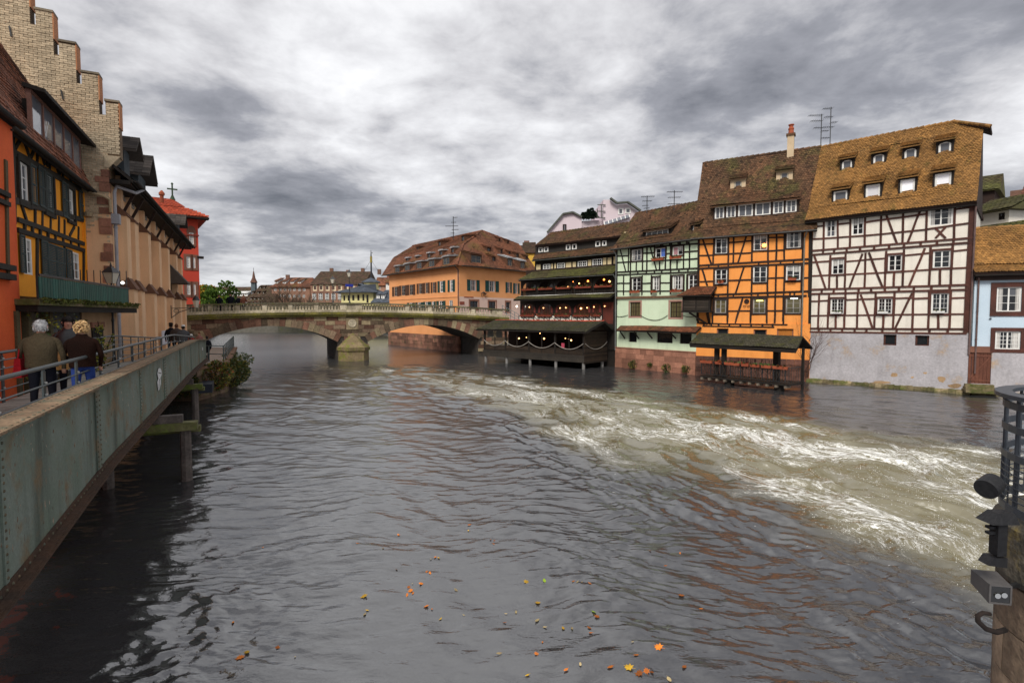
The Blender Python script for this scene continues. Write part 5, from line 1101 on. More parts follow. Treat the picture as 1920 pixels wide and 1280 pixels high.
RC = MB().add(v, [(0, 1, 8, 7), (7, 8, 2, 3), (4, 0, 7, 3), (4, 3, 2, 6, 5), (1, 5, 6, 2, 8)]).build('roof', RBT, FC.root)
t = MB(); xa, xb = v[7][0], v[8][0]; tiles(t, -1.2, FC.len + .5, *LP[0], *LP[1], .24, .22, xa, xb, lift=.04); tiles(t, xa, xb, *LP[1], *LP[2], .24, .22, rl, aL[0], lift=.04); stuff(t.build('roof_tiles', RBT, RC))
t = MB(); k_ = (v2[1] + .7) / (aR[1] + .7); tiles(t, 0, F2.len + .4, *RP[0], v2[1], v2[2], .24, .22, aR[0] * k_, v2[0], lift=.04); tiles(t, aR[0] * k_, v2[0], v2[1], v2[2], *RP[1], .24, .22, aR[0] - .1, aR[0] + .1, lift=.04); RT2 = stuff(t.build('roof_front', RBT, F2.root))
g = MB()
for p0, p1 in ((v[2], v[3]), (v[1], v[8]), (v[8], v[2]), (v[2], v[6]), (v[6], v[5])):
    p0, p1 = Vector(p0), Vector(p1); n = int((p1 - p0).length / .4)
    for i in range(n): g.tube([p0.lerp(p1, i / n) + Vector((0, 0, .02)), p0.lerp(p1, (i + 1.1) / n) + Vector((0, 0, .03))], .12, 6, t=rnd.random())
stuff(g.build('ridge_tiles', RBT, RC))
gutter(FC.root, -1.0, FC.len + .4, -.76, 10.62, .1, mat('dark_gutter', (.07, .085, .08), rough=.6)); gutter(F2.root, -.2, F2.len + .4, -.76, 10.62, .1, MATS['dark_gutter'])
ZW = mat('zinc_dormer_roof', (.55, .56, .58), (.45, .46, .48), rough=.45, fine=.08, bump=.05)
for cx, yb, xl, xr, yt in ((104, 565, 85, 126, 507), (184, 550, 163, 207, 489), (280, 532, 257, 303, 470), (380, 518, 354, 406, 452), (496, 500, 468, 526, 430)):
    dormer(FC, LP, qB, cx, yb, xl, xr, yt, BRS, RBT, ZW, cas=2, rows=2, inset=.15, side=.14, bottom=.1, pitch=5, over=.12, gm=GLASS, tw=.6, e=.5, fm=mat('dull_frame', (.2, .17, .14)))
for cx, yb, xl, xr, yt in ((184, 470, 172, 197, 443), (264, 452, 252, 277, 428), (358, 445, 345, 371, 403), (454, 428, 440, 469, 382), (547, 408, 534, 561, 360), (266, 377, 258, 277, 355), (443, 350, 432, 454, 308), (629, 312, 617, 643, 264)):
    dormer(FC, LP, qB, cx, yb, xl, xr, yt, BRS, RBT, ZW if yb > 380 else RBT, cas=1, rows=1, inset=.1, side=.1, bottom=.08, pitch=4, over=.12, gm=GLASS, tw=.5, e=.45, fm=DARKW)
for cx, yb, xl, xr, yt in ((737, 490, 692, 783, 412), (1008, 513, 985, 1030, 442), (1108, 530, 1088, 1130, 466)):
    dormer(F2, RP, qB, cx, yb, xl, xr, yt, BRS, RBT, RBT if cx < 800 else ZW, cas=2, rows=2, inset=.18, side=.14, bottom=.1, pitch=16, over=.15, gm=GLASS, tw=.4, e=.4, fm=mat('dull_frame', (.2, .17, .14)))
for cx, yb, xl, xr, yt in ((840, 396, 823, 857, 356), (880, 476, 864, 894, 430), (938, 412, 930, 950, 370), (1003, 420, 995, 1014, 388), (1066, 445, 1056, 1080, 405), (923, 318, 917, 932, 283), (990, 336, 984, 1000, 300), (1140, 460, 1132, 1152, 425)):
    dormer(F2, RP, qB, cx, yb, xl, xr, yt, BRS, RBT, RBT, cas=1, rows=1, inset=.1, side=.1, bottom=.08, pitch=16, over=.12, gm=GLASS, tw=.4, e=.4, fm=DARKW)
downpipe(FC.root, [(FC.len - .1, -.5, 10.5), (FC.len - .1, -.1, 10.1), (FC.len - .1, -.09, 2.0)], .07, MATS['rusty_pipe'])
g = MB(); u, z = qR(795, 735)                                              # wrought sign of a leaping animal over the shop
g.tube([(u - .5, -.15, z + .15), (u - .1, -.15, z + .28), (u + .3, -.15, z + .1), (u + .55, -.15, z + .22)], [.04, .1, .08, .03], 6)
g.tube([(u - .45, -.15, z + .18), (u - .5, -.15, z - .25), (u - .3, -.15, z - .3)], .03, 5); g.tube([(u + .3, -.15, z + .1), (u + .1, -.15, z - .25), (u + .4, -.15, z - .3)], .03, 5); g.tube([(u, -.15, z), (u, 0, z)], .02, 4)
g.build('wrought_sign', IRON, F2.root)
MB().box(qR(640, 750)[0], qR(715, 750)[0], -.04, 0, zsp - .12, zsp + .02).build('shop_lettering_band', mat('dull_red', (.3, .08, .05)), F2.root)
MB().box(qR(600, 800)[0] + .1, qR(637, 800)[0] + .1, -.05, 0, *sorted((qR(620, 815)[1], qR(620, 790)[1]))).build('notice_plate', mat('dull_red', (.3, .08, .05)), F2.root)
RQ = mat('quay_red_stone', (.26, .12, .08), (.16, .085, .055), scale=.8, tv=.5, fine=.3, bscale=7, bump=.6, streak=.4, moss=(.07, .06, .025), mossamt=.25)
for f, ln, n in ((FC, FC.len, 5), (F2, F2.len, 5)):
    for r in range(n):
        z0, z1 = -.5 + r * .49, -.5 + (r + 1) * .49; u = -.1
        while u < ln:
            w = rnd.uniform(.7, 1.5); b = min(u + w, ln + .15); MB().box(u + .012, b - .012, -.22 - rnd.uniform(0, .03), .1, z0 + .012, min(z1, 1.95) - .012, t=rnd.random()).build('quay_stone', RQ, f.root); u = b + (0 if b < ln else 9)
for ch in list(F2.root.children):                                           # the right front belongs to the same building
    mw = Matrix.Translation(F2.root.location) @ Matrix.Rotation(F2.rz, 4, 'Z') @ ch.matrix_local
    ch.parent = FC.root; ch.matrix_parent_inverse = Matrix.Identity(4)
    ch.matrix_local = (Matrix.Translation(FC.root.location) @ Matrix.Rotation(FC.rz, 4, 'Z')).inverted() @ mw
bpy.data.objects.remove(F2.root)

# ================================================================ antennas
def antenna(px, py0, py1, Y, label, arms, name='tv_antenna'):
    """arms: (height fraction, px left, px right)"""
    p = aty(px, py0, Y); zt = aty(px, py1, Y).z; h = zt - p.z; k = Y / FPX
    e = empty(name, p, 0, label, 'antenna', 'aerials on the roofs')
    MB().tube([(0, 0, -.3), (0, 0, h)], .03 * Y / 40, 6).build('mast', IRON, e)
    for i, (f, a, b) in enumerate(arms):
        z = h * f; m_ = MB(); m_.tube([(a * k, 0, z), (b * k, .02, z + .04)], .02 * Y / 40, 5)
        n = max(3, int(abs(b - a) / 3.5))
        for j in range(n): x = (a + (b - a) * (j + .5) / n) * k; m_.tube([(x, -.28, z), (x, .28, z)], .010 * Y / 40, 4)
        m_.build('boom', IRON, e)
antenna(1539, 272, 214, 40, 'left of the two tall aerials between the orange and white houses', ((.95, -24, 2), (.77, -20, 2), (.55, -14, 3), (.45, 0, 14), (.22, 0, 16)))
antenna(1556, 277, 201, 40, 'right, taller aerial at the ridge of the white house', ((.96, -15, 3), (.75, -12, 4), (.5, -14, 6), (.62, 0, 12)))
antenna(1213, 394, 367, 46, 'smaller aerial on the ridge of the green house', ((.93, -11, 14), (.62, -9, 9), (.3, -9, 3), (.12, -6, 5)))
antenna(1264, 387, 357, 44, 'larger aerial on the ridge of the green house', ((.9, -14, 16), (.55, -12, 12), (.15, -12, 11)))
antenna(850, 446, 406, 76, 'aerial with many booms on the ridge of the orange corner building', ((.95, 0, 8), (.72, -4, 5), (.55, -15, 9), (.38, -3, 10), (.22, -5, 2), (.05, -5, 3)))
# ================================================================ left bank: brick crow-stepped gable and the buttressed beige front
BG_A = Vector((-18.2, 24.4)); GU = Vector((.8991, .4378))
FE = Fac((-18.2, 24.4), (-29.5, 47.7), 'crow_stepped_building', 'long beige buttressed building with a tall crow-stepped brick gable and dark overhanging eaves', 'building')
FS = Fac(BG_A - GU * 16.68, BG_A, 'gable_tmp', None, None)
BEI = mat('beige_render', (.84, .545, .325), (.76, .485, .285), scale=.6, fine=.08, bump=.25, tv=.04, streak=.25)
BRK = mat('buff_brick', (.53, .43, .30), (.43, .34, .23), scale=.8, tv=.20, fine=.25, bscale=12, bump=.5, rough=.95, streak=.35)
BRKO = mat('buff_brick_single', (.53, .43, .30), (.43, .34, .23), scale=.8, tv=.12, fine=.25, bscale=12, bump=.5, rough=.95, streak=.35, objr=True)
MORT = mat('dark_mortar', (.20, .14, .085), (.14, .095, .06), fine=.3)
BSTONE = mat('brown_stone_cap', (.17, .085, .05), (.12, .06, .04), fine=.25)
steps = []                                                                  # (u0, u1, top) merlons, (u0, u1, bottom) slots
steps.append((16.66, 17.15, 14.15)); steps.append((16.44, 16.66, 13.55))
for k in range(1, 12):
    steps.append((15.84 - .75 * (k - 1), 16.44 if k == 1 else 15.67 - .75 * (k - 2), 15.25 + 1.16 * (k - 1)))
    steps.append((15.67 - .75 * (k - 1), 15.84 - .75 * (k - 1), 14.75 + 1.1 * (k - 1)))
cols = sorted(steps)
GT = .55
def topz(u):
    for a, b, z in cols:
        if a <= u < b: return z
    return 0 if u > 17.15 else cols[0][2]
mb = MB()
umin = cols[0][0]
for a, b, z in cols:
    zl = 11.7 if a > 16.6 else -1
    mb.box(max(a, umin) + (0 if a > umin else -9), b if b < 16.67 or a > 16.6 else 16.66, .02, GT, zl, z)
mb.build('gable_core', MORT, FS.root)
bl, bh = .29, .094
bm_ = [MB().box(-bl / 2 + .008, bl / 2 - .008, -.018, .06, .006, bh - .008) for _ in range(1)]
brick_me = None; joined = MB(); near = []
r = 0; z = 3.0
while z < 19.5:
    u = 9.0 + (r % 2) * bl / 2
    while u < 17.2:
        cu = [u] + sorted(x for c_ in cols for x in c_[:1] if u < x < u + bl) + [min(u + bl, 17.15)]; seg = []
        for a, b in zip(cu[:-1], cu[1:]):
            if z + bh <= topz((a + b) / 2) + .02 and not (b > 16.70 and z < 11.75):
                if seg and abs(seg[-1][1] - a) < 1e-6: seg[-1][1] = b
                else: seg.append([a, b])
        near += [(a, z, b - a) for a, b in seg if b - a > .04]
        u += bl
    z += bh; r += 1
near.sort(key=lambda p: (FS.world(p[0], 0, p[1]) - CP).length)
vis = [p for p in near if 100 > 0]
nfull = 0
for i, (u, z, wb) in enumerate(near):
    jt = rnd.uniform(-.012, .012)
    if nfull < 300 and wb > bl - .01 and FS.world(u, 0, z).x / FS.world(u, 0, z).y > -1.0:
        nfull += 1
        if brick_me is None:
            o = bm_[0].build('brick', BRKO, FS.root, loc=(u + bl / 2, jt, z)); brick_me = o.data
        else:
            o = bpy.data.objects.new('brick', brick_me); COL.objects.link(o); o.parent = FS.root; o.location = (u + bl / 2, jt, z)
    else: joined.box(u + .008, u + wb - .008, -.018 + jt, .06, z + .006, z + bh - .008, t=rnd.random())
stuff(joined.build('bricks', BRK, FS.root))
for a, b, z in cols:                                                        # coping on each merlon
    if b - a > .3: MB().box(a - .03, b + .04, -.06, GT + .06, z, z + .09, t=rnd.random()).build('merlon_coping', mat('grey_coping', (.20, .16, .11), (.13, .11, .08), fine=.3), FS.root)
    if b - a > .3: MB().box(b - .002, b + .035, -.03, GT + .03, z - 1.1, z - .01).build('merlon_side', mat('orange_brick_side', (.50, .22, .10), (.40, .17, .08), fine=.15), FS.root)
for px0, py0, px1, py1 in ((18, 50, 22, 70), (115, 170, 119, 188)):
    a, z1 = FS.uz(px0, py0); b, z0 = FS.uz(px1, py1); MB().bar((a, -.04, z1), (b, -.04, z0), .05).build('wall_anchor', IRON, FS.root)
MB().hexa([(16.55, -.05, 11.2), (16.7, -.05, 11.2), (16.7, GT, 11.2), (16.55, GT, 11.2), (16.55, -.05, 11.75), (17.15, -.05, 11.75), (17.15, GT, 11.75), (16.55, GT, 11.75)]).build('corbel', BRK, FS.root)
z = 3.2
while z < 11.2:                                                             # long-and-short quoins
    h = rnd.uniform(.26, .42); w = rnd.uniform(.24, .52); MB().box(16.68 - w, 16.70, -.05 - rnd.uniform(0, .015), .3, z + .01, z + h - .01, t=rnd.random()).build('quoin_stone', SANDST, FS.root); z += h + (rnd.uniform(.05, .4) if rnd.random() < .6 else 0)
MB().tube([FS.uz(150, 345)[0:1] + (-.3, 10.4), (15.6, -.3, 10.2), (15.9, -.25, 10.02), (16.5, -.22, 9.9), (16.74, -.22, 9.75), (16.74, -.2, 9.2)], .06, 8).build('drain_pipe', mat('buff_pipe', (.42, .32, .2)), FS.root)
MB().box(15.35, 15.95, -.32, -.0, 10.25, 10.55).build('rain_hopper', ZINC, FS.root)
for ch in list(FS.root.children):
    mw = Matrix.Translation(FS.root.location) @ Matrix.Rotation(FS.rz, 4, 'Z') @ ch.matrix_local
    ch.parent = FE.root; ch.matrix_local = (Matrix.Translation(FE.root.location) @ Matrix.Rotation(FE.rz, 4, 'Z')).inverted() @ mw
bpy.data.objects.remove(FS.root)
# front
FE.wall(0, FE.len, -.6, 11.9, [], BEI, depth=14)
zl = 6.1
bu = []
for px, py in ((255.4, 500), (279.7, 500), (299.4, 500), (315.6, 500), (330.8, 500), (340, 500)): bu.append(FE.uz(px, py, -.42)[0])
print('buttress', [round(x, 2) for x in bu], FE.len)
zE_ = (FE.uz(219, 294, -.9)[1] + FE.uz(345, 450, -.9)[1]) / 2
bu = [1.15] + bu
bu = [u for u in bu if u < FE.len + .5]
MB().box(.9, FE.len, -.12, .03, zl - .28, zl).build('ledge', BSTONE, FE.root)
MB().hexa([(.9, -.22, zl), (FE.len, -.22, zl), (FE.len, .0, zl), (.9, .0, zl), (.9, -.03, zl + .16), (FE.len, -.03, zl + .16), (FE.len, .0, zl + .16), (.9, .0, zl + .16)]).build('ledge_slope', BSTONE, FE.root)
for i, u in enumerate(bu):
    u1 = u; u0 = u1 + .0; w = .85
    MB().box(u0, u0 + w, -.42, .0, zl, 9.3).build('buttress', BEI, FE.root)
    MB().box(u0 - .06, u0 + w + .06, -.62, .0, -.6, zl - .28).build('buttress_foot', BEI, FE.root)
    MB().hexa([(u0 - .05, -.48, 9.28), (u0 + w + .05, -.48, 9.28), (u0 + w + .05, 0, 9.30), (u0 - .05, 0, 9.30), (u0 - .05, -.46, 9.36), (u0 + w + .05, -.46, 9.36), (u0 + w + .05, -.02, 9.85), (u0 - .05, -.02, 9.85)]).build('buttress_cap', BSTONE, FE.root)
    MB().hexa([(u0 - .12, -.72, zl - .28), (u0 + w + .12, -.72, zl - .28), (u0 + w + .12, -.02, zl - .28), (u0 - .12, -.02, zl - .28), (u0 - .12, -.70, zl - .2), (u0 + w + .12, -.70, zl - .2), (u0 + w + .05, -.40, zl + .3), (u0 - .05, -.40, zl + .3)]).build('buttress_shoulder', BSTONE, FE.root)
    MB().box(u0 + .2, u0 + .65, -.2, .02, 9.6, 11.2).build('upper_pilaster', BEI, FE.root)
    MB().bar((u0 + .42, -.12, zE_ - 1.5), (u0 + .42, -.75, zE_ - .2), .09, .12).build('eaves_strut', DARKW, FE.root)
    wx = u0 + 1.6
    if wx + .7 < FE.len: 
        window(FE.root, wx, wx + .75, 10.3, 11.1, -.03, 1, 1, 1, mat('grey_frame', (.38, .36, .33)), GLASS, fw=.12)
EPROF = [(-.9, zE_), (7, zE_ + 7.0)]; print('beige eave', zE_)
SLR = mat('dark_slate_tiles', (.085, .07, .06), (.05, .042, .038), scale=.5, tv=.5, fine=.3)
zr_ = EPROF[1][1]; xe_ = FE.len + 1.6; MB().box(-.0, xe_ - .3, -.8, .1, zE_ - .22, zE_ - .04).build('eaves_soffit', BLACKW, FE.root)
ER = MB().hexa([(-.0, -.9, zE_ - .15), (xe_, -.9, zE_ - .15), (xe_, 7, zr_ - .15), (.0, 7, zr_ - .15), (.0, -.9, zE_), (xe_, -.9, zE_), (xe_, 7, zr_), (.0, 7, zr_)]).hexa([(0, 7, zr_ - .15), (xe_, 7, zr_ - .15), (xe_, 15.4, 11.5), (0, 15.4, 11.5), (0, 7, zr_), (xe_, 7, zr_), (xe_, 15.4, 11.6), (0, 15.4, 11.6)]).build('roof', BLACKW, FE.root)
t = MB(); tiles(t, .6, xe_, -.92, zE_ + .01, 1.5, zE_ + .01 + 2.4 * 7 / 7.9, .3, .3); stuff(t.build('roof_tiles', SLR, ER))
gutter(FE.root, .0, FE.len + 1.6, -1.0, zE_, .09, mat('black_gutter', (.03, .03, .03)))
for px_, py_, w, h in ((237, 284, 1.3, 1.35), (266, 332, 2.2, 1.0), (335, 420, 1.4, .8)):      # gabled slate dormers facing the river
    y = -.35; u, zt0 = FE.uz(px_, py_, y); z0 = zt0 - h; u -= w / 2; mb = MB(); mb.box(u, u + w, y, y + 2.2, z0 - .5, z0 + h)
    d_ = mb.build('dormer', mat('slate_hung', (.06, .075, .085), (.04, .05, .06)), FE.root)
    mb = MB()
    a, b, c = (u - .3, z0 + h - .1), (u + w / 2, z0 + h + w * .55), (u + w + .3, z0 + h - .1)
    mb.prism([a, (a[0], a[1] - .1), (b[0], b[1] - .12), (c[0], c[1] - .1), c, b][::-1], y - .55, y + 3)
    mb.build('dormer_roof', SLR, d_)
    tm_ = MB()
    for s in (0, 1):
        for r_ in range(7):
            f0, f1 = r_ / 7, (r_ + 1.3) / 7
            for k in range(9):
                y0_, y1_ = y - .57 + 3.4 * k / 9, y - .57 + 3.4 * (k + 1) / 9 - .02
                p0 = (a[0] + (b[0] - a[0]) * f0, a[1] + (b[1] - a[1]) * f0) if s == 0 else (c[0] + (b[0] - c[0]) * f0, c[1] + (b[1] - c[1]) * f0)
                p1 = (a[0] + (b[0] - a[0]) * min(f1, 1), a[1] + (b[1] - a[1]) * min(f1, 1)) if s == 0 else (c[0] + (b[0] - c[0]) * min(f1, 1), c[1] + (b[1] - c[1]) * min(f1, 1))
                tm_.add([(p0[0], y0_, p0[1] + .05), (p0[0], y1_, p0[1] + .05), (p1[0], y1_, p1[1] + .02), (p1[0], y0_, p1[1] + .02)], [(0, 1, 2, 3) if s else (3, 2, 1, 0)], t=rnd.random())
    stuff(tm_.build('dormer_slates', SLR, d_))
downpipe(FE.root, [(1.9, -1.0, zE_ - .05), (1.3, -.8, zE_ - .35), (.42, -.2, 10.5), (.30, -.14, 10.2), (.30, -.14, 6.2), (.30, -.14, 2.6)], .075, mat('pale_zinc', (.42, .42, .45), (.34, .34, .37), metal=.3, fine=.1))
MB().box(.12, .48, -.32, -.0, 8.75, 9.2).build('rain_hopper', MATS['pale_zinc'], FE.root)
for i in range(1): MB().lathe([(.12, 0), (.13, .5), (.2, .55), (.2, .7), (.05, .9)], n=8).build('chimney_pot', TERRA, FE.root, loc=(18.5, .3, 13.1))
# oriel-like hood near the far end
u, z = FE.uz(335, 520, -.6)
MB().hexa([(u - .9, -1.3, z - .5), (u + 1.2, -1.3, z - .5), (u + 1.2, 0, z - .5), (u - .9, 0, z - .5), (u - .9, -1.25, z - .42), (u + 1.2, -1.25, z - .42), (u + 1.2, -.05, z + 1.0), (u - .9, -.05, z + 1.0)]).build('hood', SLR, FE.root)
MB().box(u - .6, u + .9, -.06, .02, z - 3.6, z - .5).build('tall_opening', BLACKW, FE.root)
MB().box(*sorted((FE.uz(303, 615, -.64)[0], FE.uz(312, 615, -.64)[0])), -.68, -.62, 2.7, 3.6).build('notice_board', mat('notice_white', (.62, .62, .68)), FE.root)
# wall lantern on a scrolled bracket
u, z = FE.uz(320, 582, -.62); p = FE.world(u, -.65, z)
e = empty('wall_lantern', p, FE.rz, 'lantern on a scrolled iron bracket on the beige building near the stone bridge', 'lamp')
g = MB(); g.bar((0, 0, .15), (0, -1.5, .2), .04); g.tube([(0, 0, -.5), (0, -.5, -.1), (0, -1.2, .15)], .025, 5); g.tube([(0, -.3 + .15 * math.cos(k), -.02 + .12 * math.sin(k)) for k in np.linspace(0, 6.3, 12)], .018, 4); g.bar((0, -.0, -.55), (0, 0, .35), .05); g.build('bracket', IRON, e)
l = MB().lathe([(.12, .2), (.24, .7), (.24, .72)], (0, -1.5, 0), 6).build('lantern', MATS['milky_glass'], e); MB().lathe([(.28, .72), (.12, .98), (.03, 1.02), (.03, 1.12)], (0, -1.5, 0), 6).build('lantern_cap', IRON, l)

# ================================================================ yellow half-timbered house
FY = Fac((-13.9, 13.4), (-19.1, 24.0), 'yellow_half_timbered_house', 'golden yellow half-timbered house with grey louvred shutters and a wide attic skylight')
YEL = mat('golden_plaster', (.92, .37, .024), (.84, .31, .02), scale=.8, fine=.1, bump=.2, tv=.06)
SHG = mat('grey_green_shutter', (.062, .078, .075), (.045, .06, .058), fine=.2, bump=.1)
TB = mat('grey_black_timber', (.035, .03, .024), (.022, .02, .016), bscale=16, fine=.4, tv=.3)
S2, S3 = FY.Z(0, 180, .1875), FY.Z(0, 380, .1875)
WY = [wbox(S2, 178, 672, 275, 1062), wbox(S2, 440, 790, 520, 1165), wbox(S2, 672, 935, 730, 1245), wbox(S3, 232, 360, 318, 715), wbox(S3, 470, 440, 540, 740), wbox(S3, 710, 498, 790, 768)]
zt = 10.4
FY.wall(0, FY.len, 5.2, zt, [w for i, w in enumerate(WY) if i != 4], YEL, reveal=.22, depth=8)
for i, w in enumerate(WY):
    if i != 4: window(FY.root, *w, .03, 2, 3, 1, WHITE, GLASSW if i < 2 else GLASS, surround=TB if i < 3 else None, sw=.14, fw=.07, bar=.03, mix=.3)
for q_, x0, x1, y0, y1 in ((S2, 368, 432, 718, 1110), (S2, 440, 500, 775, 1150), (S2, 606, 668, 868, 1215), (S2, 778, 832, 955, 1230), (S2, 285, 340, 690, 1080),
                           (S3, 178, 228, 320, 700), (S3, 398, 458, 380, 730), (S3, 462, 545, 415, 745), (S3, 550, 628, 445, 760), (S3, 648, 704, 468, 755), (S3, 850, 908, 515, 780)):
    a, b, c, d = wbox(q_, x0, y0, x1, y1); shutter(FY.root, a, b, c, d, SHG, y=-.09, n=18)
FY.beams(S2, [(110, 290, 128, 1270)], .26, TB, y0=-.06); FY.beams(S2, [(120, 560, 840, 960), (130, 1040, 840, 1245)], .20, TB, y0=-.06)
FY.beams(S2, [(215, 395, 290, 620), (350, 480, 300, 620), (385, 495, 440, 690), (480, 560, 460, 700), (525, 590, 580, 775), (620, 650, 585, 790), (655, 670, 700, 850), (740, 760, 705, 860), (150, 520, 215, 400), (760, 780, 800, 920)], .13, TB)
FY.beams(S2, [(250, 440, 250, 450), (370, 500, 365, 660), (490, 560, 490, 740), (625, 660, 622, 810)], .14, TB)
FY.beams(S3, [(160, 165, 850, 420), (160, 270, 900, 500)], .16, TB, y0=-.06)
FY.beams(S3, [(205, 20, 260, 190), (342, 50, 342, 230), (420, 75, 418, 250), (502, 110, 500, 275), (585, 140, 583, 300), (640, 170, 640, 320), (780, 240, 778, 365), (740, 240, 690, 330), (845, 260, 848, 400)], .13, TB)
for i in range(9): x = 235 + i * 78; FY.beam(S3(x, 175 + (x - 160) * .37), S3(x, 265 + (x - 160) * .31), .14, TB, y0=-.05, name='joist_end')
for x, y0, y1 in ((362, 340, 720), (638, 440, 760), (828, 480, 780)): FY.beam(S3(x, y0), S3(x, y1), .16, TB, y0=-.05)
FY.beam((FY.len - .1, 5.2), (FY.len - .1, zt), .2, YEL, y0=-.08, name='corner_post')
zg_ = sum(FY.uz(x, y, -.45)[1] for x, y in ((20, 240), (90, 290), (165, 345))) / 3
YPROF = [(-.38, zg_), (0, 11.1), (5.2, 21.0)]
RED_T = mat('red_brown_scalloped_tiles', (.26, .095, .05), (.095, .05, .038), scale=1.4, tv=.65, fine=.3, bscale=14)
h1, h2_ = slope_hit(FY, 72, 192, YPROF), slope_hit(FY, 0, 92, YPROF)          # the hip edge of the tiled slope
gb = slope_hit(FY, 60, 250, YPROF); yg = gb[1]
k_ = (h2_[0] - h1[0]) / (h2_[1] - h1[1]); h3 = (h2_[0] + k_ * 2.2, h2_[1] + 2.2, h2_[2] + 4.2)
sg = [((-.38, zg_), (0, 11.1), FY.len, FY.len), ((0, 11.1), (yg, gb[2]), FY.len, FY.len), ((yg, gb[2]), h1[1:], gb[0], h1[0]), (h1[1:], h2_[1:], h1[0], h2_[0]), (h2_[1:], h3[1:], h2_[0], h3[0])]
rf = MB(); t = MB()
for (ya, za), (yb, zb), xa, xb in sg:
    rf.hexa([(-.6, ya + .1, za - .12), (xa, ya + .1, za - .12), (xb, yb + .1, zb - .12), (-.6, yb + .1, zb - .12), (-.6, ya, za), (xa, ya, za), (xb, yb, zb), (-.6, yb, zb)])
    tiles(t, -.6, xa, ya, za, yb, zb, .2, .2, -.6, xb)
rf = rf.build('roof', BLACKW, FY.root); stuff(t.build('roof_tiles', RED_T, rf))
g = MB()
for p0, p1 in ((h1, h2_), (h2_, h3)):
    p0, p1 = Vector(p0), Vector(p1); n = max(2, int((p1 - p0).length / .36))
    for i in range(n): g.tube([p0.lerp(p1, i / n) + Vector((0, 0, .03)), p0.lerp(p1, (i + 1.12) / n) + Vector((0, 0, .05))], [.14, .11], 8, t=rnd.random())
stuff(g.build('hip_tiles', RED_T, rf))
gutter(FY.root, -.6, FY.len + .2, -.46, zg_, .1, mat('black_gutter', (.03, .03, .03)))
# attic glazing set in the roof under a long dark hood
zlo = gb[2] + .05; zhi = FY.uz(100, 216, yg)[1]; u0, u1 = gb[0] + .05, FY.uz(152, 300, yg)[0]; y_ = yg
print('attic', round(u0, 2), round(u1, 2), round(yg, 2), round(zlo, 2), round(zhi, 2), h1, h2_)
o = MB().box(u0, u0 + .1, y_, y_ + .12, zlo - .3, zhi).box(u1 - .1, u1, y_, y_ + .12, zlo - .3, zhi).box(u0, u1, y_ - .02, y_ + .14, zhi, zhi + .12).box(u0 + .1, u1 - .1, y_, y_ + .12, zlo - .3, zlo)
for k in range(1, 5): x = u0 + (u1 - u0) * k / 5; o.box(x - .05, x + .05, y_ - .01, y_ + .1, zlo, zhi)
o = o.build('attic_glazing', mat('weathered_frame', (.25, .13, .10), (.18, .09, .07)), FY.root)
for k in range(5): MB().box(u0 + (u1 - u0) * k / 5 + .06, u0 + (u1 - u0) * (k + 1) / 5 - .06, y_ + .03, y_ + .05, zlo, zhi).build('pane', glass('sky_pane', (.17, .18, .21), .05, 1.0), o)
MB().box(u0 + .9, FY.len - .1, y_ + .13, y_ + .5, zlo - .5, zhi + .05).build('attic_body', BLACKW, FY.root)
MB().hexa([(u0 - .1, y_ - .4, zhi + .02), (FY.len + .1, y_ - .4, zhi + .02), (FY.len + .1, y_ + .2, zhi + .14), (u0 - .1, y_ + .2, zhi + .14), (u0 - .1, y_ - .4, zhi + .15), (FY.len + .1, y_ - .4, zhi + .15), (FY.len + .1, y_ + .2, zhi + .28), (u0 - .1, y_ + .2, zhi + .28)]).build('hood', BLACKW, o)
MB().add([(FY.len + .03, -.38, zg_), (FY.len + .03, .1, 10.9), (FY.len + .03, y_ + .2, zhi + .1), (FY.len + .03, y_ + .2, 10.2)], [(0, 3, 2, 1)]).build('roof_end', mat('red_verge', (.20, .08, .045), (.12, .055, .035)), FY.root)
MB().lathe([(.05, -.12), (.16, -.08), (.17, .08), (.05, .14)], n=10).build('wall_globe', mat('buff_pipe', (.42, .32, .2)), FY.root, loc=(FY.len - .12, -.2, 9.05))

# ================================================================ red house at the left edge
FRD = Fac((-9.6, 6.9), (-13.25, 14.4), 'red_orange_house', 'red-orange rendered house front cut by the left edge of the picture')
ROR = mat('red_orange_render', (.74, .125, .030), (.64, .095, .026), scale=1.2, fine=.1, bump=.3, tv=.05)
FRD.wall(0, FRD.len, -.6, 9.6, [], ROR, depth=7)
S2r, S3r = FRD.Z(0, 180, .1875), FRD.Z(0, 380, .1875)
FRD.beam(S2r(110, 330), S2r(112, 350), .1, DARKW); FRD.beam(FRD.uz(9, 300), FRD.uz(14, 520), .16, mat('olive_timber', (.12, .085, .04), (.08, .06, .03)))
for y, h in ((365, .12), (382, .11)): 
    a, z = FRD.uz(8, y); MB().box(a - 3, a + .12, -.10, .02, z - h / 2, z + h / 2, t=rnd.random()).build('corbel_beam', TB, FRD.root)
for y, h in ((503, .14), (520, .15)):
    a, z = FRD.uz(17, y); MB().box(a - 3, a + .05, -.14, .02, z - h / 2, z + h / 2, t=rnd.random()).build('corbel_beam', TB, FRD.root)
slope_roof(FRD.root, -1, FRD.len + .0, [(-.12, 9.62), (4.2, 17.2)], (9, 11), BLACKW, RED_T, tw=.2, e=.2)
gutter(FRD.root, -1, FRD.len + .1, -.18, 9.64, .1, MATS['black_gutter'])

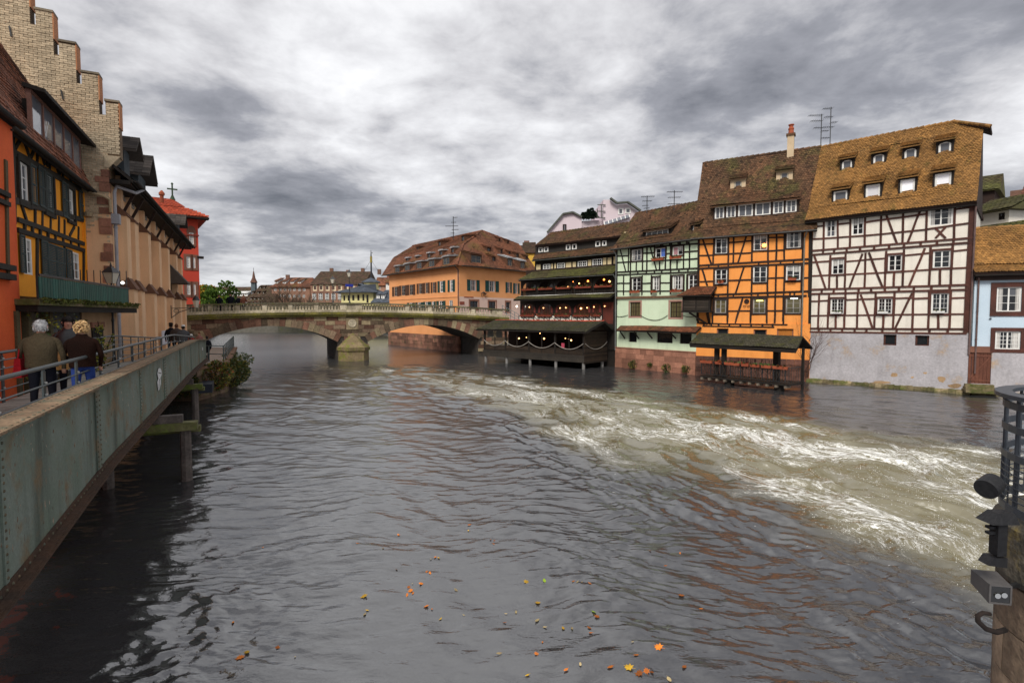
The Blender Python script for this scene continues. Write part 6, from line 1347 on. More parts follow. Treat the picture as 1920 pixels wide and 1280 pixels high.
# ================================================================ low annex with a green balcony
FA = Fac((-13.0, 14.3), (-16.35, 22.7), 'terrace_annex', 'low annex with mossy flat roof, green balcony rail and grey door below the yellow house', 'annex')
S6 = FA.Z(0, 380, .1875)
OLD = mat('old_grey_wall', (.20, .16, .12), (.12, .10, .08), scale=.8, fine=.25, streak=.5)
BUFF = mat('buff_wall', (.50, .33, .20), (.40, .26, .15), scale=.8, fine=.12, streak=.3, bump=.3)
um = S6(905, 1150)[0]
FA.wall(0, um, -.6, 4.85, [], OLD, y=.35, depth=3); FA.wall(um, FA.len - .1, -.6, 4.85, [], BUFF, y=.35, depth=2.2, name='buff_wall')
MB().box(-.2, FA.len + .25, -.35, 2.5, 4.86, 5.02).build('roof_slab', MOSSY, FA.root); MB().box(-.15, FA.len + .2, -.3, 2.4, 4.68, 4.86).build('roof_joists', BLACKW, FA.root)
st = MB()
for i in range(500): st.leaf((rnd.uniform(-.2, FA.len + .2), -.36 - rnd.uniform(0, .05), rnd.uniform(4.93, 5.05)), (rnd.uniform(-1, 1), -.4, rnd.uniform(-.2, .6)), .08, .6, t=rnd.random())
stuff(st.build('roof_moss', mat('moss_leaf', (.11, .12, .02), (.06, .07, .015), tv=.5, bump=0), FA.root))
GBAL = mat('green_balcony', (.012, .095, .075), (.01, .07, .055), fine=.15, tv=.25, bump=.05, rough=.5)
n = 46
for i in range(n):
    u = .1 + (FA.len - .9) * i / n; MB().box(u + .012, u + (FA.len - .9) / n - .012, -.26, -.235, 5.06, 5.64, t=rnd.random()).build('balcony_slat', GBAL, FA.root)
MB().box(.1, FA.len - .75, -.225, -.21, 5.08, 5.6).build('balcony_panel', mat('dark_green_panel', (.008, .045, .038)), FA.root)
MB().bar((.1, -.25, 5.68), (FA.len - .7, -.25, 5.68), .06).build('balcony_rail', IRON, FA.root)
for i in range(6): u = .1 + (FA.len - .8) * i / 5; MB().bar((u, -.22, 5.02), (u, -.22, 5.7), .045).build('balcony_post', IRON, FA.root)
g = MB()
for y in (.2, .9, 1.6): g.bar((FA.len - .75, y - .3, 5.68), (FA.len - .75, y + .4, 5.68), .05)
for i in range(9): y = -.2 + .22 * i; g.bar((FA.len - .75, y, 5.02), (FA.len - .75, y, 6.4), .025)
g.build('end_screen', IRON, FA.root)
a, b, c, d = wbox(S6, 575, 1095, 905, 1500)
MB().box(a, b, .27, .36, 1.5, d).build('door', mat('grey_door', (.10, .105, .11), (.08, .082, .085)), FA.root)
for x in (a, (a + b) / 2, b): MB().box(x - .05, x + .05, .24, .36, 1.5, d + .05).build('door_frame', mat('brown_post', (.14, .085, .05)), FA.root)
for x in (230, 345, 555): u, _ = S6(x, 1100); MB().box(u - .1, u + .1, .1, .4, -.5, 4.7).build('post', mat('mossy_post', (.13, .10, .05), (.08, .065, .035), streak=.3), FA.root)
a, b, c, d = wbox(S6, 1030, 1245, 1130, 1500); MB().box(a, b, .30, .36, 1.6, d).build('small_door', BLACKW, FA.root); MB().box(a - .1, b + .1, .27, .36, d, d + .2).build('door_lintel', SANDST, FA.root)
p = FA.world(FA.len - .2, -.6, 2.0)

p = aty(213, 640, 21.5); zt = aty(209, 531, 21.5).z
street_lamp(Vector((p.x, p.y, 2.4)), zt - 2.4, 'dark lamp post with a white lantern before the green balcony', s=1.0)
e = empty('wall_lantern', FA.world(FA.len - .9, -.1, 5.9), 0, 'small white lamp on the balcony wall beside the big lantern', 'lamp'); MB().lathe([(.03, -.05), (.07, 0), (.03, .06)], n=8).build('bulb', glow('soft_bulb', (1, .95, .85), 2), e)

# ================================================================ red tower house beyond the bridge
A = aty(272, 560, 56.5); B = aty(375, 560, 59.5)
FT2 = Fac((A.x, A.y), (B.x, B.y), 'red_tower_house', 'bright red house with red tile roof and a cross on top, left of the bridge')
RDW = mat('bright_red_render', (.52, .065, .035), (.46, .05, .03), scale=.5, fine=.07, bump=.15, tv=.04)
RDT = mat('orange_red_tiles', (.37, .058, .022), (.28, .042, .018), scale=.6, tv=.4, fine=.2)
q = FT2.Z(180, 430, .1796); ql = FT2.Z(150, 230, .164)
zE = ql(1340, 1090)[1]; zMid = ql(1150, 960)[1]; zR2 = ql(1090, 812)[1]; uA = ql(1090, 812)[0]
wt = [wbox(q, *w) for w in ((945, 282, 985, 402), (1013, 290, 1038, 405), (948, 568, 990, 682), (1015, 570, 1042, 686), (972, 32, 1020, 158))]
FT2.wall(0, FT2.len, 2, zE, wt, RDW, reveal=.22, depth=8)
BS = mat('brown_stone', (.20, .09, .06))
for i, w in enumerate(wt): window(FT2.root, *w, .06, 1, 4, 2, WHITE, GLASS, surround=BS, sw=.26 if i < 4 else .2, fw=.10, bar=.06)
o = MB(); a, b, c, d = wt[4]
for i in range(10):
    x0, x1 = a - .25 + (b - a + .5) * i / 10, a - .25 + (b - a + .5) * (i + 1) / 10
    k = lambda x: math.sqrt(max(0, 1 - ((x - (a + b) / 2) / ((b - a) / 2 + .25)) ** 2)) * .7
    o.prism([(x0, d + .01), (x1, d + .01), (x1, d + .02 + k(x1)), (x0, d + .02 + k(x0))], -.06, .02)
o.build('arched_hood', BS, FT2.root)
MB().box(-.1, FT2.len + .08, -.12, .05, zE - 2.0, zE - 1.85).build('string_course', mat('dark_red_trim', (.28, .05, .03)), FT2.root)
MB().box(FT2.len - .15, FT2.len + .45, -.3, .2, q(1085, 292)[1] - .15, q(1085, 292)[1] + .1).build('corner_bracket', BLACKW, FT2.root)
dA = uA; yr = 3.6; ue = FT2.len + 1.0; zk = zE + (zR2 - zE) * .42
lv = [[(-1, -1.0, zE), (ue, -1.0, zE), (ue, 8.5, zE), (-1, 8.5, zE)], [(-1, .35, zk), (ue - 2.1, .35, zk), (ue - 2.1, 6.8, zk), (-1, 6.8, zk)], [(-1, yr, zR2), (dA, yr, zR2), (dA, yr + .1, zR2), (-1, yr + .1, zR2)]]
vs = [p for l in lv for p in l]; fs = [(0, 3, 2, 1)]
for k in (0, 4):
    for i in range(4): fs.append((k + i, k + (i + 1) % 4, k + 4 + (i + 1) % 4, k + 4 + i))
RR = MB().add(vs, fs).build('roof', RDT, FT2.root)
t = MB(); tiles(t, -1, ue, -1.0, zE, .35, zk, .3, .26, -1, ue - 2.1); tiles(t, -1, ue - 2.1, .35, zk, yr, zR2, .3, .26, -1, dA); stuff(t.build('roof_tiles', RDT, RR))
MB().box(-1, ue, -1.05, .0, zE - .18, zE - .02).build('eaves_board', BLACKW, FT2.root)
cr = MB(); cr.tube([(dA, yr, zR2 - .1), (dA, yr, zR2 + 1.7)], .09, 6).bar((dA - .5, yr, zR2 + 1.15), (dA + .5, yr, zR2 + 1.15), .14); cr.lathe([(.3, 0), (.2, .25), (.1, .5)], (dA, yr, zR2 - .05), 8); cr.lathe([(.02, -.15), (.15, 0), (.02, .15)], (dA, yr, zR2 + 1.75), 8)
cr.build('roof_cross', mat('verdigris', (.05, .09, .05), (.03, .05, .03)), RR)

# ================================================================ pale pink modern building behind the restaurant
PKB = mat('pale_pink_render', (.66, .56, .60), (.62, .52, .56), scale=.3, fine=.04, bump=.05, tv=.03)
DKT = mat('dark_trim', (.10, .11, .09), (.08, .08, .07))
YP = 85
P0 = aty(1020, 430, YP); P1 = aty(1215, 430, YP)
FP = Fac((P0.x, YP), (P1.x, YP), 'pale_pink_modern_building', 'pale pink modern apartment building with stepped gables and roof terrace, behind the restaurant roofs', 'building')
qp = FP.Z(960, 360, .2031); qp4 = FP.Z(1140, 360, .1406)
def pr(pts, y0, y1, nm, m, roofed=True):
    P_ = [p for p in pts]; o = MB().prism(P_, y0, y1).build(nm, m, FP.root)
    return o
g1 = [qp(325, 380), qp(470, 212), qp(560, 196), qp(642, 240), qp(648, 440), qp(325, 440)]
pr(g1[::-1], 0, 14, 'gable_wall', PKB)
g2 = [qp4(-340, 420), (qp(640, 248)[0], qp(640, 248)[1]), qp(866, 235), (qp(866, 70)[0], qp(866, 70)[1])]
MB().prism([qp(640, 250), qp(870, 236), qp(870, 440), qp(640, 440)][::-1], 2.0, 14).build('terrace_wall', PKB, FP.root)
g3 = [qp4(-55, 360 / 1 * 0 + 360), qp4(-55, 95), qp4(28, 95), qp4(115, 160), qp4(262, 150), qp4(345, 205), qp4(432, 265), qp4(432, 420), qp4(-55, 420)]
MB().prism(g3[1:][::-1], .5, 14).build('tall_wall', PKB, FP.root)
for pts in ((g1[0], g1[1], g1[2], g1[3]), g3[2:7]):
    mb = MB()
    for p, r_ in zip(pts[:-1], pts[1:]): mb.bar((p[0], -.1, p[1] + .12), (r_[0], -.1, r_[1] + .12), .7, .25)
    mb.build('roof_edge', DKT, FP.root)
wp = [wbox(qp, 468, 298, 502, 365), wbox(qp4, 143, 208, 212, 292), wbox(qp4, 238, 205, 312, 278)]
for i, w in enumerate(wp): window(FP.root, *w, -.05 if i == 0 else .45, 1, 1, 1, WHITE if i else DARKW, GLASSW, fw=.15)
gl = MB(); a, z0 = qp(855, 305); b, _ = qp(1085, 262); z1 = qp(960, 272)[1]
o = MB(); o.hexa([(a, .0, z0), (b, .0, z0 + 1.2), (b, 1.5, z0 + 1.2), (a, 1.5, z0), (a, .5, z1), (b, .5, z1 + 1.2), (b, 1.5, z1 + 1.2), (a, 1.5, z1)]).build('glass_strip', glass('sky_pane', (.25, .27, .30), .1, 1.0), FP.root)
for i in range(7): x = a + (b - a) * i / 6; MB().bar((x, -.03, z0 + 1.2 * i / 6), (x, .45, z1 + 1.2 * i / 6), .12).build('glazing_bar', WHITE, FP.root)
a, b, c, d = wbox(qp, 645, 322, 850, 345); MB().box(a, b, 1.9, 2.05, c, d).build('ribbon_window', glass('blue_pane', (.10, .16, .22), .1), FP.root)
g = MB(); a, z0 = qp(790, 235); b, z1 = qp(866, 115)
for z in (z0, (z0 + z1) / 2, z1): g.bar((a, .3, z), (b, .3, z), .12)
for x in (a, (a + b) / 2): g.bar((x, .3, z0), (x, .3, z1 - (.6 if x == a else 0)), .12)
g.build('balcony_frame', DKT, FP.root)
for i, (x, y, h) in enumerate(((672, 235, 55), (697, 232, 55), (722, 232, 85), (750, 228, 90), (770, 230, 60))):
    a, z0 = qp(x, y); _, z1 = qp(x, y - h); p = FP.world(a, 1.5, z0)
    e = empty('conifer', p, 0, f'{["first", "second", "third", "fourth", "fifth"][i]} small dark conifer from the left on the pink roof terrace', 'tree', 'conifers on the roof terrace')
    mb = MB(); hh = z1 - z0
    for k in range(260):
        f = rnd.random(); rr = .75 * (1 - f) * rnd.random() ** .5; an = rnd.uniform(0, 6.3); mb.leaf((rr * math.cos(an), rr * math.sin(an), f * hh), (math.cos(an), math.sin(an), .6), .35, .4, t=rnd.random())
    MB().tube([(0, 0, -.2), (0, 0, hh * .6)], .06, 5).build('trunk', DARKW, e); stuff(mb.build('crown', mat('conifer_green', (.012, .028, .012), (.008, .018, .01), tv=.6, bump=0), e))
# yellow neighbour with a dark roof
f, p = simple_house('yellow_neighbour_house', 'narrow yellow house side with dark roof left of the pink building', 984, 1003, 474, 530, 88, 8, mat('warm_yellow', (.68, .42, .07), (.6, .36, .06)), DKR, 2.2, .3, z0=4)
f, p = simple_house('grey_roofed_house', 'dark grey roof ridge with a small chimney between the corner building and the yellow house', 968, 1001, 478, 530, 98, 8, PKW, DKR, 2.2, .3, z0=4, chim=((2.0, 1.0, .9),))

# ================================================================ far bank
TANW = mat('far_cream', (.68, .58, .40), (.6, .5, .34), scale=.3, fine=.06); BRW = mat('far_brown_wall', (.28, .15, .10), (.2, .11, .08), scale=.3, tv=.1)
qa8 = pxmap(330, 380, .25)
def px8(x0, y0, x1, y1): a = qa8(x0, y0); b = qa8(x1, y1); return (a[0], a[1], b[0], b[1])
def fh(name, label, x0, x1, ytop, yb, ridge_y, Y, depth, wm, rm, hip=0, wins=(), chim=(), yaw=0, over=.5, win_m=WHITE):
    (p0, pt), (p1, _) = qa8(x0, ytop), qa8(x1, ytop); rise = aty(0, qa8(0, ridge_y)[1], Y + depth / 2).z - aty(0, pt, Y).z
    return simple_house(name, label, p0, p1, pt, qa8(0, yb)[1], Y, depth, wm, rm, rise, over, hip=hip, wins=[px8(*w) for w in wins], chim=chim, yaw=yaw, z0=2.5, win_m=win_m, tw=.6, e=.5)
f, p = fh('long_white_house', 'long low white house with a row of white dormers, far beyond the bridge', 150, 545, 714, 760, 632, 150, 12, WHITE, DKR, hip=1.5)
for i, x in enumerate((222, 292, 322, 354, 412, 455, 490, 524)):
    dormer(f, p, qa8, x, 702, x - 13, x + 13, 678, WHITE, DKR, WHITE, pitch=12, inset=.2, side=.3, bottom=.2, over=.3, tw=1, e=.8, gm=GLASS)
f, p = fh('steep_brown_house', 'brown steep-roofed house with rows of tiny dormers left of the red-roofed one, beyond the bridge', 535, 722, 742, 760, 618, 142, 14, BRW, DKR, hip=1.0, wins=[(560 + i * 26, 744, 574 + i * 26, 756) for i in range(6)])
for y, xs_ in ((728, (562, 590, 620, 650)), (683, (577, 615, 655)), (645, (632, 660))):
    for x in xs_: dormer(f, p, qa8, x, y, x - 7, x + 7, y - 15, DKR, DKR, DKR, pitch=12, inset=.15, side=.15, bottom=.1, over=.2, tw=.8, e=.7)
e = empty('spire_tower', aty(*qa8(585, 640), 150), 0, 'small slender bell tower with a pointed spire on the skyline', 'tower')
k = .15 * .25
MB().box(-15 * k, 15 * k, -15 * k, 15 * k, -8, 48 * k).build('tower_shaft', mat('grey_blue_wood', (.10, .13, .15), (.08, .10, .11)), e)
MB().lathe([(28 * k, 40 * k), (12 * k, 75 * k), (4 * k, 120 * k), (.6 * k, 130 * k)], n=8).build('spire', mat('copper_brown', (.14, .07, .05)), e); MB().tube([(0, 0, 125 * k), (0, 0, 150 * k)], .06, 5).build('finial', IRON, e)
f, p = fh('red_roofed_house', 'tall house with wide red roof and small white dormers, middle of far bank', 720, 1005, 632, 760, 562, 145, 14, BRW, RBT, hip=2.2, wins=[(735 + i * 36, 642, 755 + i * 36, 660) for i in range(7)] + [(735 + i * 36, 690, 752 + i * 36, 712) for i in range(7)], chim=((1.5, 1, .8),))
for x in (752, 812, 870, 925): dormer(f, p, qa8, x, 608, x - 12, x + 12, 588, WHITE, RBT, RBT, pitch=14, inset=.2, side=.25, bottom=.15, over=.3, tw=.9, e=.8)
f, p = fh('small_red_roof_house', 'lower red-roofed house tucked between the red-roofed and the arcaded house', 955, 1030, 640, 760, 590, 150, 10, TANW, RBT, wins=[(965, 650, 985, 675), (1000, 650, 1018, 675)])
f, p = fh('arcaded_house', 'cream house with brown arched windows and a big dark green-brown roof, far bank', 1020, 1400, 612, 760, 516, 138, 16, TANW, DKR, wins=[(1032 + i * 46, 625, 1052 + i * 46, 652) for i in range(8)], chim=((2.5, .9, .9), (7, .9, .4), (11, .9, .9), (15.5, .9, .6)), win_m=BRW, over=.4)
qf = f.Z(330, 380, .25)
FB_ = MB().box(0, f.len, -.25, .0, qf(1200, 672)[1], qf(1200, 662)[1]).build('brown_band', BRW, f.root)
MB().box(0, f.len, -.1, .0, qf(1200, 762)[1], qf(1200, 738)[1]).build('brown_plinth', BRW, f.root)
for i in range(9): a = f.len * (i / 8); MB().box(a - .25, a + .25, -.16, .0, qf(1200, 672)[1] - 3, qf(1200, 612)[1]).build('brown_pilaster', BRW, f.root)
for i in range(6):
    x = 1040 + i * 48; a, b, c, d = wbox(qf, x - 14, 690, x + 14, 725); n = 8; r_ = (b - a) / 2
    MB().prism([(a - .3, c - .2), (b + .3, c - .2)] + [((a + b) / 2 + (r_ + .3) * math.cos(t_), d + (r_ + .3) * math.sin(t_)) for t_ in np.linspace(0, math.pi, n)], -.2, -.02).build('arch_surround', BRW, f.root)
    w_ = MB(); w_.prism([(a, c), (b, c)] + [((a + b) / 2 + r_ * math.cos(t_), d + r_ * math.sin(t_)) for t_ in np.linspace(0, math.pi, n)], -.28, -.21, m=1)
    for x_ in (a, (a + b) / 2 - .05, b - .1): w_.box(x_, x_ + .1, -.34, -.28, c, d + r_ * .6)
    for k_ in range(4): z = c + (d - c) * k_ / 3; w_.box(a, b, -.33, -.28, z - .05, z + .05)
    w_.build('arched_window', [WHITE, GLASS], f.root)
f, p = fh('brick_gable_house', 'plain pinkish-brown gable wall at the right end of the arcaded house', 1330, 1420, 600, 760, 518, 150, 10, mat('far_pink_wall', (.42, .24, .17)), DKR, hip=.0)
# yellow pavilion with slate roof and cupola
f, p = fh('yellow_pavilion', 'pale yellow pavilion with hipped slate roof and a small cupola behind the bridge lamps', 1240, 1480, 672, 770, 605, 112, 15, mat('pale_yellow', (.70, .64, .32), (.64, .58, .28), fine=.05), mat('blue_slate', (.085, .10, .125), (.06, .07, .09), tv=.3, fine=.2), hip=6.5, wins=[(1256, 695, 1268, 735), (1288, 693, 1300, 735), (1322, 692, 1338, 733), (1360, 690, 1376, 733), (1398, 686, 1412, 735), (1428, 690, 1444, 750)], win_m=DARKW, over=1.2)
SLT = MATS['blue_slate']
pc = aty(*qa8(1462, 622), 120); e = f.root; lp = (Matrix.Translation(f.root.location) @ Matrix.Rotation(f.rz, 4, 'Z')).inverted() @ pc
k = .12 * .25
cp = MB().lathe([(60 * k, -30 * k), (56 * k, 0), (56 * k, 26 * k)], lp, 8).build('cupola', mat('pale_yellow', (.7, .64, .32)), f.root); MB().lathe([(72 * k, 22 * k), (70 * k, 28 * k), (20 * k, 52 * k), (2 * k, 58 * k)], lp, 8).build('cupola_roof', SLT, cp)
f, p = fh('slate_wing', 'low slate-roofed wing with two white dormers right of the yellow pavilion', 1480, 1640, 748, 770, 655, 108, 10, mat('pale_yellow', (.7, .64, .32)), SLT, hip=2)
for x in (1516, 1551): dormer(f, p, qa8, x, 722, x - 12, x + 12, 690, WHITE, SLT, SLT, pitch=10, inset=.2, side=.2, bottom=.1, over=.2, tw=.9, e=.8, gm=GLASS)
f, p = fh('gabled_red_house', 'small pinkish gabled house with red roof on the far skyline, right of the mast', 1500, 1600, 620, 700, 560, 170, 8, mat('far_pink_wall', (.42, .24, .17)), RBT, wins=[(1520, 630, 1535, 650)])
f, p = fh('far_white_house', 'white-walled house with red roof showing beside the left end of the corner building', 1575, 1680, 600, 700, 540, 160, 10, WHITE, RBT, wins=[(1588, 606, 1600, 622)])
p = aty(*qa8(1465, 570), 135); e = empty('signal_mast', p, 0, 'thin tall dark mast with stays on the skyline left of the corner building', 'mast'); k = .135 * .25
MB().tube([(0, 0, -3), (0, 0, 120 * k), (0, 0, 170 * k), (0, 0, 212 * k)], [.22, .20, .16, .05], 8).build('pole', IRON, e); MB().tube([(0, 0, 120 * k), (0, 0, 165 * k)], .28, 8).build('yellow_sleeve', mat('mast_yellow', (.35, .27, .06)), e)
MB().tube([(0, 0, 190 * k), (14 * k, 0, 192 * k)], .07, 5).build('cross_arm', IRON, e)
g = MB()
for s in (-1, 1): g.tube([(0, 0, 140 * k), (s * 75 * k, 0, 20 * k)], .03, 4)
g.build('stay_cable', IRON, e)

# ---------------------------------------------------------------- ground
GRD = mat('bank_ground', (.14, .13, .11), (.09, .085, .07), fine=.2)
def slab(name, poly, z0, z1, m): return tag(MB().prismz(poly, z0, z1).build(name, m), kind='structure')
slab('far_bank', [(-1500, 137), (1500, 137), (1500, 3000), (-1500, 3000)], -1.5, 3.4, GRD)
slab('right_bank', [(27.5, 31.5), (21, 37.5), (14.8, 41.5), (10, 47.5), (1.5, 55.4), (-2.4, 62.5), (-5.6, 66.8), (-18.5, 84), (-18.5, 137), (1500, 137), (1500, 24), (33, 28)], -1.5, 1.2, GRD)
slab('left_bank', [(-19.5, 25), (-31, 48), (-36, 57), (-75, 137), (-1500, 137), (-1500, -60), (-16, -60), (-11.5, 6), (-14.5, 14)], -1.5, 2.0, GRD)
QST = mat('quay_wall_stone', (.21, .14, .095), (.13, .09, .06), scale=.9, tv=.45, fine=.35, bscale=8, bump=.7, streak=.35, moss=(.08, .085, .02), mossamt=.35)
PATH = mat('quay_path', (.34, .27, .22), (.27, .21, .17), scale=1.2, fine=.15)
qpoly = [(-17.2, 32.0), (-24.2, 46.6), (-29.0, 48.0), (-20.2, 28.4), (-16.8, 28.2)]
slab('quay', qpoly, -1.5, 1.72, PATH)
def stones_along(p, r_, z0, z1, rows, name, m, parent, lo=.5, hi=1.1):
    p, r_ = Vector(p), Vector(r_); d = r_ - p; ln = d.length; d.normalize(); n = Vector((d.y, -d.x))
    for k in range(rows):
        za, zb = z0 + (z1 - z0) * k / rows, z0 + (z1 - z0) * (k + 1) / rows; u = 0
        while u < ln - .05:
            w = min(u + rnd.uniform(lo, hi), ln); j = .04 + rnd.uniform(0, .04); a, b = p + d * (u + .012), p + d * (w - .012)
            MB().prismz([(a.x, a.y), (b.x, b.y), (b.x + n.x * j, b.y + n.y * j), (a.x + n.x * j, a.y + n.y * j)][::-1], za + .01, zb - .01, t=rnd.random()).build(name, m, parent); u = w
QW = empty('quay_wall', (-17.2, 32.0, 0), 0, 'old stone quay wall with a railing beside the footbridge end', 'wall')
def rel(p): return (p[0] + 17.2, p[1] - 32.0)
stones_along(rel((-20.2, 28.4)), rel((-16.8, 28.2)), -.6, 1.72, 6, 'quay_stone', QST, QW); stones_along(rel((-16.8, 28.2)), rel((-17.2, 32.0)), -.6, 1.72, 6, 'quay_stone', QST, QW); stones_along(rel((-17.2, 32.0)), rel((-24.2, 46.6)), -.6, 1.72, 6, 'quay_stone', QST, QW)
PL_ = [rel(p) for p in ((-16.85, 28.4), (-17.2, 32.0), (-24.2, 46.6))]
g = MB()
for p, r_ in zip(PL_[:-1], PL_[1:]): p, r_ = Vector((*p, 1.72)), Vector((*r_, 1.72)); g.bar(p + (r_ - p) * .0, r_, .30, .14)
g.build('wall_coping', mat('rusty_coping', (.22, .12, .07), (.15, .09, .06), fine=.3), QW)
g = MB(); p, r_ = Vector((*PL_[1], 1.78)), Vector((*PL_[2], 1.78)); 
for z in (.45, .95): g.bar(p + Vector((-.15, 0, z)), r_ + Vector((-.15, 0, z)), .045)
for i in range(9): a = p.lerp(r_, i / 8) + Vector((-.15, 0, 0)); g.bar(a, a + Vector((0, 0, .97)), .05)
g.bar(p + Vector((-.15, 0, .95)), p + Vector((-2.3, .6, .95)), .045); g.bar(p + Vector((-.15, 0, .45)), p + Vector((-2.3, .6, .45)), .045); g.bar(p + Vector((-1.2, .3, 0)), p + Vector((-1.2, .3, .97)), .05)
g.build('quay_railing', mat('grey_green_rail', (.10, .13, .13), rough=.5), QW)
QF = tag(MB().prismz([(-16.5, 27.2), (-15.6, 27.6), (-16.4, 29.2), (-17.4, 28.9)], .55, 1.0).build('mooring_beam', mat('blue_black_steel', (.03, .035, .05), rough=.5)), 'dark steel beam end resting beside the quay under the footbridge', 'beam')
FW_ = empty('far_quay_wall', (-60, 136.9, 0), 0, 'long dark far quay wall closing the river beyond the bridge arches', 'wall')
MB().box(0, 70, -.3, .0, -1, 3.5).build('wall_face', mat('dark_quay', (.08, .075, .06), (.05, .05, .035), streak=.4, moss=(.06, .07, .02), mossamt=.3), FW_); MB().box(0, 70, -.5, .1, 3.4, 3.6).build('wall_coping', MATS['grey_coping'], FW_)
# ================================================================ steel footbridge
FF = Fac((-3.41, 1.5), (-17.53, 30.5), 'steel_footbridge', 'green-grey riveted steel girder footbridge with rusty flanges and tube railings, left foreground', 'footbridge')
GIR = mat('girder_paint', (.19, .225, .195), (.135, .175, .135), scale=1.1, fine=.18, bscale=26, bump=.25, streak=.95, moss=(.18, .125, .065), mossamt=.32, mscale=1.6, rough=.6)
RUST = mat('rusty_flange', (.25, .175, .11), (.16, .105, .065), scale=2.5, fine=.35, bscale=22, bump=.6, rough=.95, moss=(.10, .11, .075), mossamt=.35, mscale=4)
RUSTD = mat('rusty_lower_flange', (.085, .045, .027), (.045, .03, .022), scale=2.5, fine=.35, bscale=20, bump=.6, rough=.95)
RAILM = mat('rail_steel', (.060, .075, .080), (.045, .058, .062), rough=.42, fine=.1, bump=.04, spec=.5)
def zt_g(u): return float(np.interp(u, [0, 25.5, 32.3], [3.41, 3.43, 3.17]))
def zb_g(u): return float(np.interp(u, [0, 4.8, 9, 25, 32.3], [1.55, 1.65, 1.90, 2.08, 2.03]))
def zd(u): return float(np.interp(u, [0, 22, 31, 37], [2.75, 2.75, 2.32, 2.2]))
ln = FF.len; us = list(np.linspace(0, ln, 34))
def strip(y0, y1, f0, f1, nm, m, us=us):
    mb = MB()
    for a, b in zip(us[:-1], us[1:]): mb.hexa([(a, y0, f0(a)), (b, y0, f0(b)), (b, y1, f0(b)), (a, y1, f0(a)), (a, y0, f1(a)), (b, y0, f1(b)), (b, y1, f1(b)), (a, y1, f1(a))])
    return mb.build(nm, m, FF.root)
stf = [.6 + 3.87 * k for k in range(9)]
edges = [0] + stf[1:] + [ln]
for a, b in zip(edges[:-1], edges[1:]):                                    # web plates, one per field
    sub = [a + (b - a) * i / 4 for i in range(5)]; mb = MB()
    for p, r_ in zip(sub[:-1], sub[1:]): p2, r2 = p + (.004 if p == a else 0), r_ - (.004 if r_ == b else 0); mb.hexa([(p2, .0, zb_g(p)), (r2, .0, zb_g(r_)), (r2, .03, zb_g(r_)), (p2, .03, zb_g(p)), (p2, .0, zt_g(p)), (r2, .0, zt_g(r_)), (r2, .03, zt_g(r_)), (p2, .03, zt_g(p))])
    mb.build('web_plate', GIR, FF.root)
strip(-.17, .20, lambda u: zt_g(u), lambda u: zt_g(u) + .03, 'top_flange', RUST)
strip(-.10, -.003, lambda u: zt_g(u) - .02, lambda u: zt_g(u) - .002, 'top_angle', GIR); strip(-.022, -.002, lambda u: zt_g(u) - .11, lambda u: zt_g(u) - .02, 'top_angle', GIR)
strip(-.14, .16, lambda u: zb_g(u) - .03, lambda u: zb_g(u), 'bottom_flange', RUSTD)
strip(-.024, -.002, lambda u: zb_g(u) + .002, lambda u: zb_g(u) + .11, 'bottom_angle', RUSTD); strip(-.11, -.026, lambda u: zb_g(u) + .002, lambda u: zb_g(u) + .02, 'bottom_angle', RUSTD)
rv = MB()
def rivet(u, y, z, ax='y'):
    r = .019; k = 6; vs = []
    for rr, h in ((r, 0), (r * .7, r * .6)):
        for j in range(k):
            a = 2 * math.pi * j / k
            vs.append((u + rr * math.cos(a), y - h, z + rr * math.sin(a)) if ax == 'y' else (u + rr * math.cos(a), y + rr * math.sin(a), z + h))
    fs = [(i, (i + 1) % k, k + (i + 1) % k, k + i) for i in range(k)] + [tuple(range(k, 2 * k))]
    rv.add(vs, [f[::-1] for f in fs] if ax == 'y' else fs, t=rnd.random())
for i, s in enumerate(stf):
    wide = i % 2 == 0
    MB().box(s - (.14 if wide else .05), s + (.14 if wide else .05), -.020, -.002, zb_g(s) + .115, zt_g(s) - .115).build('stiffener', GIR, FF.root)
    if i < 7:
        z = zb_g(s) + .17
        while z < zt_g(s) - .15:
            for x in ((-.09, .09) if wide else (.0,)): rivet(s + x, -.020, z)
            z += .085
u = .1
while u < ln:
    rivet(u, -.12, zt_g(u) + .03, 'z'); rivet(u, .14, zt_g(u) + .03, 'z')
    if u < 20: rivet(u, -.022, zt_g(u) - .065); rivet(u, -.024, zb_g(u) + .06)
    u += .16
stuff(rv.build('rivets', mat('rivet_paint', (.11, .12, .09), (.14, .09, .05), scale=6, fine=.3), FF.root))
# second girder, cross beams, planks
strip(2.42, 2.45, lambda u: zd(u) - .75, lambda u: zd(u) - .05, 'far_girder', GIR)
for i in range(17): u = .6 + i * 1.93; MB().box(u - .08, u + .08, .03, 2.42, zd(u) - .35, zd(u) - .06).build('cross_beam', RUSTD, FF.root)
PLK = mat('weathered_deck_plank', (.30, .28, .245), (.20, .185, .16), scale=2, fine=.25, bscale=16, tv=.3, bump=.4)
n = 200; plank_me = None
for i in range(n):
    u = .05 + (ln + 3.2) * i / n; w = (ln + 3.2) / n
    if plank_me is None: o = MB().box(0, w - .014, .06, 2.40, -.05, 0).build('deck_plank', mat('deck_plank_wood', (.30, .28, .245), (.20, .185, .16), scale=2, fine=.25, bscale=16, tv=.18, bump=.4, objr=True), FF.root); plank_me = o.data
    else: o = bpy.data.objects.new('deck_plank', plank_me); COL.objects.link(o); o.parent = FF.root
    o.location = (u, 0, zd(u) + rnd.uniform(-.004, .004)); o.rotation_euler = (0, math.atan2(zd(u) - zd(u + w), w), 0)
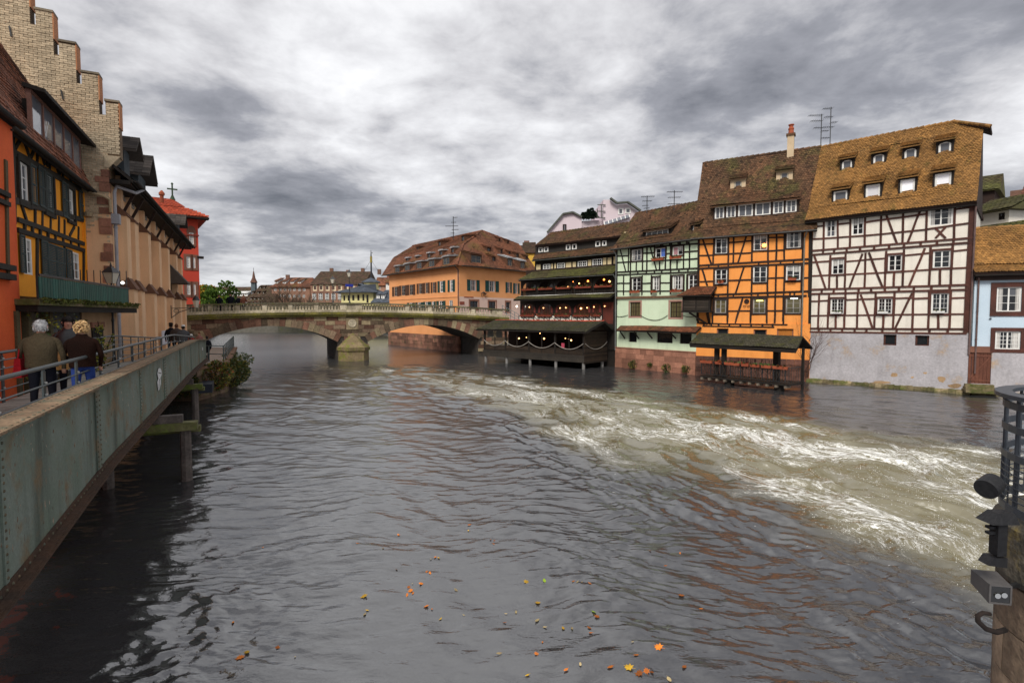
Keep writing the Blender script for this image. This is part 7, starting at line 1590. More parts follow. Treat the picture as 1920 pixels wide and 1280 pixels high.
# near railing inside the girder, far railing on the other side
def railing(y, u0, u1, step, brace, rods, h=1.06):
    us_ = list(np.linspace(u0, u1, 26))
    MB().tube([(u, y, zd(u) + h) for u in us_], .032, 8).build('top_rail', RAILM, FF.root)
    for f in rods: MB().tube([(u, y - .025, zd(u) + f) for u in us_], .014, 6).build('rod', RAILM, FF.root)
    u = u0 + .2
    while u < u1:
        z = zd(u)
        MB().box(u - .055, u + .055, y - .012, y + .012, z - .05, z + h - .06).build('rail_post', RAILM, FF.root)
        MB().tube([(u, y, z + h - .07), (u, y, z + h)], .02, 6).build('post_neck', RAILM, FF.root)
        for f in rods: MB().lathe([(.022, -.0), (.022, .02), (.01, .03)], n=6).build('bolt', mat('pale_bolt', (.5, .5, .48), rough=.4), FF.root).matrix_local = Matrix.Translation((u, y - .014, z + f + .03)) @ Matrix.Rotation(R(90), 4, 'X')
        if brace: MB().bar((u, y, z + .30), (u + .95, .06, z + .36), .05, .02).build('brace', RAILM, FF.root)
        u += step
railing(.42, 2.2, 30.5, 1.66, True, (.30, .62, .80)); railing(2.34, 3.4, 33.5, 1.66, False, (.28, .50, .72, .90))
# white painted mark on the web
GW_ = mat('white_graffiti', (.75, .76, .76), (.55, .56, .56), scale=8, fine=.2, bump=0, rough=.6); GK = mat('black_graffiti', (.03, .03, .035))
gq = FF.Z(0, 600, .3125, -.024)
for nm, m, pts, y in (('painted_mark', GW_, ((950, 292), (960, 286), (968, 300), (971, 325), (962, 345), (965, 378), (957, 412), (950, 425), (947, 398), (944, 372), (950, 350), (944, 322)), -.024),
                      ('painted_mark', GK, ((950, 312), (968, 318), (967, 322), (950, 317)), -.027), ('painted_mark', GK, ((955, 352), (957, 352), (953, 412), (951, 410)), -.0275), ('painted_mark', GW_, ((1213, 160), (1217, 165), (1218, 178), (1213, 182)), -.024)):
    P_ = [gq(*p) for p in pts]; MB().prism(P_[::-1], y - .002, y + .002).build(nm, m, FF.root)
pc = MB()
for i in range(420):                                                        # chipped paint and bird marks
    u, z = rnd.uniform(4, 20), 0; z = rnd.uniform(zb_g(u) + .15, zt_g(u) - .1); w, h = rnd.uniform(.003, .022), rnd.uniform(.004, .05)
    pc.prism([(u - w, z), (u, z - h), (u + w, z - h * .2), (u + w * .5, z + h)], -.0022, .001, t=rnd.random())
stuff(pc.build('paint_chips', mat('chip_rust', (.16, .085, .04), (.40, .36, .30), scale=9, fine=.2), FF.root))
# timber bents that carry the bridge
MGB = mat('mossy_beam', (.17, .155, .075), (.11, .11, .04), scale=3, fine=.35, bscale=10, bump=.7, moss=(.10, .14, .02), mossamt=.5, mscale=2.5); PIL2 = mat('grey_pile', (.15, .125, .11), (.085, .07, .065), scale=3, fine=.35, bscale=14, bump=.5, streak=.5)
pb = Vector((-9.06, 14.65)); ub, yb_ = (pb - FF.A).dot(FF.u), (pb - FF.A).dot(FF.n)
BN = empty('timber_bent', FF.world(ub, 0, 0), FF.rz, 'timber pile bent with mossy beam ends carrying the footbridge, standing in the water', 'pile bent', None)
MB().tube([(0, yb_, -1.2), (.0, yb_, 1.42)], [.15, .135], 8).build('pile', PIL2, BN); MB().tube([(.24, yb_ + .02, -1.2), (.26, yb_, 1.4)], [.09, .085], 8).build('pile', PIL2, BN)
MB().tube([(0, 1.1, -1.2), (0, 1.1, 1.42)], .14, 8).build('pile', PIL2, BN); MB().tube([(.24, 1.3, -1.2), (.24, 1.3, 1.42)], .1, 8).build('pile', PIL2, BN)
MB().box(-.17, .17, yb_ - .3, 2.7, 1.42, 1.64).build('cap_beam', MGB, BN); MB().box(.20, .46, yb_ - .35, 2.7, 1.30, 1.46).build('waling_beam', MGB, BN); MB().box(-.12, .14, yb_ + .05, 2.6, 1.645, 1.85).build('bearing_beam', PIL2, BN)
for k, (u_, lab) in enumerate(((ub + 9.3, 'far timber pile bent under the end of the footbridge'),)):
    c = copy_tree(BN); c.location = FF.world(u_, 0.55, 0.0); c['label'] = lab
    for ch in c.children: pass

# ================================================================ people
SKIN = mat('skin', (.56, .32, .23), (.46, .24, .17), fine=.04, bump=0, rough=.55, spec=.3)
def cloth(name, c, c2=None, bs=40, b=.3): return mat(name, c, c2, fine=.15, bscale=bs, bump=b, rough=.95, spec=.1)
def person(p, rz, h, label, top, legs, hair, hairstyle='short', w=1.0, stride=.12, arms=((.05, .0), (.05, .0)), shoes=None, detail=2, face=False, coat_len=.47, group=None, hat=None, lean=0.0, head_fwd=0.02, band=None):
    """one continuous skinned body (front is +y), clothes and hair as children; arms: (forward reach, elbow bend) per side"""
    e = empty('person', p, rz, label, 'person', group)
    k = h / 1.75
    J = []; E = []; RR = []
    def jt(x, y, z, r, par=None):
        J.append((x * k, y * k + lean * max(0, z - .9) * k, z * k)); RR.append(r * k)
        if par is not None: E.append((par, len(J) - 1))
        return len(J) - 1
    pel = jt(0, 0, .95, .135 * w); wa = jt(0, .01, 1.12, .13 * w, pel); che = jt(0, .0, 1.32, .145 * w, wa); nk = jt(0, -.005, 1.47, .07, che); n2 = jt(0, head_fwd * .6, 1.53, .055, nk)
    hd = jt(0, head_fwd, 1.60, .085, n2); ht = jt(0, head_fwd, 1.68, .082, hd)
    hands = []
    for s, (fw, bend) in ((-1, arms[0]), (1, arms[1])):
        hp = jt(s * .095 * w, 0, .90, .10 * w, pel); kn = jt(s * .11, s * stride * .6 + .02, .50, .07, hp); an = jt(s * .11, s * stride, .10, .045, kn); to = jt(s * .115, s * stride + .16, .045, .04, an)
        sh = jt(s * .20 * w, -.01, 1.40, .065, che); el = jt(s * (.27 * w + .01), -.03 + fw * .5, 1.12, .05, sh); wr = jt(s * (.27 * w - bend * .12), .04 + fw + bend * .2, .88 + bend * .28, .035, el)
        hn = jt(s * (.265 * w - bend * .14), .06 + fw + bend * .26, .80 + bend * .30, .038, wr); hands.append(hn)
        for f in range(4): t_ = jt(s * (.265 * w - bend * .14) + (f - 1.5) * .016, .075 + fw + bend * .31, .74 + bend * .31, .010, hn); 
        jt(s * (.265 * w - bend * .14) - s * .035, .10 + fw + bend * .28, .79 + bend * .31, .012, hn)
    me = bpy.data.meshes.new('body'); me.from_pydata(J, E, []); o = bpy.data.objects.new('body', me); COL.objects.link(o)
    m_ = o.modifiers.new('skin', 'SKIN'); m_.use_smooth_shade = True
    sl = me.skin_vertices[0].data if me.skin_vertices else None
    if sl is None:
        bm = bmesh.new(); bm.from_mesh(me); bm.verts.layers.skin.verify(); bm.to_mesh(me); bm.free(); sl = me.skin_vertices[0].data
    for i, r in enumerate(RR): sl[i].radius = (r, r * (.78 if i in (pel, wa, che) else 1.0)); sl[i].use_root = (i == pel)
    s_ = o.modifiers.new('sub', 'SUBSURF'); s_.levels = detail; s_.render_levels = detail
    dg = bpy.context.evaluated_depsgraph_get(); ev = o.evaluated_get(dg); nm = bpy.data.meshes.new_from_object(ev, depsgraph=dg)
    o.modifiers.clear(); o.data = nm; bpy.data.meshes.remove(me)
    nm.materials.clear()
    for m in (top, legs, SKIN, shoes or CHB): nm.materials.append(m)
    hv = [Vector(J[i]) for i in hands]; wv = [Vector(J[i - 1]) for i in hands]
    for pl in nm.polygons:
        c = pl.center; z = c.z / k; idx = 0
        if z > 1.50: idx = 2
        elif min((c - v).length for v in hv) < .10 * k and min((c - v).length for v in hv) < min((c - v).length for v in wv): idx = 2
        elif abs(c.x) < .22 * k * w and z < .94: idx = 1 if z > .11 else 3
        elif z < .5: idx = 1 if z > .11 else 3
        pl.material_index = idx; pl.use_smooth = True
    at = nm.attributes.new('tint', 'FLOAT', 'FACE'); at.data.foreach_set('value', [.5] * len(nm.polygons))
    o.parent = e
    # jacket shell: elliptical rings from collar to hem
    n = 20; rings = ((coat_len * 1.75 + .02, .205 * w, .165 * w), (.95, .205 * w, .17 * w), (1.08, .20 * w, .165 * w), (1.22, .215 * w, .17 * w), (1.36, .225 * w, .155), (1.43, .185 * w, .125), (1.49, .10, .095), (1.53, .085, .085))
    vs = []
    for z, a, b in rings:
        for j in range(n): g_ = 2 * math.pi * j / n; f = 1 + .02 * math.sin(3 * g_ + z * 9) + .015 * math.sin(7 * g_ + z * 23); vs.append((a * math.cos(g_) * k * f, (b * math.sin(g_) * f - .01) * k + lean * max(0, z - .9) * k, z * k))
    fs = [(i * n + j, i * n + (j + 1) % n, (i + 1) * n + (j + 1) % n, (i + 1) * n + j) for i in range(len(rings) - 1) for j in range(n)]
    MB().add(vs, fs).build('jacket', top, e, smooth=True)
    hc = Vector((0, (head_fwd + lean * .72) * k, 1.645 * k))
    # skull and hair
    hb = MB(); n = 14; m2 = 9
    def cap(sx, sy, sz, z_lo, c, name, m, bumps=.0):
        mb = MB(); vs = []
        for i in range(m2 + 1):
            ph = (math.pi / 2) - (math.pi / 2 - math.asin(max(-1, z_lo / sz))) * (i / m2)
            for j in range(n * 2):
                a = math.pi * j / n; f = 1 + rnd.uniform(-bumps, bumps); y = math.sin(a) * math.cos(ph) * sy * f
                z = math.sin(ph) * sz * f
                if y > sy * .35 and z < sz * .30: z = sz * .30 + (z - sz * .30) * .12                 # hairline above the face
                vs.append((c.x + math.cos(a) * math.cos(ph) * sx * f, c.y + y, c.z + z))
        q = n * 2; mb.add(vs, [(i * q + j, (i + 1) * q + j, (i + 1) * q + (j + 1) % q, i * q + (j + 1) % q) for i in range(m2) for j in range(q)])
        return mb.build(name, m, e, smooth=True)
    if hairstyle == 'curly':
        mb = MB()
        for i in range(700):
            a = rnd.uniform(0, 6.28); zf = rnd.uniform(-.75, 1); rr = math.sqrt(max(0, 1 - zf * zf)); d = Vector((math.cos(a) * rr, math.sin(a) * rr, zf))
            if d.y > .45 and d.z < .35: continue
            j = rnd.uniform(.84, 1.14); c = hc + Vector((d.x * .112 * j, d.y * .118 * j - .012, d.z * .128 * j + .005)) * k; r = rnd.uniform(.007, .017) * k
            mb.lathe([(r * .35, -r), (r * .9, -r * .5), (r, 0), (r * .9, r * .5), (r * .35, r)], c, 7, t=rnd.random())
        mb.build('hair', hair, e, smooth=True)
    else: cap(.093 * k, .112 * k, .128 * k, -.085 * k if hairstyle != 'bald' else .02, hc + Vector((0, -.008 * k, 0)), 'hair', hair, .03)
    if hairstyle == 'short' and detail > 1:
        mb = MB()
        for i in range(520):
            d = Vector((rnd.gauss(0, 1), rnd.gauss(0, 1), rnd.gauss(0, 1))).normalized()
            if d.z < -.55 or (d.y > .3 and d.z < .3): continue
            mb.leaf(hc + Vector((d.x * .091, d.y * .109 - .008, d.z * .124)) * k, d * .5 + Vector((rnd.uniform(-.4, .4), rnd.uniform(-.6, .2), -.5)), rnd.uniform(.025, .05) * k, .22, t=rnd.random())
        stuff(mb.build('hair_strands', hair, e))
    for s in (-1, 1): MB().lathe([(.012, -.03), (.022, -.01), (.02, .02), (.008, .034)], hc + Vector((s * .088 * k, -.005, -.015)), 6).build('ear', SKIN, e, smooth=True)
    if face or detail > 1:
        fm = MB(); y = .088 * k
        fm.add([hc + Vector(v) * k for v in ((-.014, .085, .0), (.014, .085, .0), (.018, .088, -.042), (-.018, .088, -.042), (0, .112, -.036))], [(0, 4, 1), (1, 4, 2), (2, 4, 3), (3, 4, 0)])
        fm.build('nose', SKIN, e)
        em = MB()
        for s in (-1, 1): em.lathe([(.004, -.007), (.012, 0), (.004, .007)], hc + Vector((s * .032, .083, .008)) * k, 8)
        em.build('eyes', mat('eye_dark', (.03, .02, .015), rough=.3, bump=0), e); MB().box(-.024 * k, .024 * k, hc.y + .082 * k, hc.y + .09 * k, hc.z - .068 * k, hc.z - .060 * k).build('mouth', mat('lip', (.35, .13, .10), bump=0), e)
    if hat:
        MB().lathe([(.145 * k, .0), (.15 * k, .012), (.102 * k, .02), (.098 * k, .09 * k), (.06 * k, .115 * k), (.0, .11 * k)] if hat[1] == 'brim' else [(.10 * k, -.02), (.106 * k, .02), (.09 * k, .075), (.04 * k, .10), (0, .105)], hc + Vector((0, 0, .055 * k)), 14).build('hat', hat[0], e, smooth=True)
    return e
OLIVE = cloth('olive_brown_knit', (.085, .066, .040), (.055, .043, .027), 30, .8); NAVY = cloth('dark_trousers', (.012, .013, .020), (.008, .009, .014)); BRFUR = cloth('dark_brown_fleece', (.022, .009, .006), (.010, .005, .004), 60, .9); JEAN = cloth('blue_jeans', (.03, .06, .24), (.02, .04, .17)); LEATH = mat('black_leather', (.012, .013, .015), (.02, .02, .022), rough=.4, spec=.5, bump=.2)
HGREY = mat('white_hair', (.62, .62, .62), (.42, .42, .43), scale=20, fine=.2, bscale=60, bump=.5); HBLK = mat('black_hair', (.010, .008, .008), (.018, .014, .012), bscale=60, bump=.4); HBLO = mat('blond_hair', (.66, .46, .24), (.42, .25, .10), scale=14, fine=.25, bscale=50, bump=.4, tv=.4)
away = math.atan2(FF.u.y, FF.u.x) - R(90)                                  # facing along the bridge, away from the camera
def onbridge(px, Y, dz=None):
    x = aty(px, 600, Y).x; u = (Vector((x, Y)) - FF.A).dot(FF.u); return Vector((x, Y, zd(u)))
p1 = onbridge(75, 9.8)
e1 = person(p1, away, 1.74, 'stout white-haired man seen from behind in an olive-brown knitted jacket, red bag at his side', OLIVE, NAVY, HGREY, w=1.16, arms=((.04, .1), (.0, .05)), coat_len=.50)
bag = empty('shoulder_bag', p1 + Vector((-.30, -.10, .72)), away, 'red shoulder bag hanging at the white-haired man\'s left side', 'bag')
REDB = cloth('red_bag_cloth', (.36, .012, .018), (.22, .008, .012), 20, .5)
MB().hexa([(-.06, -.22, 0), (.07, -.22, 0), (.07, .2, 0), (-.06, .2, 0), (-.04, -.15, .34), (.04, -.15, .34), (.04, .15, .34), (-.04, .15, .34)]).build('bag_body', REDB, bag); MB().tube([(0, -.13, .32), (.02, -.08, .55), (.10, .02, .70), (.03, .1, .52), (0, .13, .32)], .014, 5).build('strap', REDB, bag)
p2 = onbridge(152, 10.1)
e2 = person(p2, away + .1, 1.70, 'woman with blond curly hair seen from behind in a dark brown fleece and blue jeans', BRFUR, JEAN, HBLO, 'curly', w=1.05, arms=((.05, .5), (.05, .15)), coat_len=.50)
p3 = onbridge(127, 11.4)
e3 = person(p3, away + R(195), 1.80, 'dark-haired person in a black leather jacket looking down towards the couple', LEATH, NAVY, HBLK, w=.98, arms=((.12, .7), (.1, .6)), face=True, lean=.03, head_fwd=.05)
pb_ = empty('paper_bag', p3 + Vector((.16, -.42, .72)), away, 'tan paper bag held in front of the person in the leather jacket', 'bag'); MB().hexa([(-.13, -.07, 0), (.13, -.07, 0), (.13, .07, 0), (-.13, .07, 0), (-.14, -.08, .36), (.14, -.08, .36), (.14, .08, .36), (-.14, .08, .36)]).build('bag_body', mat('tan_paper', (.45, .25, .09), (.36, .19, .07)), pb_); MB().box(-.15, .15, -.09, .09, .36, .40).build('bag_rim', mat('pale_paper', (.62, .42, .2)), pb_)
def at_(px, Y, z): p = aty(px, 600, Y); return Vector((p.x, p.y, z))
GREYC = cloth('grey_coat', (.10, .10, .105), (.07, .07, .075)); TAUPE = cloth('taupe_coat', (.085, .065, .055), (.06, .045, .04)); BLKC = cloth('black_coat', (.010, .011, .016)); REDC_ = cloth('red_coat', (.32, .015, .02)); PINKC = cloth('dusty_pink_coat', (.30, .14, .12)); FELT = cloth('black_felt', (.012, .012, .013)); WHC = cloth('white_wool', (.7, .7, .68)); BRNH = mat('brown_hair', (.16, .065, .03), (.10, .04, .02), bscale=50)
person(at_(320, 29.5, 2.37), away, 1.74, 'person in black coat and black brimmed hat, seen from behind at the footbridge end', BLKC, NAVY, HBLK, detail=1, hat=(FELT, 'brim'))
person(at_(330.5, 29, 2.40), away, 1.70, 'brown-haired person in a taupe coat next to the one in the black hat', TAUPE, NAVY, BRNH, detail=1, coat_len=.4, w=1.1)
person(at_(343, 28.5, 2.42), away, 1.60, 'person with white headband and dark grey coat seen from behind at bridge end', GREYC, NAVY, HBLK, detail=1, w=1.12, hat=(WHC, 'cap'))
person(at_(357.5, 36, 1.75), away, 1.50, 'child in a red coat and white woolly cap beyond the end of the footbridge', REDC_, NAVY, HBLK, detail=1, hat=(WHC, 'cap'))
person(at_(373, 38, 1.75), away + 2.6, 1.60, 'person in dusty pink and grey near the foot of the bridge arch', PINKC, NAVY, BRNH, detail=1)
person(at_(387, 33, 1.72), away + .5, 1.55, 'person in dark clothes with red bag right of the girder end', BLKC, NAVY, HBLK, detail=1)
def onstone(px, y_): u = BRG.uz(px, 570, y_)[0]; p = BRG.world(u, y_, 4.95 + hump(u)); return p
for px, y_, h, lab, t_, l_, hr, w in ((411, 1.1, 1.68, 'leftmost of the four people on the stone bridge, in dark clothes', BLKC, NAVY, BRNH, 1.1), (432.5, 1.0, 1.80, 'large person in black, second from the left on the stone bridge', BLKC, NAVY, HBLK, 1.25), (447.5, 1.6, 1.62, 'third person from the left on the stone bridge, in black', BLKC, NAVY, HBLK, .95), (457, 1.2, 1.66, 'rightmost of the four people on the stone bridge, in a reddish brown coat', cloth('red_brown_coat', (.16, .06, .04)), NAVY, BRNH, 1.0)):
    person(onstone(px, y_), BRG.rz + R(180), h, lab, t_, l_, hr, detail=1, w=w)

# ================================================================ right foreground: round stone pier with an iron basket railing
CX, CY, RP_ = 5.19, 4.25, .93
PR = empty('round_pier', (CX, CY, 0), 0, 'round mossy stone pier in the right foreground with an iron basket railing on top', 'pier')
CONC = mat('lichen_concrete', (.17, .15, .115), (.06, .056, .046), scale=2.2, fine=.35, bscale=14, bump=.8, moss=(.20, .15, .04), mossamt=.2, mscale=2.5)
PSTO = mat('pier_sandstone', (.30, .22, .15), (.18, .13, .095), scale=2, fine=.3, bscale=12, bump=.6, streak=.6)
MB().lathe([(RP_ * 1.0, 2.30), (RP_ * 1.03, 2.36), (RP_ * 1.03, 2.78), (RP_ * .98, 2.84), (.1, 2.86)], n=40).build('cap_ring', CONC, PR, smooth=False)
z = -1.0; i = 0
while z < 2.28:
    h = .41; nb = 9
    for k in range(nb):
        a0, a1 = 2 * math.pi * (k + .5 * (i % 2)) / nb + .008, 2 * math.pi * (k + 1 + .5 * (i % 2)) / nb - .008; rr = RP_ * (.99 - .008 * rnd.random()); pts = [(rr * math.cos(a0 + (a1 - a0) * t_ / 5), rr * math.sin(a0 + (a1 - a0) * t_ / 5)) for t_ in range(6)] + [(.5 * math.cos(a1), .5 * math.sin(a1)), (.5 * math.cos(a0), .5 * math.sin(a0))]
        MB().prismz(pts, z + .006, min(z + h, 2.296) - .006, t=rnd.random()).build('pier_stone', PSTO, PR)
    z += h; i += 1
BK = mat('basket_iron', (.035, .042, .055), (.05, .058, .07), rough=.4, fine=.15, bump=.1, spec=.5)
rb = .92
def ring(r, z, w, h, nm, par, m, n=44):
    mb = MB()
    for k in range(n):
        a0, a1 = 2 * math.pi * k / n, 2 * math.pi * (k + 1) / n; P_ = []
        for zz_ in (z, z + h):
            P_ += [((r) * math.cos(a0), r * math.sin(a0), zz_), (r * math.cos(a1), r * math.sin(a1), zz_), ((r - w) * math.cos(a1), (r - w) * math.sin(a1), zz_), ((r - w) * math.cos(a0), (r - w) * math.sin(a0), zz_)]
        mb.hexa(P_)
    return mb.build(nm, m, par)
BR_ = empty('basket_railing', (CX, CY, 2.86), 0, 'round dark iron basket railing of hoops and bars on the pier, right edge', 'railing')
ring(rb + .06, 1.02, .12, .035, 'top_hoop', BR_, BK)
for z in (.92, .72, .48, .02): ring(rb, z, .02, .06, 'hoop', BR_, BK)
for i in range(7): ring(rb - .004, .08 + i * .055, .008, .009, 'wire_hoop', BR_, BK, 36)
for i in range(20): a = 2 * math.pi * i / 20; MB().bar((rb * .98 * math.cos(a), rb * .98 * math.sin(a), 0), (rb * .98 * math.cos(a), rb * .98 * math.sin(a), 1.03), .05 if i % 5 == 0 else .018).build('bar', BK, BR_)
for i in range(40): a = 2 * math.pi * i / 40 + .05; MB().bar((rb * .985 * math.cos(a), rb * .985 * math.sin(a), .03), (rb * .985 * math.cos(a), rb * .985 * math.sin(a), .5), .009).build('wire_bar', BK, BR_)
# lamp drum, floodlight, hook and the gate post bracket fixed on the river side
def fgp(px, py, Y): return aty(px, py, Y)
BLK2 = mat('black_paint', (.010, .010, .012), (.02, .02, .02), rough=.45, fine=.2, spec=.4)
p = fgp(1853, 916, 4.15); e = empty('round_lamp', p, R(25), 'black round lamp drum fixed to the outside of the basket railing', 'lamp')
e.scale = (.8, .8, .8); o = MB().lathe([(.0, 0), (.10, 0), (.105, .03), (.095, .16), (.05, .2), (.0, .2)], n=22).build('drum', BLK2, e, smooth=False); o.matrix_local = Matrix.Translation((-.05, 0, 0)) @ Matrix.Rotation(R(70), 4, 'Y')
MB().box(-.02, .16, -.03, .03, -.03, .03).build('arm', BLK2, e)
e = empty('gate_bracket', fgp(1868, 970, 4.2), 0, 'dark iron bracket column with flared foot between the round lamp and the floodlight', 'bracket')
MB().hexa([(-.10, -.08, -.03), (.12, -.08, -.03), (.12, .08, -.03), (-.10, .08, -.03), (-.03, -.05, .05), (.10, -.05, .05), (.10, .05, .05), (-.03, .05, .05)]).build('flared_shoe', BLK2, e)
MB().box(-.015, .06, -.04, .04, -.30, -.03).build('column', BLK2, e); MB().box(-.07, .06, -.02, .02, -.085, -.065).build('peg', BLK2, e); MB().box(-.07, .06, -.02, .02, -.13, -.11).build('peg', BLK2, e)
MB().hexa([(-.09, -.05, -.37), (.06, -.05, -.39), (.06, .05, -.39), (-.09, .05, -.37), (-.05, -.05, -.31), (.06, -.05, -.31), (.06, .05, -.31), (-.05, .05, -.31)]).build('foot', BLK2, e)
p = fgp(1862, 1104, 4.3); e = empty('floodlight', p, R(-12), 'grey box floodlight with a glass front clamped to the pier', 'floodlight')
FLG = mat('grey_metal_paint', (.10, .095, .095), (.075, .07, .07), rough=.5, fine=.12, bump=.05); b_ = MB(); e.scale = (.78, .78, .78); b_.hexa([(-.10, -.10, -.10), (.10, -.10, -.10), (.12, .16, -.02), (-.12, .16, -.02), (-.10, -.10, .10), (.10, -.10, .10), (.12, .16, .13), (-.12, .16, .13)])
b_.build('housing', FLG, e); MB().box(-.085, .085, -.112, -.103, -.085, .085).build('front_glass', glass('flood_glass', (.02, .02, .02), .08, .8), e)
f = MB(); f.box(-.10, .10, -.118, -.101, .085, .102).box(-.10, .10, -.118, -.101, -.102, -.085).box(-.102, -.085, -.117, -.101, -.085, .085).box(.085, .102, -.117, -.101, -.085, .085); f.build('bezel', FLG, e)
g = MB()
for x in (-.035, .035): g.lathe([(.0, 0), (.03, .01), (.035, .03)], n=10)
for rx_, rz_2 in ((-.028, -.012), (.03, .0)):
    o = MB().lathe([(.003, 0), (.02, .006), (.028, .012)], n=10).build('reflector', mat('bright_reflector', (.85, .85, .82), rough=.15, metal=.9, bump=0, fine=.02), e); o.matrix_local = Matrix.Translation((rx_, -.114, rz_2)) @ Matrix.Rotation(R(35), 4, 'Y') @ Matrix.Rotation(R(90), 4, 'X')
MB().bar((.10, .05, 0), (.30, .12, .02), .04).build('clamp', BLK2, e)
e = empty('iron_hook', fgp(1868, 1180, 4.1), 0, 'rusty black iron hook sticking out of the pier below the floodlight', 'hook')
MB().tube([(.12, .05, -.03), (.0, 0, -.02), (-.10, -.02, .02), (-.165, -.02, .08), (-.17, -.02, .125), (-.13, -.02, .15), (-.07, -.02, .14)], [.02, .02, .02, .02, .019, .017, .014], 8).build('hook_bar', mat('rust_black', (.012, .010, .010), (.03, .018, .014), fine=.3, bump=.4), e, smooth=True)

# ================================================================ plants
def bush(name, p, rx, ry, rz_, n, label, mats, cat='bush', size=.12, group=None, shape=None):
    e = empty(name, p, 0, label, cat, group); mb = MB()
    for i in range(n):
        while True:
            v = Vector((rnd.uniform(-1, 1), rnd.uniform(-1, 1), rnd.uniform(-1, 1)))
            if v.length < 1 and v.length > rnd.random() * .9: break
        c = .5 + .5 * math.sin(v.x * 7 + v.y * 5) * math.sin(v.z * 6 + v.x * 3)
        if c < .18: continue
        q_ = Vector((v.x * rx, v.y * ry, v.z * rz_)); mb.leaf(q_, v + Vector((rnd.uniform(-.6, .6), rnd.uniform(-.6, .6), rnd.uniform(-.3, .7))), size * rnd.uniform(.6, 1.4), .42, m=rnd.choices(range(len(mats)), weights=[5, 3, 1][:len(mats)])[0], t=c * rnd.uniform(.6, 1.2) if c < 1 else 1)
    stuff(mb.build('foliage', mats, e))
    st_ = MB()
    for i in range(7): a = rnd.uniform(0, 6.28); st_.tube([(0, 0, -rz_ * .9), (math.cos(a) * rx * .4, math.sin(a) * ry * .4, 0), (math.cos(a) * rx * .8, math.sin(a) * ry * .8, rz_ * .6)], [.03, .02, .006], 5)
    st_.build('stems', DARKW, e); return e
bush('quay_ivy', (-17.9, 28.05, 1.05), 1.3, .38, .8, 1700, 'dark green ivy covering the quay wall face under the girder end', [LEAF, LEAFY], 'ivy')
bush('quay_ivy', (-16.85, 30.3, 1.15), .42, 1.7, .8, 2200, 'yellowish-green ivy hanging over the quay wall corner', [LEAFY, LEAF, BLOOM], 'ivy')
bush('quay_bush', (-17.7, 33.6, .95), .8, 1.7, .85, 2300, 'dark bush bulging over the water on the river side of the quay', [LEAF, LEAFY], 'bush', .13)
bush('quay_bush', (-20.0, 38.0, 1.2), .6, 3.0, .6, 1200, 'low strip of shrub along the quay coping behind the larger bush', [LEAF, LEAFY], 'bush', .12)
for i, (x, y, r) in enumerate(((345, 1095, .42), (770, 1140, .40), (550, 1100, .18), (1010, 1150, .35))):
    u, z = FG.uz(1140 + x * .1485, 520 + y * .1485); p = FG.world(u, -.25, max(z, .15)); bush('wall_weed', p, r, .22, r * .8, int(900 * r), ['leafy weed at the left foot of the red plinth of the green house', 'leafy weed right of the middle at the foot of the green house plinth', 'tiny weed in the middle of the green house plinth', 'weed beside the left end of the orange terrace'][i], [LEAF, LEAFY], 'weed', .09)
# creeper on the annex and on the red house corner
IVY = empty('creeper', FA.world(1.2, -.2, 2.5), FA.rz, 'sparse yellow-green creeper climbing over the annex posts and the balcony', 'creeper'); mb = MB()
for i in range(15):
    x, z = rnd.uniform(-1.6, 3.2), rnd.uniform(-1.6, 1.2); pts = [(x, -.22 + rnd.uniform(-.1, .1), z)]
    for k in range(7): x += rnd.uniform(-.25, .35); z += rnd.uniform(-.1, .35); pts.append((x, -.2 + rnd.uniform(-.18, .12), z))
    mb.tube(pts, .012, 4, m=2)
    for p, r_ in zip(pts[:-1], pts[1:]):
        for k in range(9): q_ = Vector(p).lerp(Vector(r_), rnd.random()) + Vector((rnd.uniform(-.15, .15), rnd.uniform(-.12, .05), rnd.uniform(-.15, .15))); mb.leaf(q_, (rnd.uniform(-1, 1), rnd.uniform(-1, .2), rnd.uniform(-1, .6)), rnd.uniform(.05, .11), .45, m=rnd.choice((0, 1, 1)), t=rnd.random())
for i in range(420): mb.leaf((rnd.uniform(-1.3, 1.6), rnd.uniform(-.3, .45), rnd.uniform(-2.2, 2.2)), (rnd.uniform(-1, 1), -rnd.random(), rnd.uniform(-1, .5)), rnd.uniform(.05, .1), .45, m=rnd.choice((0, 1)), t=rnd.random())
stuff(mb.build('leaves', [LEAF, mat('creeper_yellow', (.24, .22, .025), (.14, .14, .02), tv=.5, bump=0), DARKW], IVY))
# bare branches by the white house corner
e = empty('bare_shrub', FW.world(-.05, -.45, .2), FW.rz, 'bare twiggy shrub at the corner between orange and white houses', 'shrub'); mb = MB()
def twig(mb, p, d, l, r, depth, rg=rnd):
    pts = [p]; q_ = p.copy()
    for k in range(4): d = (d + Vector((rg.uniform(-.22, .22), rg.uniform(-.22, .22), rg.uniform(-.08, .2)))).normalized(); q_ = q_ + d * l / 4; pts.append(q_.copy())
    mb.tube(pts, [r * (1 - .6 * k / 4) for k in range(5)], 4 if r < .05 else 6, t=rg.random())
    if depth:
        for k in range(rg.choice((3, 4))): i = rg.choice((2, 3, 4)); twig(mb, pts[i], (d + Vector((rg.uniform(-.9, .9), rg.uniform(-.9, .9), rg.uniform(-.3, .6)))).normalized(), l * rg.uniform(.5, .75), r * .45, depth - 1, rg)
for i in range(5): twig(mb, Vector((rnd.uniform(-.3, .1), 0, .2)), Vector((rnd.uniform(-.3, .6), -.2, 1)), 2.4, .025, 2)
stuff(mb.build('branches', mat('twig_brown', (.10, .05, .035)), e))
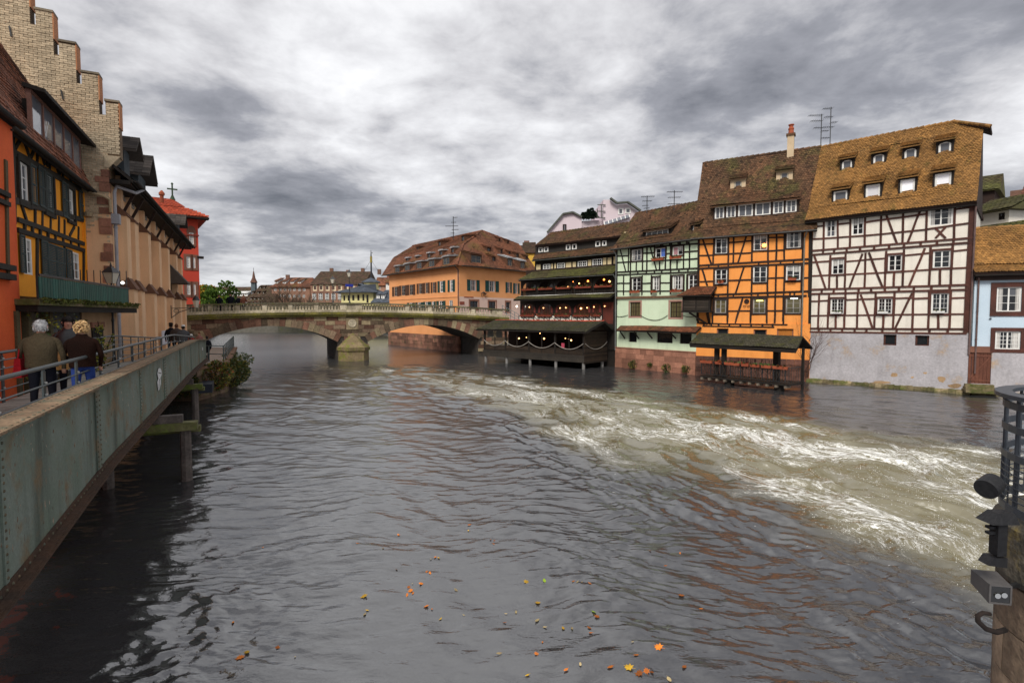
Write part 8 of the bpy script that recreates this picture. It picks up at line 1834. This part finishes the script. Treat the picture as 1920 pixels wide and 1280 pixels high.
# bare trees along the far bank, an autumn tree by the red tower
BARK = mat('grey_brown_bark', (.11, .075, .05), (.07, .05, .035), fine=.3)
for i, (x, yb, hpx, lab) in enumerate(((505, 740, 85, 'leftmost of the bare trees on the far bank'), (690, 750, 120, 'bare tree before the brown steep house'), (760, 752, 135, 'bare tree before the left half of the red-roofed house'), (830, 750, 205, 'tallest bare tree, before the middle of the red-roofed house'), (900, 752, 125, 'bare tree before the right half of the red-roofed house'), (960, 752, 120, 'bare tree left of the arcaded house'), (1010, 752, 90, 'small bare tree at the corner of the arcaded house'))):
    p = aty(*qa8(x, yb), 128); k = .128 * .25; e = empty('bare_tree', (p.x, p.y, 3.2), 0, lab, 'tree', 'bare trees on the far bank'); h = hpx * k + 1.5
    rg = random.Random(i * 7 + 3); mb = MB()
    MB().tube([(0, 0, 0), (.1, 0, h * .2), (.05, .05, h * .36)], [.28, .22, .18], 7).build('trunk', BARK, e)
    for j in range(7): a = 6.28 * j / 7 + rg.random(); twig(mb, Vector((.05, .05, h * .33)), Vector((math.cos(a) * .8, math.sin(a) * .8, 1.0)), h * .46, .15, 3, rg)
    stuff(mb.build('crown', BARK, e))
for i, (x, y, Y, rx, rzz, ms, lab) in enumerate(((245, 722, 92, 4.8, 3.4, None, 'round bush-like tree with green and yellow leaves right of the red tower'), (195, 712, 96, 3.0, 3.4, 1, 'orange-yellow autumn tree half hidden by the red tower'), (345, 752, 90, 3.2, 1.6, None, 'low green bush behind the people on the stone bridge'))):
    p = aty(*qa8(x, y), Y); e = empty('autumn_tree', (p.x, p.y, 3.0), 0, lab, 'tree'); zc = p.z - 3.0
    MB().tube([(0, 0, 0), (.1, .1, zc)], [.25, .15], 7).build('trunk', BARK, e); mb = MB()
    cl = [(Vector((rnd.gauss(0, .5), rnd.gauss(0, .5), rnd.gauss(0, .45))), rnd.uniform(.3, .55), rnd.random()) for _ in range(22)]
    for j in range(3200):
        c, r_, t_ = rnd.choice(cl); v = Vector((rnd.gauss(0, 1), rnd.gauss(0, 1), rnd.gauss(0, 1))).normalized() * r_ * rnd.random() ** .4; q_ = c + v
        mb.leaf((q_.x * rx * .62, q_.y * rx * .62, zc + q_.z * rzz * .62), v + Vector((0, 0, .2)), rnd.uniform(.25, .5), .5, m=0 if (q_.x + rnd.gauss(0, .3) > -.35 and ms is None) else 1, t=min(1, max(0, t_ * .7 + rnd.gauss(.15, .15))))
    stuff(mb.build('crown', [mat('bush_green', (.075, .13, .014), (.04, .08, .01), tv=.6, bump=0), mat('bush_yellow', (.42, .24, .012), (.26, .16, .01), tv=.5, bump=0)], e))
# ================================================================ river
def _grad(ix, iy, seed):
    h = (ix.astype(np.int64) * 374761393 + iy.astype(np.int64) * 668265263 + seed * 982451653) & 0x7fffffff
    h = ((h ^ (h >> 13)) * 1274126177) & 0x7fffffff; return ((h ^ (h >> 16)) & 0xffff) / 65535.0 * 2 * np.pi
def pnoise(x, y, seed=0):
    ix, iy = np.floor(x), np.floor(y); fx, fy = x - ix, y - iy; ux, uy = fx * fx * fx * (fx * (fx * 6 - 15) + 10), fy * fy * fy * (fy * (fy * 6 - 15) + 10)
    def g(a, b): t = _grad(ix + a, iy + b, seed); return np.cos(t) * (fx - a) + np.sin(t) * (fy - b)
    return ((g(0, 0) * (1 - ux) + g(1, 0) * ux) * (1 - uy) + (g(0, 1) * (1 - ux) + g(1, 1) * ux) * uy) * 1.5
rad = np.concatenate([np.geomspace(4.4, 7.5, 70, endpoint=False), np.geomspace(7.5, 50, 780, endpoint=False), np.geomspace(50, 430, 200)]); NA, NR = 880, len(rad)
ang = np.radians(np.linspace(-62, 62, NA))
A_, R_ = np.meshgrid(ang, rad); X, Y = R_ * np.sin(A_), R_ * np.cos(A_)
dr = np.gradient(rad)[:, None] + 0 * R_
ctrl = [onz(px, py) for px, py in ((2150, 980), (1870, 985), (1700, 925), (1500, 858), (1300, 803), (1120, 760), (960, 727), (830, 708), (730, 693), (660, 683))]
cxy = np.array([(p.x, p.y) for p in ctrl]); hw = np.interp(np.arange(len(ctrl)), [0, 1, 2, 3, 4, 5, 6, 7, 8, 9], [6.2, 6.2, 6.0, 6.0, 5.8, 5.6, 5.2, 4.8, 4.0, 3.0]); st_ = np.array([1.0, 1.0, .98, .95, .88, .78, .62, .5, .36, .2])
o_ = np.argsort(cxy[:, 1]); pf = np.polyfit(cxy[o_, 1], cxy[o_, 0], 3); yl, yh = cxy[:, 1].min() - 4, cxy[:, 1].max() + 3
yc = np.clip(Y, yl, yh); fx = np.polyval(pf, yc); sl = np.polyval(np.polyder(pf), yc); fx = fx + sl * (Y - yc); cs_ = 1 / np.sqrt(1 + sl * sl)
D = -(X - fx) * cs_; S = Y * 1.12 - X * .25; HW = np.interp(Y, cxy[o_, 1], hw[o_]); STR = np.interp(Y, cxy[o_, 1], st_[o_]) * np.clip((62 - Y) / 14, 0, 1)
Dw = D + 1.6 * pnoise(X * .22, Y * .22, 5) + .7 * pnoise(X * .6, Y * .6, 6)
Sw = S + 1.2 * pnoise(X * .3, Y * .3, 31) + .4 * pnoise(X * .8, Y * .8, 32); Df = D + .8 * pnoise(X * .3, Y * .3, 33) + .22 * pnoise(X * .8, Y * .8, 34)
qd = np.abs(Dw) / HW; churn = np.clip((1.22 - qd) / .8, 0, 1); churn = churn * churn * (3 - 2 * churn) * STR
spark = np.exp(-(np.maximum(qd - .6, 0) / .75) ** 2) * np.clip((75 - Y) / 20, 0, 1) * np.where(Dw < 0, 1, .55)
def fade(lam): return np.clip((lam / dr - 2.2) / 2.5, 0, 1)
wx, wy = X + .5 * pnoise(X * .35, Y * .35, 11), Y + .5 * pnoise(X * .35, Y * .35, 12)
def rot(a): c, s = math.cos(a), math.sin(a); return wx * c + wy * s, -wx * s + wy * c
Hh = np.zeros_like(X); calm = 1 - churn
p_, q_ = rot(R(-14)); Hh += .042 * pnoise(p_ / 3.2, q_ / 1.25, 1) * fade(1.25)
p_, q_ = rot(R(-32)); Hh += .033 * pnoise(p_ / 1.35, q_ / .58, 2) * fade(.58) * calm
patch = np.clip(.5 + 1.1 * pnoise(X * .16, Y * .11, 21), .12, 1); p_, q_ = rot(R(9)); Hh += .026 * pnoise(p_ / .62, q_ / .29, 3) * (.45 + .55 * patch) * fade(.29)
patch = np.clip(.5 + 1.1 * pnoise(X * .16, Y * .11, 21), .12, 1)
p_, q_ = rot(R(-5)); Hh += .0155 * pnoise(p_ / .26, q_ / .13, 4) * fade(.13) * patch
Hh += churn * (.15 * (1 - 2 * np.abs(pnoise(Sw / 2.0, Df / .9, 7))) + .055 * pnoise(Sw / .8, Df / .4, 8) * fade(.35) + .016 * pnoise(S / .35, D / .16, 9) * fade(.16))
edge = np.exp(-((qd - 1.05) / .16) ** 2) * STR * np.where(Dw > 0, 1.0, .5); Hh += edge * (.10 * pnoise(S / 1.3, D / .5, 13) + .035 * pnoise(S / .4, D / .2, 14) * fade(.2))
me = bpy.data.meshes.new('river_water'); nv = NA * NR
co = np.stack([X, Y, Hh], -1).reshape(-1, 3).astype(np.float32)
i0 = (np.arange(NR - 1)[:, None] * NA + np.arange(NA - 1)[None, :]).reshape(-1); fc = np.stack([i0, i0 + NA, i0 + NA + 1, i0 + 1], -1).astype(np.int32)
# counter-clockwise seen from above
fc = fc[:, ::-1]
me.vertices.add(nv); me.vertices.foreach_set('co', co.ravel()); me.loops.add(fc.size); me.loops.foreach_set('vertex_index', fc.ravel())
me.polygons.add(len(fc)); me.polygons.foreach_set('loop_start', np.arange(0, fc.size, 4, dtype=np.int32)); me.polygons.foreach_set('use_smooth', np.ones(len(fc), dtype=bool)); me.update(calc_edges=True)
at = me.attributes.new('churn', 'FLOAT', 'POINT'); at.data.foreach_set('value', churn.astype(np.float32).ravel())
at = me.attributes.new('spark', 'FLOAT', 'POINT'); at.data.foreach_set('value', spark.astype(np.float32).ravel()); at = me.attributes.new('edge', 'FLOAT', 'POINT'); at.data.foreach_set('value', edge.astype(np.float32).ravel())
fl = np.stack([Sw, Df, np.zeros_like(S)], -1).astype(np.float32); at = me.attributes.new('flow', 'FLOAT_VECTOR', 'POINT'); at.data.foreach_set('vector', fl.ravel())
m = bpy.data.materials.new('river'); m.use_nodes = True; t = m.node_tree; b = t.nodes['Principled BSDF']; ln_ = t.links.new
def nd(k, **kw):
    n = t.nodes.new(k)
    for a, v in kw.items(): setattr(n, a, v)
    return n
def mt(op, a, c=None, d=None, clamp=False):
    n = nd('ShaderNodeMath', operation=op, use_clamp=clamp)
    for i, v in enumerate((a, c, d)):
        if v is None: continue
        if isinstance(v, (int, float)): n.inputs[i].default_value = v
        else: ln_(v, n.inputs[i])
    return n.outputs[0]
def attr(nm, o='Fac'): a = nd('ShaderNodeAttribute'); a.attribute_name = nm; return a.outputs[o]
def nz(src, sc, stretch, det=4, ro=.6, dist=0.0):
    mp = nd('ShaderNodeMapping'); mp.inputs['Scale'].default_value = stretch; ln_(src, mp.inputs[0]); n = nd('ShaderNodeTexNoise'); ln_(mp.outputs[0], n.inputs['Vector'])
    n.inputs['Scale'].default_value = sc; n.inputs['Detail'].default_value = det; n.inputs['Roughness'].default_value = ro; n.inputs['Distortion'].default_value = dist; return n.outputs[0]
def mr(v, a, c, lo=0.0, hi=1.0):
    n = nd('ShaderNodeMapRange', interpolation_type='SMOOTHSTEP'); ln_(v, n.inputs[0]) if not isinstance(v, float) else None
    for i, x in enumerate((a, c, lo, hi)):
        if isinstance(x, (int, float)): n.inputs[i + 1].default_value = x
        else: ln_(x, n.inputs[i + 1])
    return n.outputs[0]
geo = nd('ShaderNodeNewGeometry').outputs['Position']; flow = attr('flow', 'Vector'); ch = attr('churn'); ed = attr('edge')
r1 = mt('SUBTRACT', 1.0, mt('ABSOLUTE', mt('MULTIPLY', mt('SUBTRACT', nz(flow, 1.0, (.55, 2.2, 1), 7, .70, .35), .5), 2.0)))
r2 = mt('SUBTRACT', 1.0, mt('ABSOLUTE', mt('MULTIPLY', mt('SUBTRACT', nz(flow, 1.0, (2.0, 6.2, 1), 5, .68, .3), .5), 2.0)))
big = nz(flow, 1.0, (.16, .42, 1), 4, .55, .4)
f1 = mr(mt('ADD', r1, mt('MULTIPLY', mt('SUBTRACT', big, .5), .55)), mt('SUBTRACT', 1.075, mt('MULTIPLY', ch, .15)), mt('SUBTRACT', 1.15, mt('MULTIPLY', ch, .15)))
f2 = mr(mt('ADD', r2, mt('MULTIPLY', mt('SUBTRACT', big, .5), .7)), mt('SUBTRACT', 1.085, mt('MULTIPLY', ch, .15)), mt('SUBTRACT', 1.165, mt('MULTIPLY', ch, .15)))
brk = mt('MULTIPLY', mr(nz(flow, 1.0, (2.6, 8.0, 1), 4, .65), .38, .60), mr(nz(geo, 9.0, (1, 1.6, 1), 3, .7), .30, .56))
foam = mt('MULTIPLY', mt('MAXIMUM', mt('MULTIPLY', f1, mt('ADD', .22, mt('MULTIPLY', brk, .85))), mt('MULTIPLY', mt('MULTIPLY', f2, 1.0), mt('ADD', .25, mt('MULTIPLY', brk, .75)))), mr(ch, .04, .45), clamp=True)
sp = mr(nz(geo, 5.0, (1, 2.2, 1), 2, .7), .70, .80); sk_ = attr('spark'); ds = mt('MULTIPLY', mr(nz(flow, 1.0, (2.2, 7.5, 1), 3, .65, .4), mt('SUBTRACT', .80, mt('MULTIPLY', sk_, .16)), .80), mr(big, .42, .62)); foam = mt('MAXIMUM', foam, mt('MULTIPLY', ds, mr(sk_, .08, .5)), clamp=True)
foam = mt('MAXIMUM', foam, mt('MULTIPLY', mt('MULTIPLY', sp, mr(ed, .2, .9)), .6), clamp=True)
c1 = nd('ShaderNodeMixRGB'); ln_(mr(mt('MULTIPLY', ch, mt('ADD', .45, mt('MULTIPLY', big, 1.1))), .05, .95), c1.inputs[0]); c1.inputs[1].default_value = (.036, .036, .038, 1); c1.inputs[2].default_value = (.165, .142, .066, 1)
c2 = nd('ShaderNodeMixRGB'); ln_(foam, c2.inputs[0]); ln_(c1.outputs[0], c2.inputs[1]); c2.inputs[2].default_value = (.90, .90, .87, 1)
ln_(c2.outputs[0], b.inputs['Base Color']); vl = nd('ShaderNodeVectorMath', operation='LENGTH'); ln_(geo, vl.inputs[0]); ln_(mt('ADD', mr(foam, 0.0, .8, 0.0, .65), mr(vl.outputs['Value'], 14.0, 70.0, .03, .27)), b.inputs['Roughness']); b.inputs['IOR'].default_value = 2.4; b.inputs['Specular IOR Level'].default_value = .5
hgt = mt('ADD', mt('MULTIPLY', nz(geo, 5.5, (.55, 1.25, 1), 4, .55, .3), 1.0), mt('MULTIPLY', foam, .8)); bp = nd('ShaderNodeBump'); bp.inputs['Strength'].default_value = .55; bp.inputs['Distance'].default_value = .03; ln_(hgt, bp.inputs['Height']); ln_(bp.outputs[0], b.inputs['Normal'])
me.materials.append(m)
o = bpy.data.objects.new('river_water', me); COL.objects.link(o); o['kind'] = 'structure'
# ---------------------------------------------------------------- floating leaves, each its own object
def hz_(x, y):
    r = math.hypot(x, y); a = math.atan2(x, y); i = min(int(np.searchsorted(rad, r)), NR - 1); j = int(np.clip(round((a - ang[0]) / (ang[-1] - ang[0]) * (NA - 1)), 0, NA - 1)); return float(Hh[i, j])
LM = {'orange': mat('orange_leaf', (.56, .17, .02), (.32, .09, .018), scale=4, fine=.2, bump=0, objr=True, tv=.5), 'yellow': mat('yellow_leaf', (.60, .37, .03), (.4, .22, .02), scale=4, fine=.2, bump=0, objr=True, tv=.35), 'pale': mat('pale_leaf', (.50, .40, .20), (.3, .22, .12), scale=4, fine=.2, bump=0, objr=True, tv=.4), 'green': mat('lime_leaf', (.30, .42, .03), (.2, .32, .02), fine=.2, bump=0)}
maple = [(0, -.5), (.12, -.3), (.42, -.38), (.32, -.12), (.55, .08), (.28, .14), (.24, .42), (.08, .3), (0, .58), (-.08, .3), (-.24, .42), (-.28, .14), (-.55, .08), (-.32, -.12), (-.42, -.38), (-.12, -.3)]
oval = [(0, -.5), (.2, -.3), (.27, 0), (.18, .32), (0, .52), (-.18, .32), (-.27, 0), (-.2, -.3)]
lme = {}
def leaf_mesh(kind, shape):
    if (kind, shape) not in lme:
        pts = maple if shape == 'm' else oval; mb = MB(); vs = [(0, 0, .03)] + [(x, y, .30 * x * x * (1 if x > 0 else .4) + .25 * max(0, y) ** 2 - .05 * (x < -.2)) for x, y in pts]; n = len(pts)
        mb.add(vs, [(0, i + 1, (i + 1) % n + 1) for i in range(n)]); mb.tube([(0, -.5, .03), (.03, -.72, .0)], .015, 3); mb.build
        o_ = mb.build('fallen_leaf', LM[kind]); lme[(kind, shape)] = o_.data; bpy.data.objects.remove(o_)
    return lme[(kind, shape)]
q7_ = pxmap(480, 1000, .4583)
LV = [(442, 262, 'yellow', 'm', 1.5), (455, 315, 'yellow', 'o', .7), (445, 330, 'pale', 'o', .9), (88, 467, 'orange', 'o', .9), (28, 60, 'orange', 'o', .6), (415, 45, 'orange', 'o', .7), (520, 67, 'yellow', 'o', .7), (575, 148, 'orange', 'o', .6), (582, 5, 'orange', 'o', .8), (733, 103, 'orange', 'o', .8), (747, 106, 'yellow', 'o', .7), (715, 108, 'pale', 'o', .5), (698, 158, 'orange', 'o', .8), (712, 165, 'orange', 'o', .9), (675, 208, 'orange', 'm', 1.), (625, 218, 'orange', 'm', .8), (632, 232, 'orange', 'm', 1.1), (642, 242, 'orange', 'o', .7), (618, 250, 'orange', 'o', .9), (697, 298, 'orange', 'm', 1.1), (720, 308, 'orange', 'o', .6), (818, 228, 'pale', 'o', 1.), (755, 345, 'yellow', 'o', .6), (960, 25, 'orange', 'o', .7), (975, 28, 'orange', 'o', .6), (972, 43, 'orange', 'o', .6), (1105, 198, 'yellow', 'm', 1.2), (1180, 193, 'green', 'o', 1.2), (1153, 278, 'yellow', 'm', 1.2), (1298, 200, 'orange', 'o', .7), (1315, 203, 'pale', 'o', .8), (1333, 203, 'pale', 'o', .7), (1365, 213, 'orange', 'o', .8), (1064, 313, 'pale', 'o', .8), (1022, 318, 'pale', 'o', .5), (1018, 355, 'orange', 'o', .6), (1150, 350, 'pale', 'o', 1.), (1182, 373, 'pale', 'o', .8), (1382, 321, 'green', 'o', 1.), (1395, 342, 'orange', 'm', 1.1), (1257, 380, 'yellow', 'o', .9), (1293, 382, 'pale', 'o', .8), (1363, 382, 'orange', 'o', .9), (1370, 400, 'orange', 'o', .8), (1172, 442, 'orange', 'o', .5), (1147, 500, 'orange', 'm', .8), (995, 485, 'pale', 'o', .9), (1110, 578, 'yellow', 'o', .7), (1647, 475, 'orange', 'm', 1.5), (1555, 508, 'orange', 'o', .8), (1525, 560, 'yellow', 'm', 1.3), (1567, 585, 'orange', 'm', 1.3), (1597, 575, 'orange', 'm', 1.1), (1620, 578, 'orange', 'o', .9), (1450, 558, 'orange', 'o', 1.), (1268, 565, 'orange', 'o', .8), (1327, 546, 'pale', 'o', .7), (1752, 553, 'orange', 'o', 1.1), (1690, 603, 'pale', 'o', 1.1), (1740, 248, 'orange', 'm', 1.2), (1735, 80, 'orange', 'o', .8), (1612, 78, 'orange', 'o', .6), (1675, 125, 'orange', 'o', .7), (1820, 308, 'orange', 'o', .7), (1540, 450, 'pale', 'o', .5), (850, 330, 'pale', 'o', .5), (160, 505, 'pale', 'o', .4), (640, 205, 'pale', 'o', .4)]
gr_ = {('orange', 'm'): 'orange maple leaves on the water', ('orange', 'o'): 'orange oval leaves on the water', ('yellow', 'm'): 'yellow maple leaves on the water', ('yellow', 'o'): 'yellow oval leaves on the water', ('pale', 'o'): 'pale leaves on the water', ('green', 'o'): 'lime green leaves on the water'}
DR = []
def drop(x, y, kind, sh, s):
    me_ = leaf_mesh(kind, sh); o_ = bpy.data.objects.new('fallen_leaf', me_); COL.objects.link(o_); s *= .085
    o_.location = (x, y, hz_(x, y) + .012); o_.scale = (s, s * rnd.uniform(.9, 1.25), s); o_.rotation_euler = (rnd.uniform(-.25, .25), rnd.uniform(-.25, .25), rnd.uniform(0, 6.28)); tag(o_, None, 'leaf', gr_[(kind, sh)]); DR.append((o_, kind, sh, x / y, y))
for a, c, kind, sh, s in LV: p = onz(*q7_(a, c)); drop(p.x, p.y, kind, sh, s)
for px, py, kind, sh, s in ((450, 1232, 'orange', 'm', 1.5), (463, 1222, 'yellow', 'm', .9), (437, 1165, 'orange', 'o', .8), (748, 1003, 'orange', 'o', .7), (880, 985, 'orange', 'o', .9), (878, 995, 'yellow', 'o', .7), (520, 1213, 'orange', 'o', .8)): p = onz(px, py); drop(p.x, p.y, kind, sh, s)
ORD = 'leftmost,second,third,fourth,fifth,sixth,seventh,eighth,ninth,tenth,eleventh,twelfth,thirteenth,fourteenth,fifteenth,sixteenth'.split(',')
CW = {('orange', 'm'): 'jagged orange leaf', ('orange', 'o'): 'small oval orange leaf', ('yellow', 'm'): 'jagged yellow leaf', ('yellow', 'o'): 'small oval yellow leaf', ('pale', 'o'): 'pale cream leaf', ('green', 'o'): 'lime green leaf'}
BD = lambda y: 0 if y < 7.75 else 1 if y < 9.1 else 2
for key, nm in CW.items():
    for b_ in (0, 1, 2):
        rw = sorted((d for d in DR if (d[1], d[2]) == key and BD(d[4]) == b_), key=lambda d: d[3])
        for i, d in enumerate(rw):
            zone = ('the nearest band of floating leaves', 'the middle band of floating leaves', 'the farthest band of floating leaves')[b_]
            d[0]['label'] = (f'{nm} in {zone}, the only such' if len(rw) == 1 else f'{nm}, {ORD[i]}' + (' such in ' if i == 0 else ' such from the left in ') + zone)
fk = MB(); cand = np.argwhere((churn > .35) & (R_ > 8) & (R_ < 34)); rg = np.random.RandomState(4); wgt = None
for a_, b_ in cand[rg.choice(len(cand), 14000)]:
    if Hh[a_, b_] < .03 + .05 * rg.rand(): continue
    x, y, z = X[a_, b_], Y[a_, b_], Hh[a_, b_]; r = rg.uniform(.003, .011); z += rg.exponential(.02); k = rg.uniform(0, 3); e1, e2 = r * math.cos(k), r * math.sin(k)
    fk.add([(x - e1, y - e2, z), (x + e2, y - e1, z), (x + e1, y + e2, z), (x - e2, y + e1, z), (x, y, z + r * .9)], [(0, 1, 4), (1, 2, 4), (2, 3, 4), (3, 0, 4)])
tag(fk.build('foam_flecks', mat('foam_white', (.88, .88, .85), (.82, .82, .78), bump=0, fine=.02)), kind='stuff')
SC.render.engine = 'CYCLES'; SC.cycles.use_denoising = True; SC.cycles.max_bounces = 6; SC.cycles.diffuse_bounces = 3; SC.cycles.glossy_bounces = 3; SC.cycles.transmission_bounces = 2; SC.cycles.sample_clamp_indirect = 6
SC.render.film_transparent = False
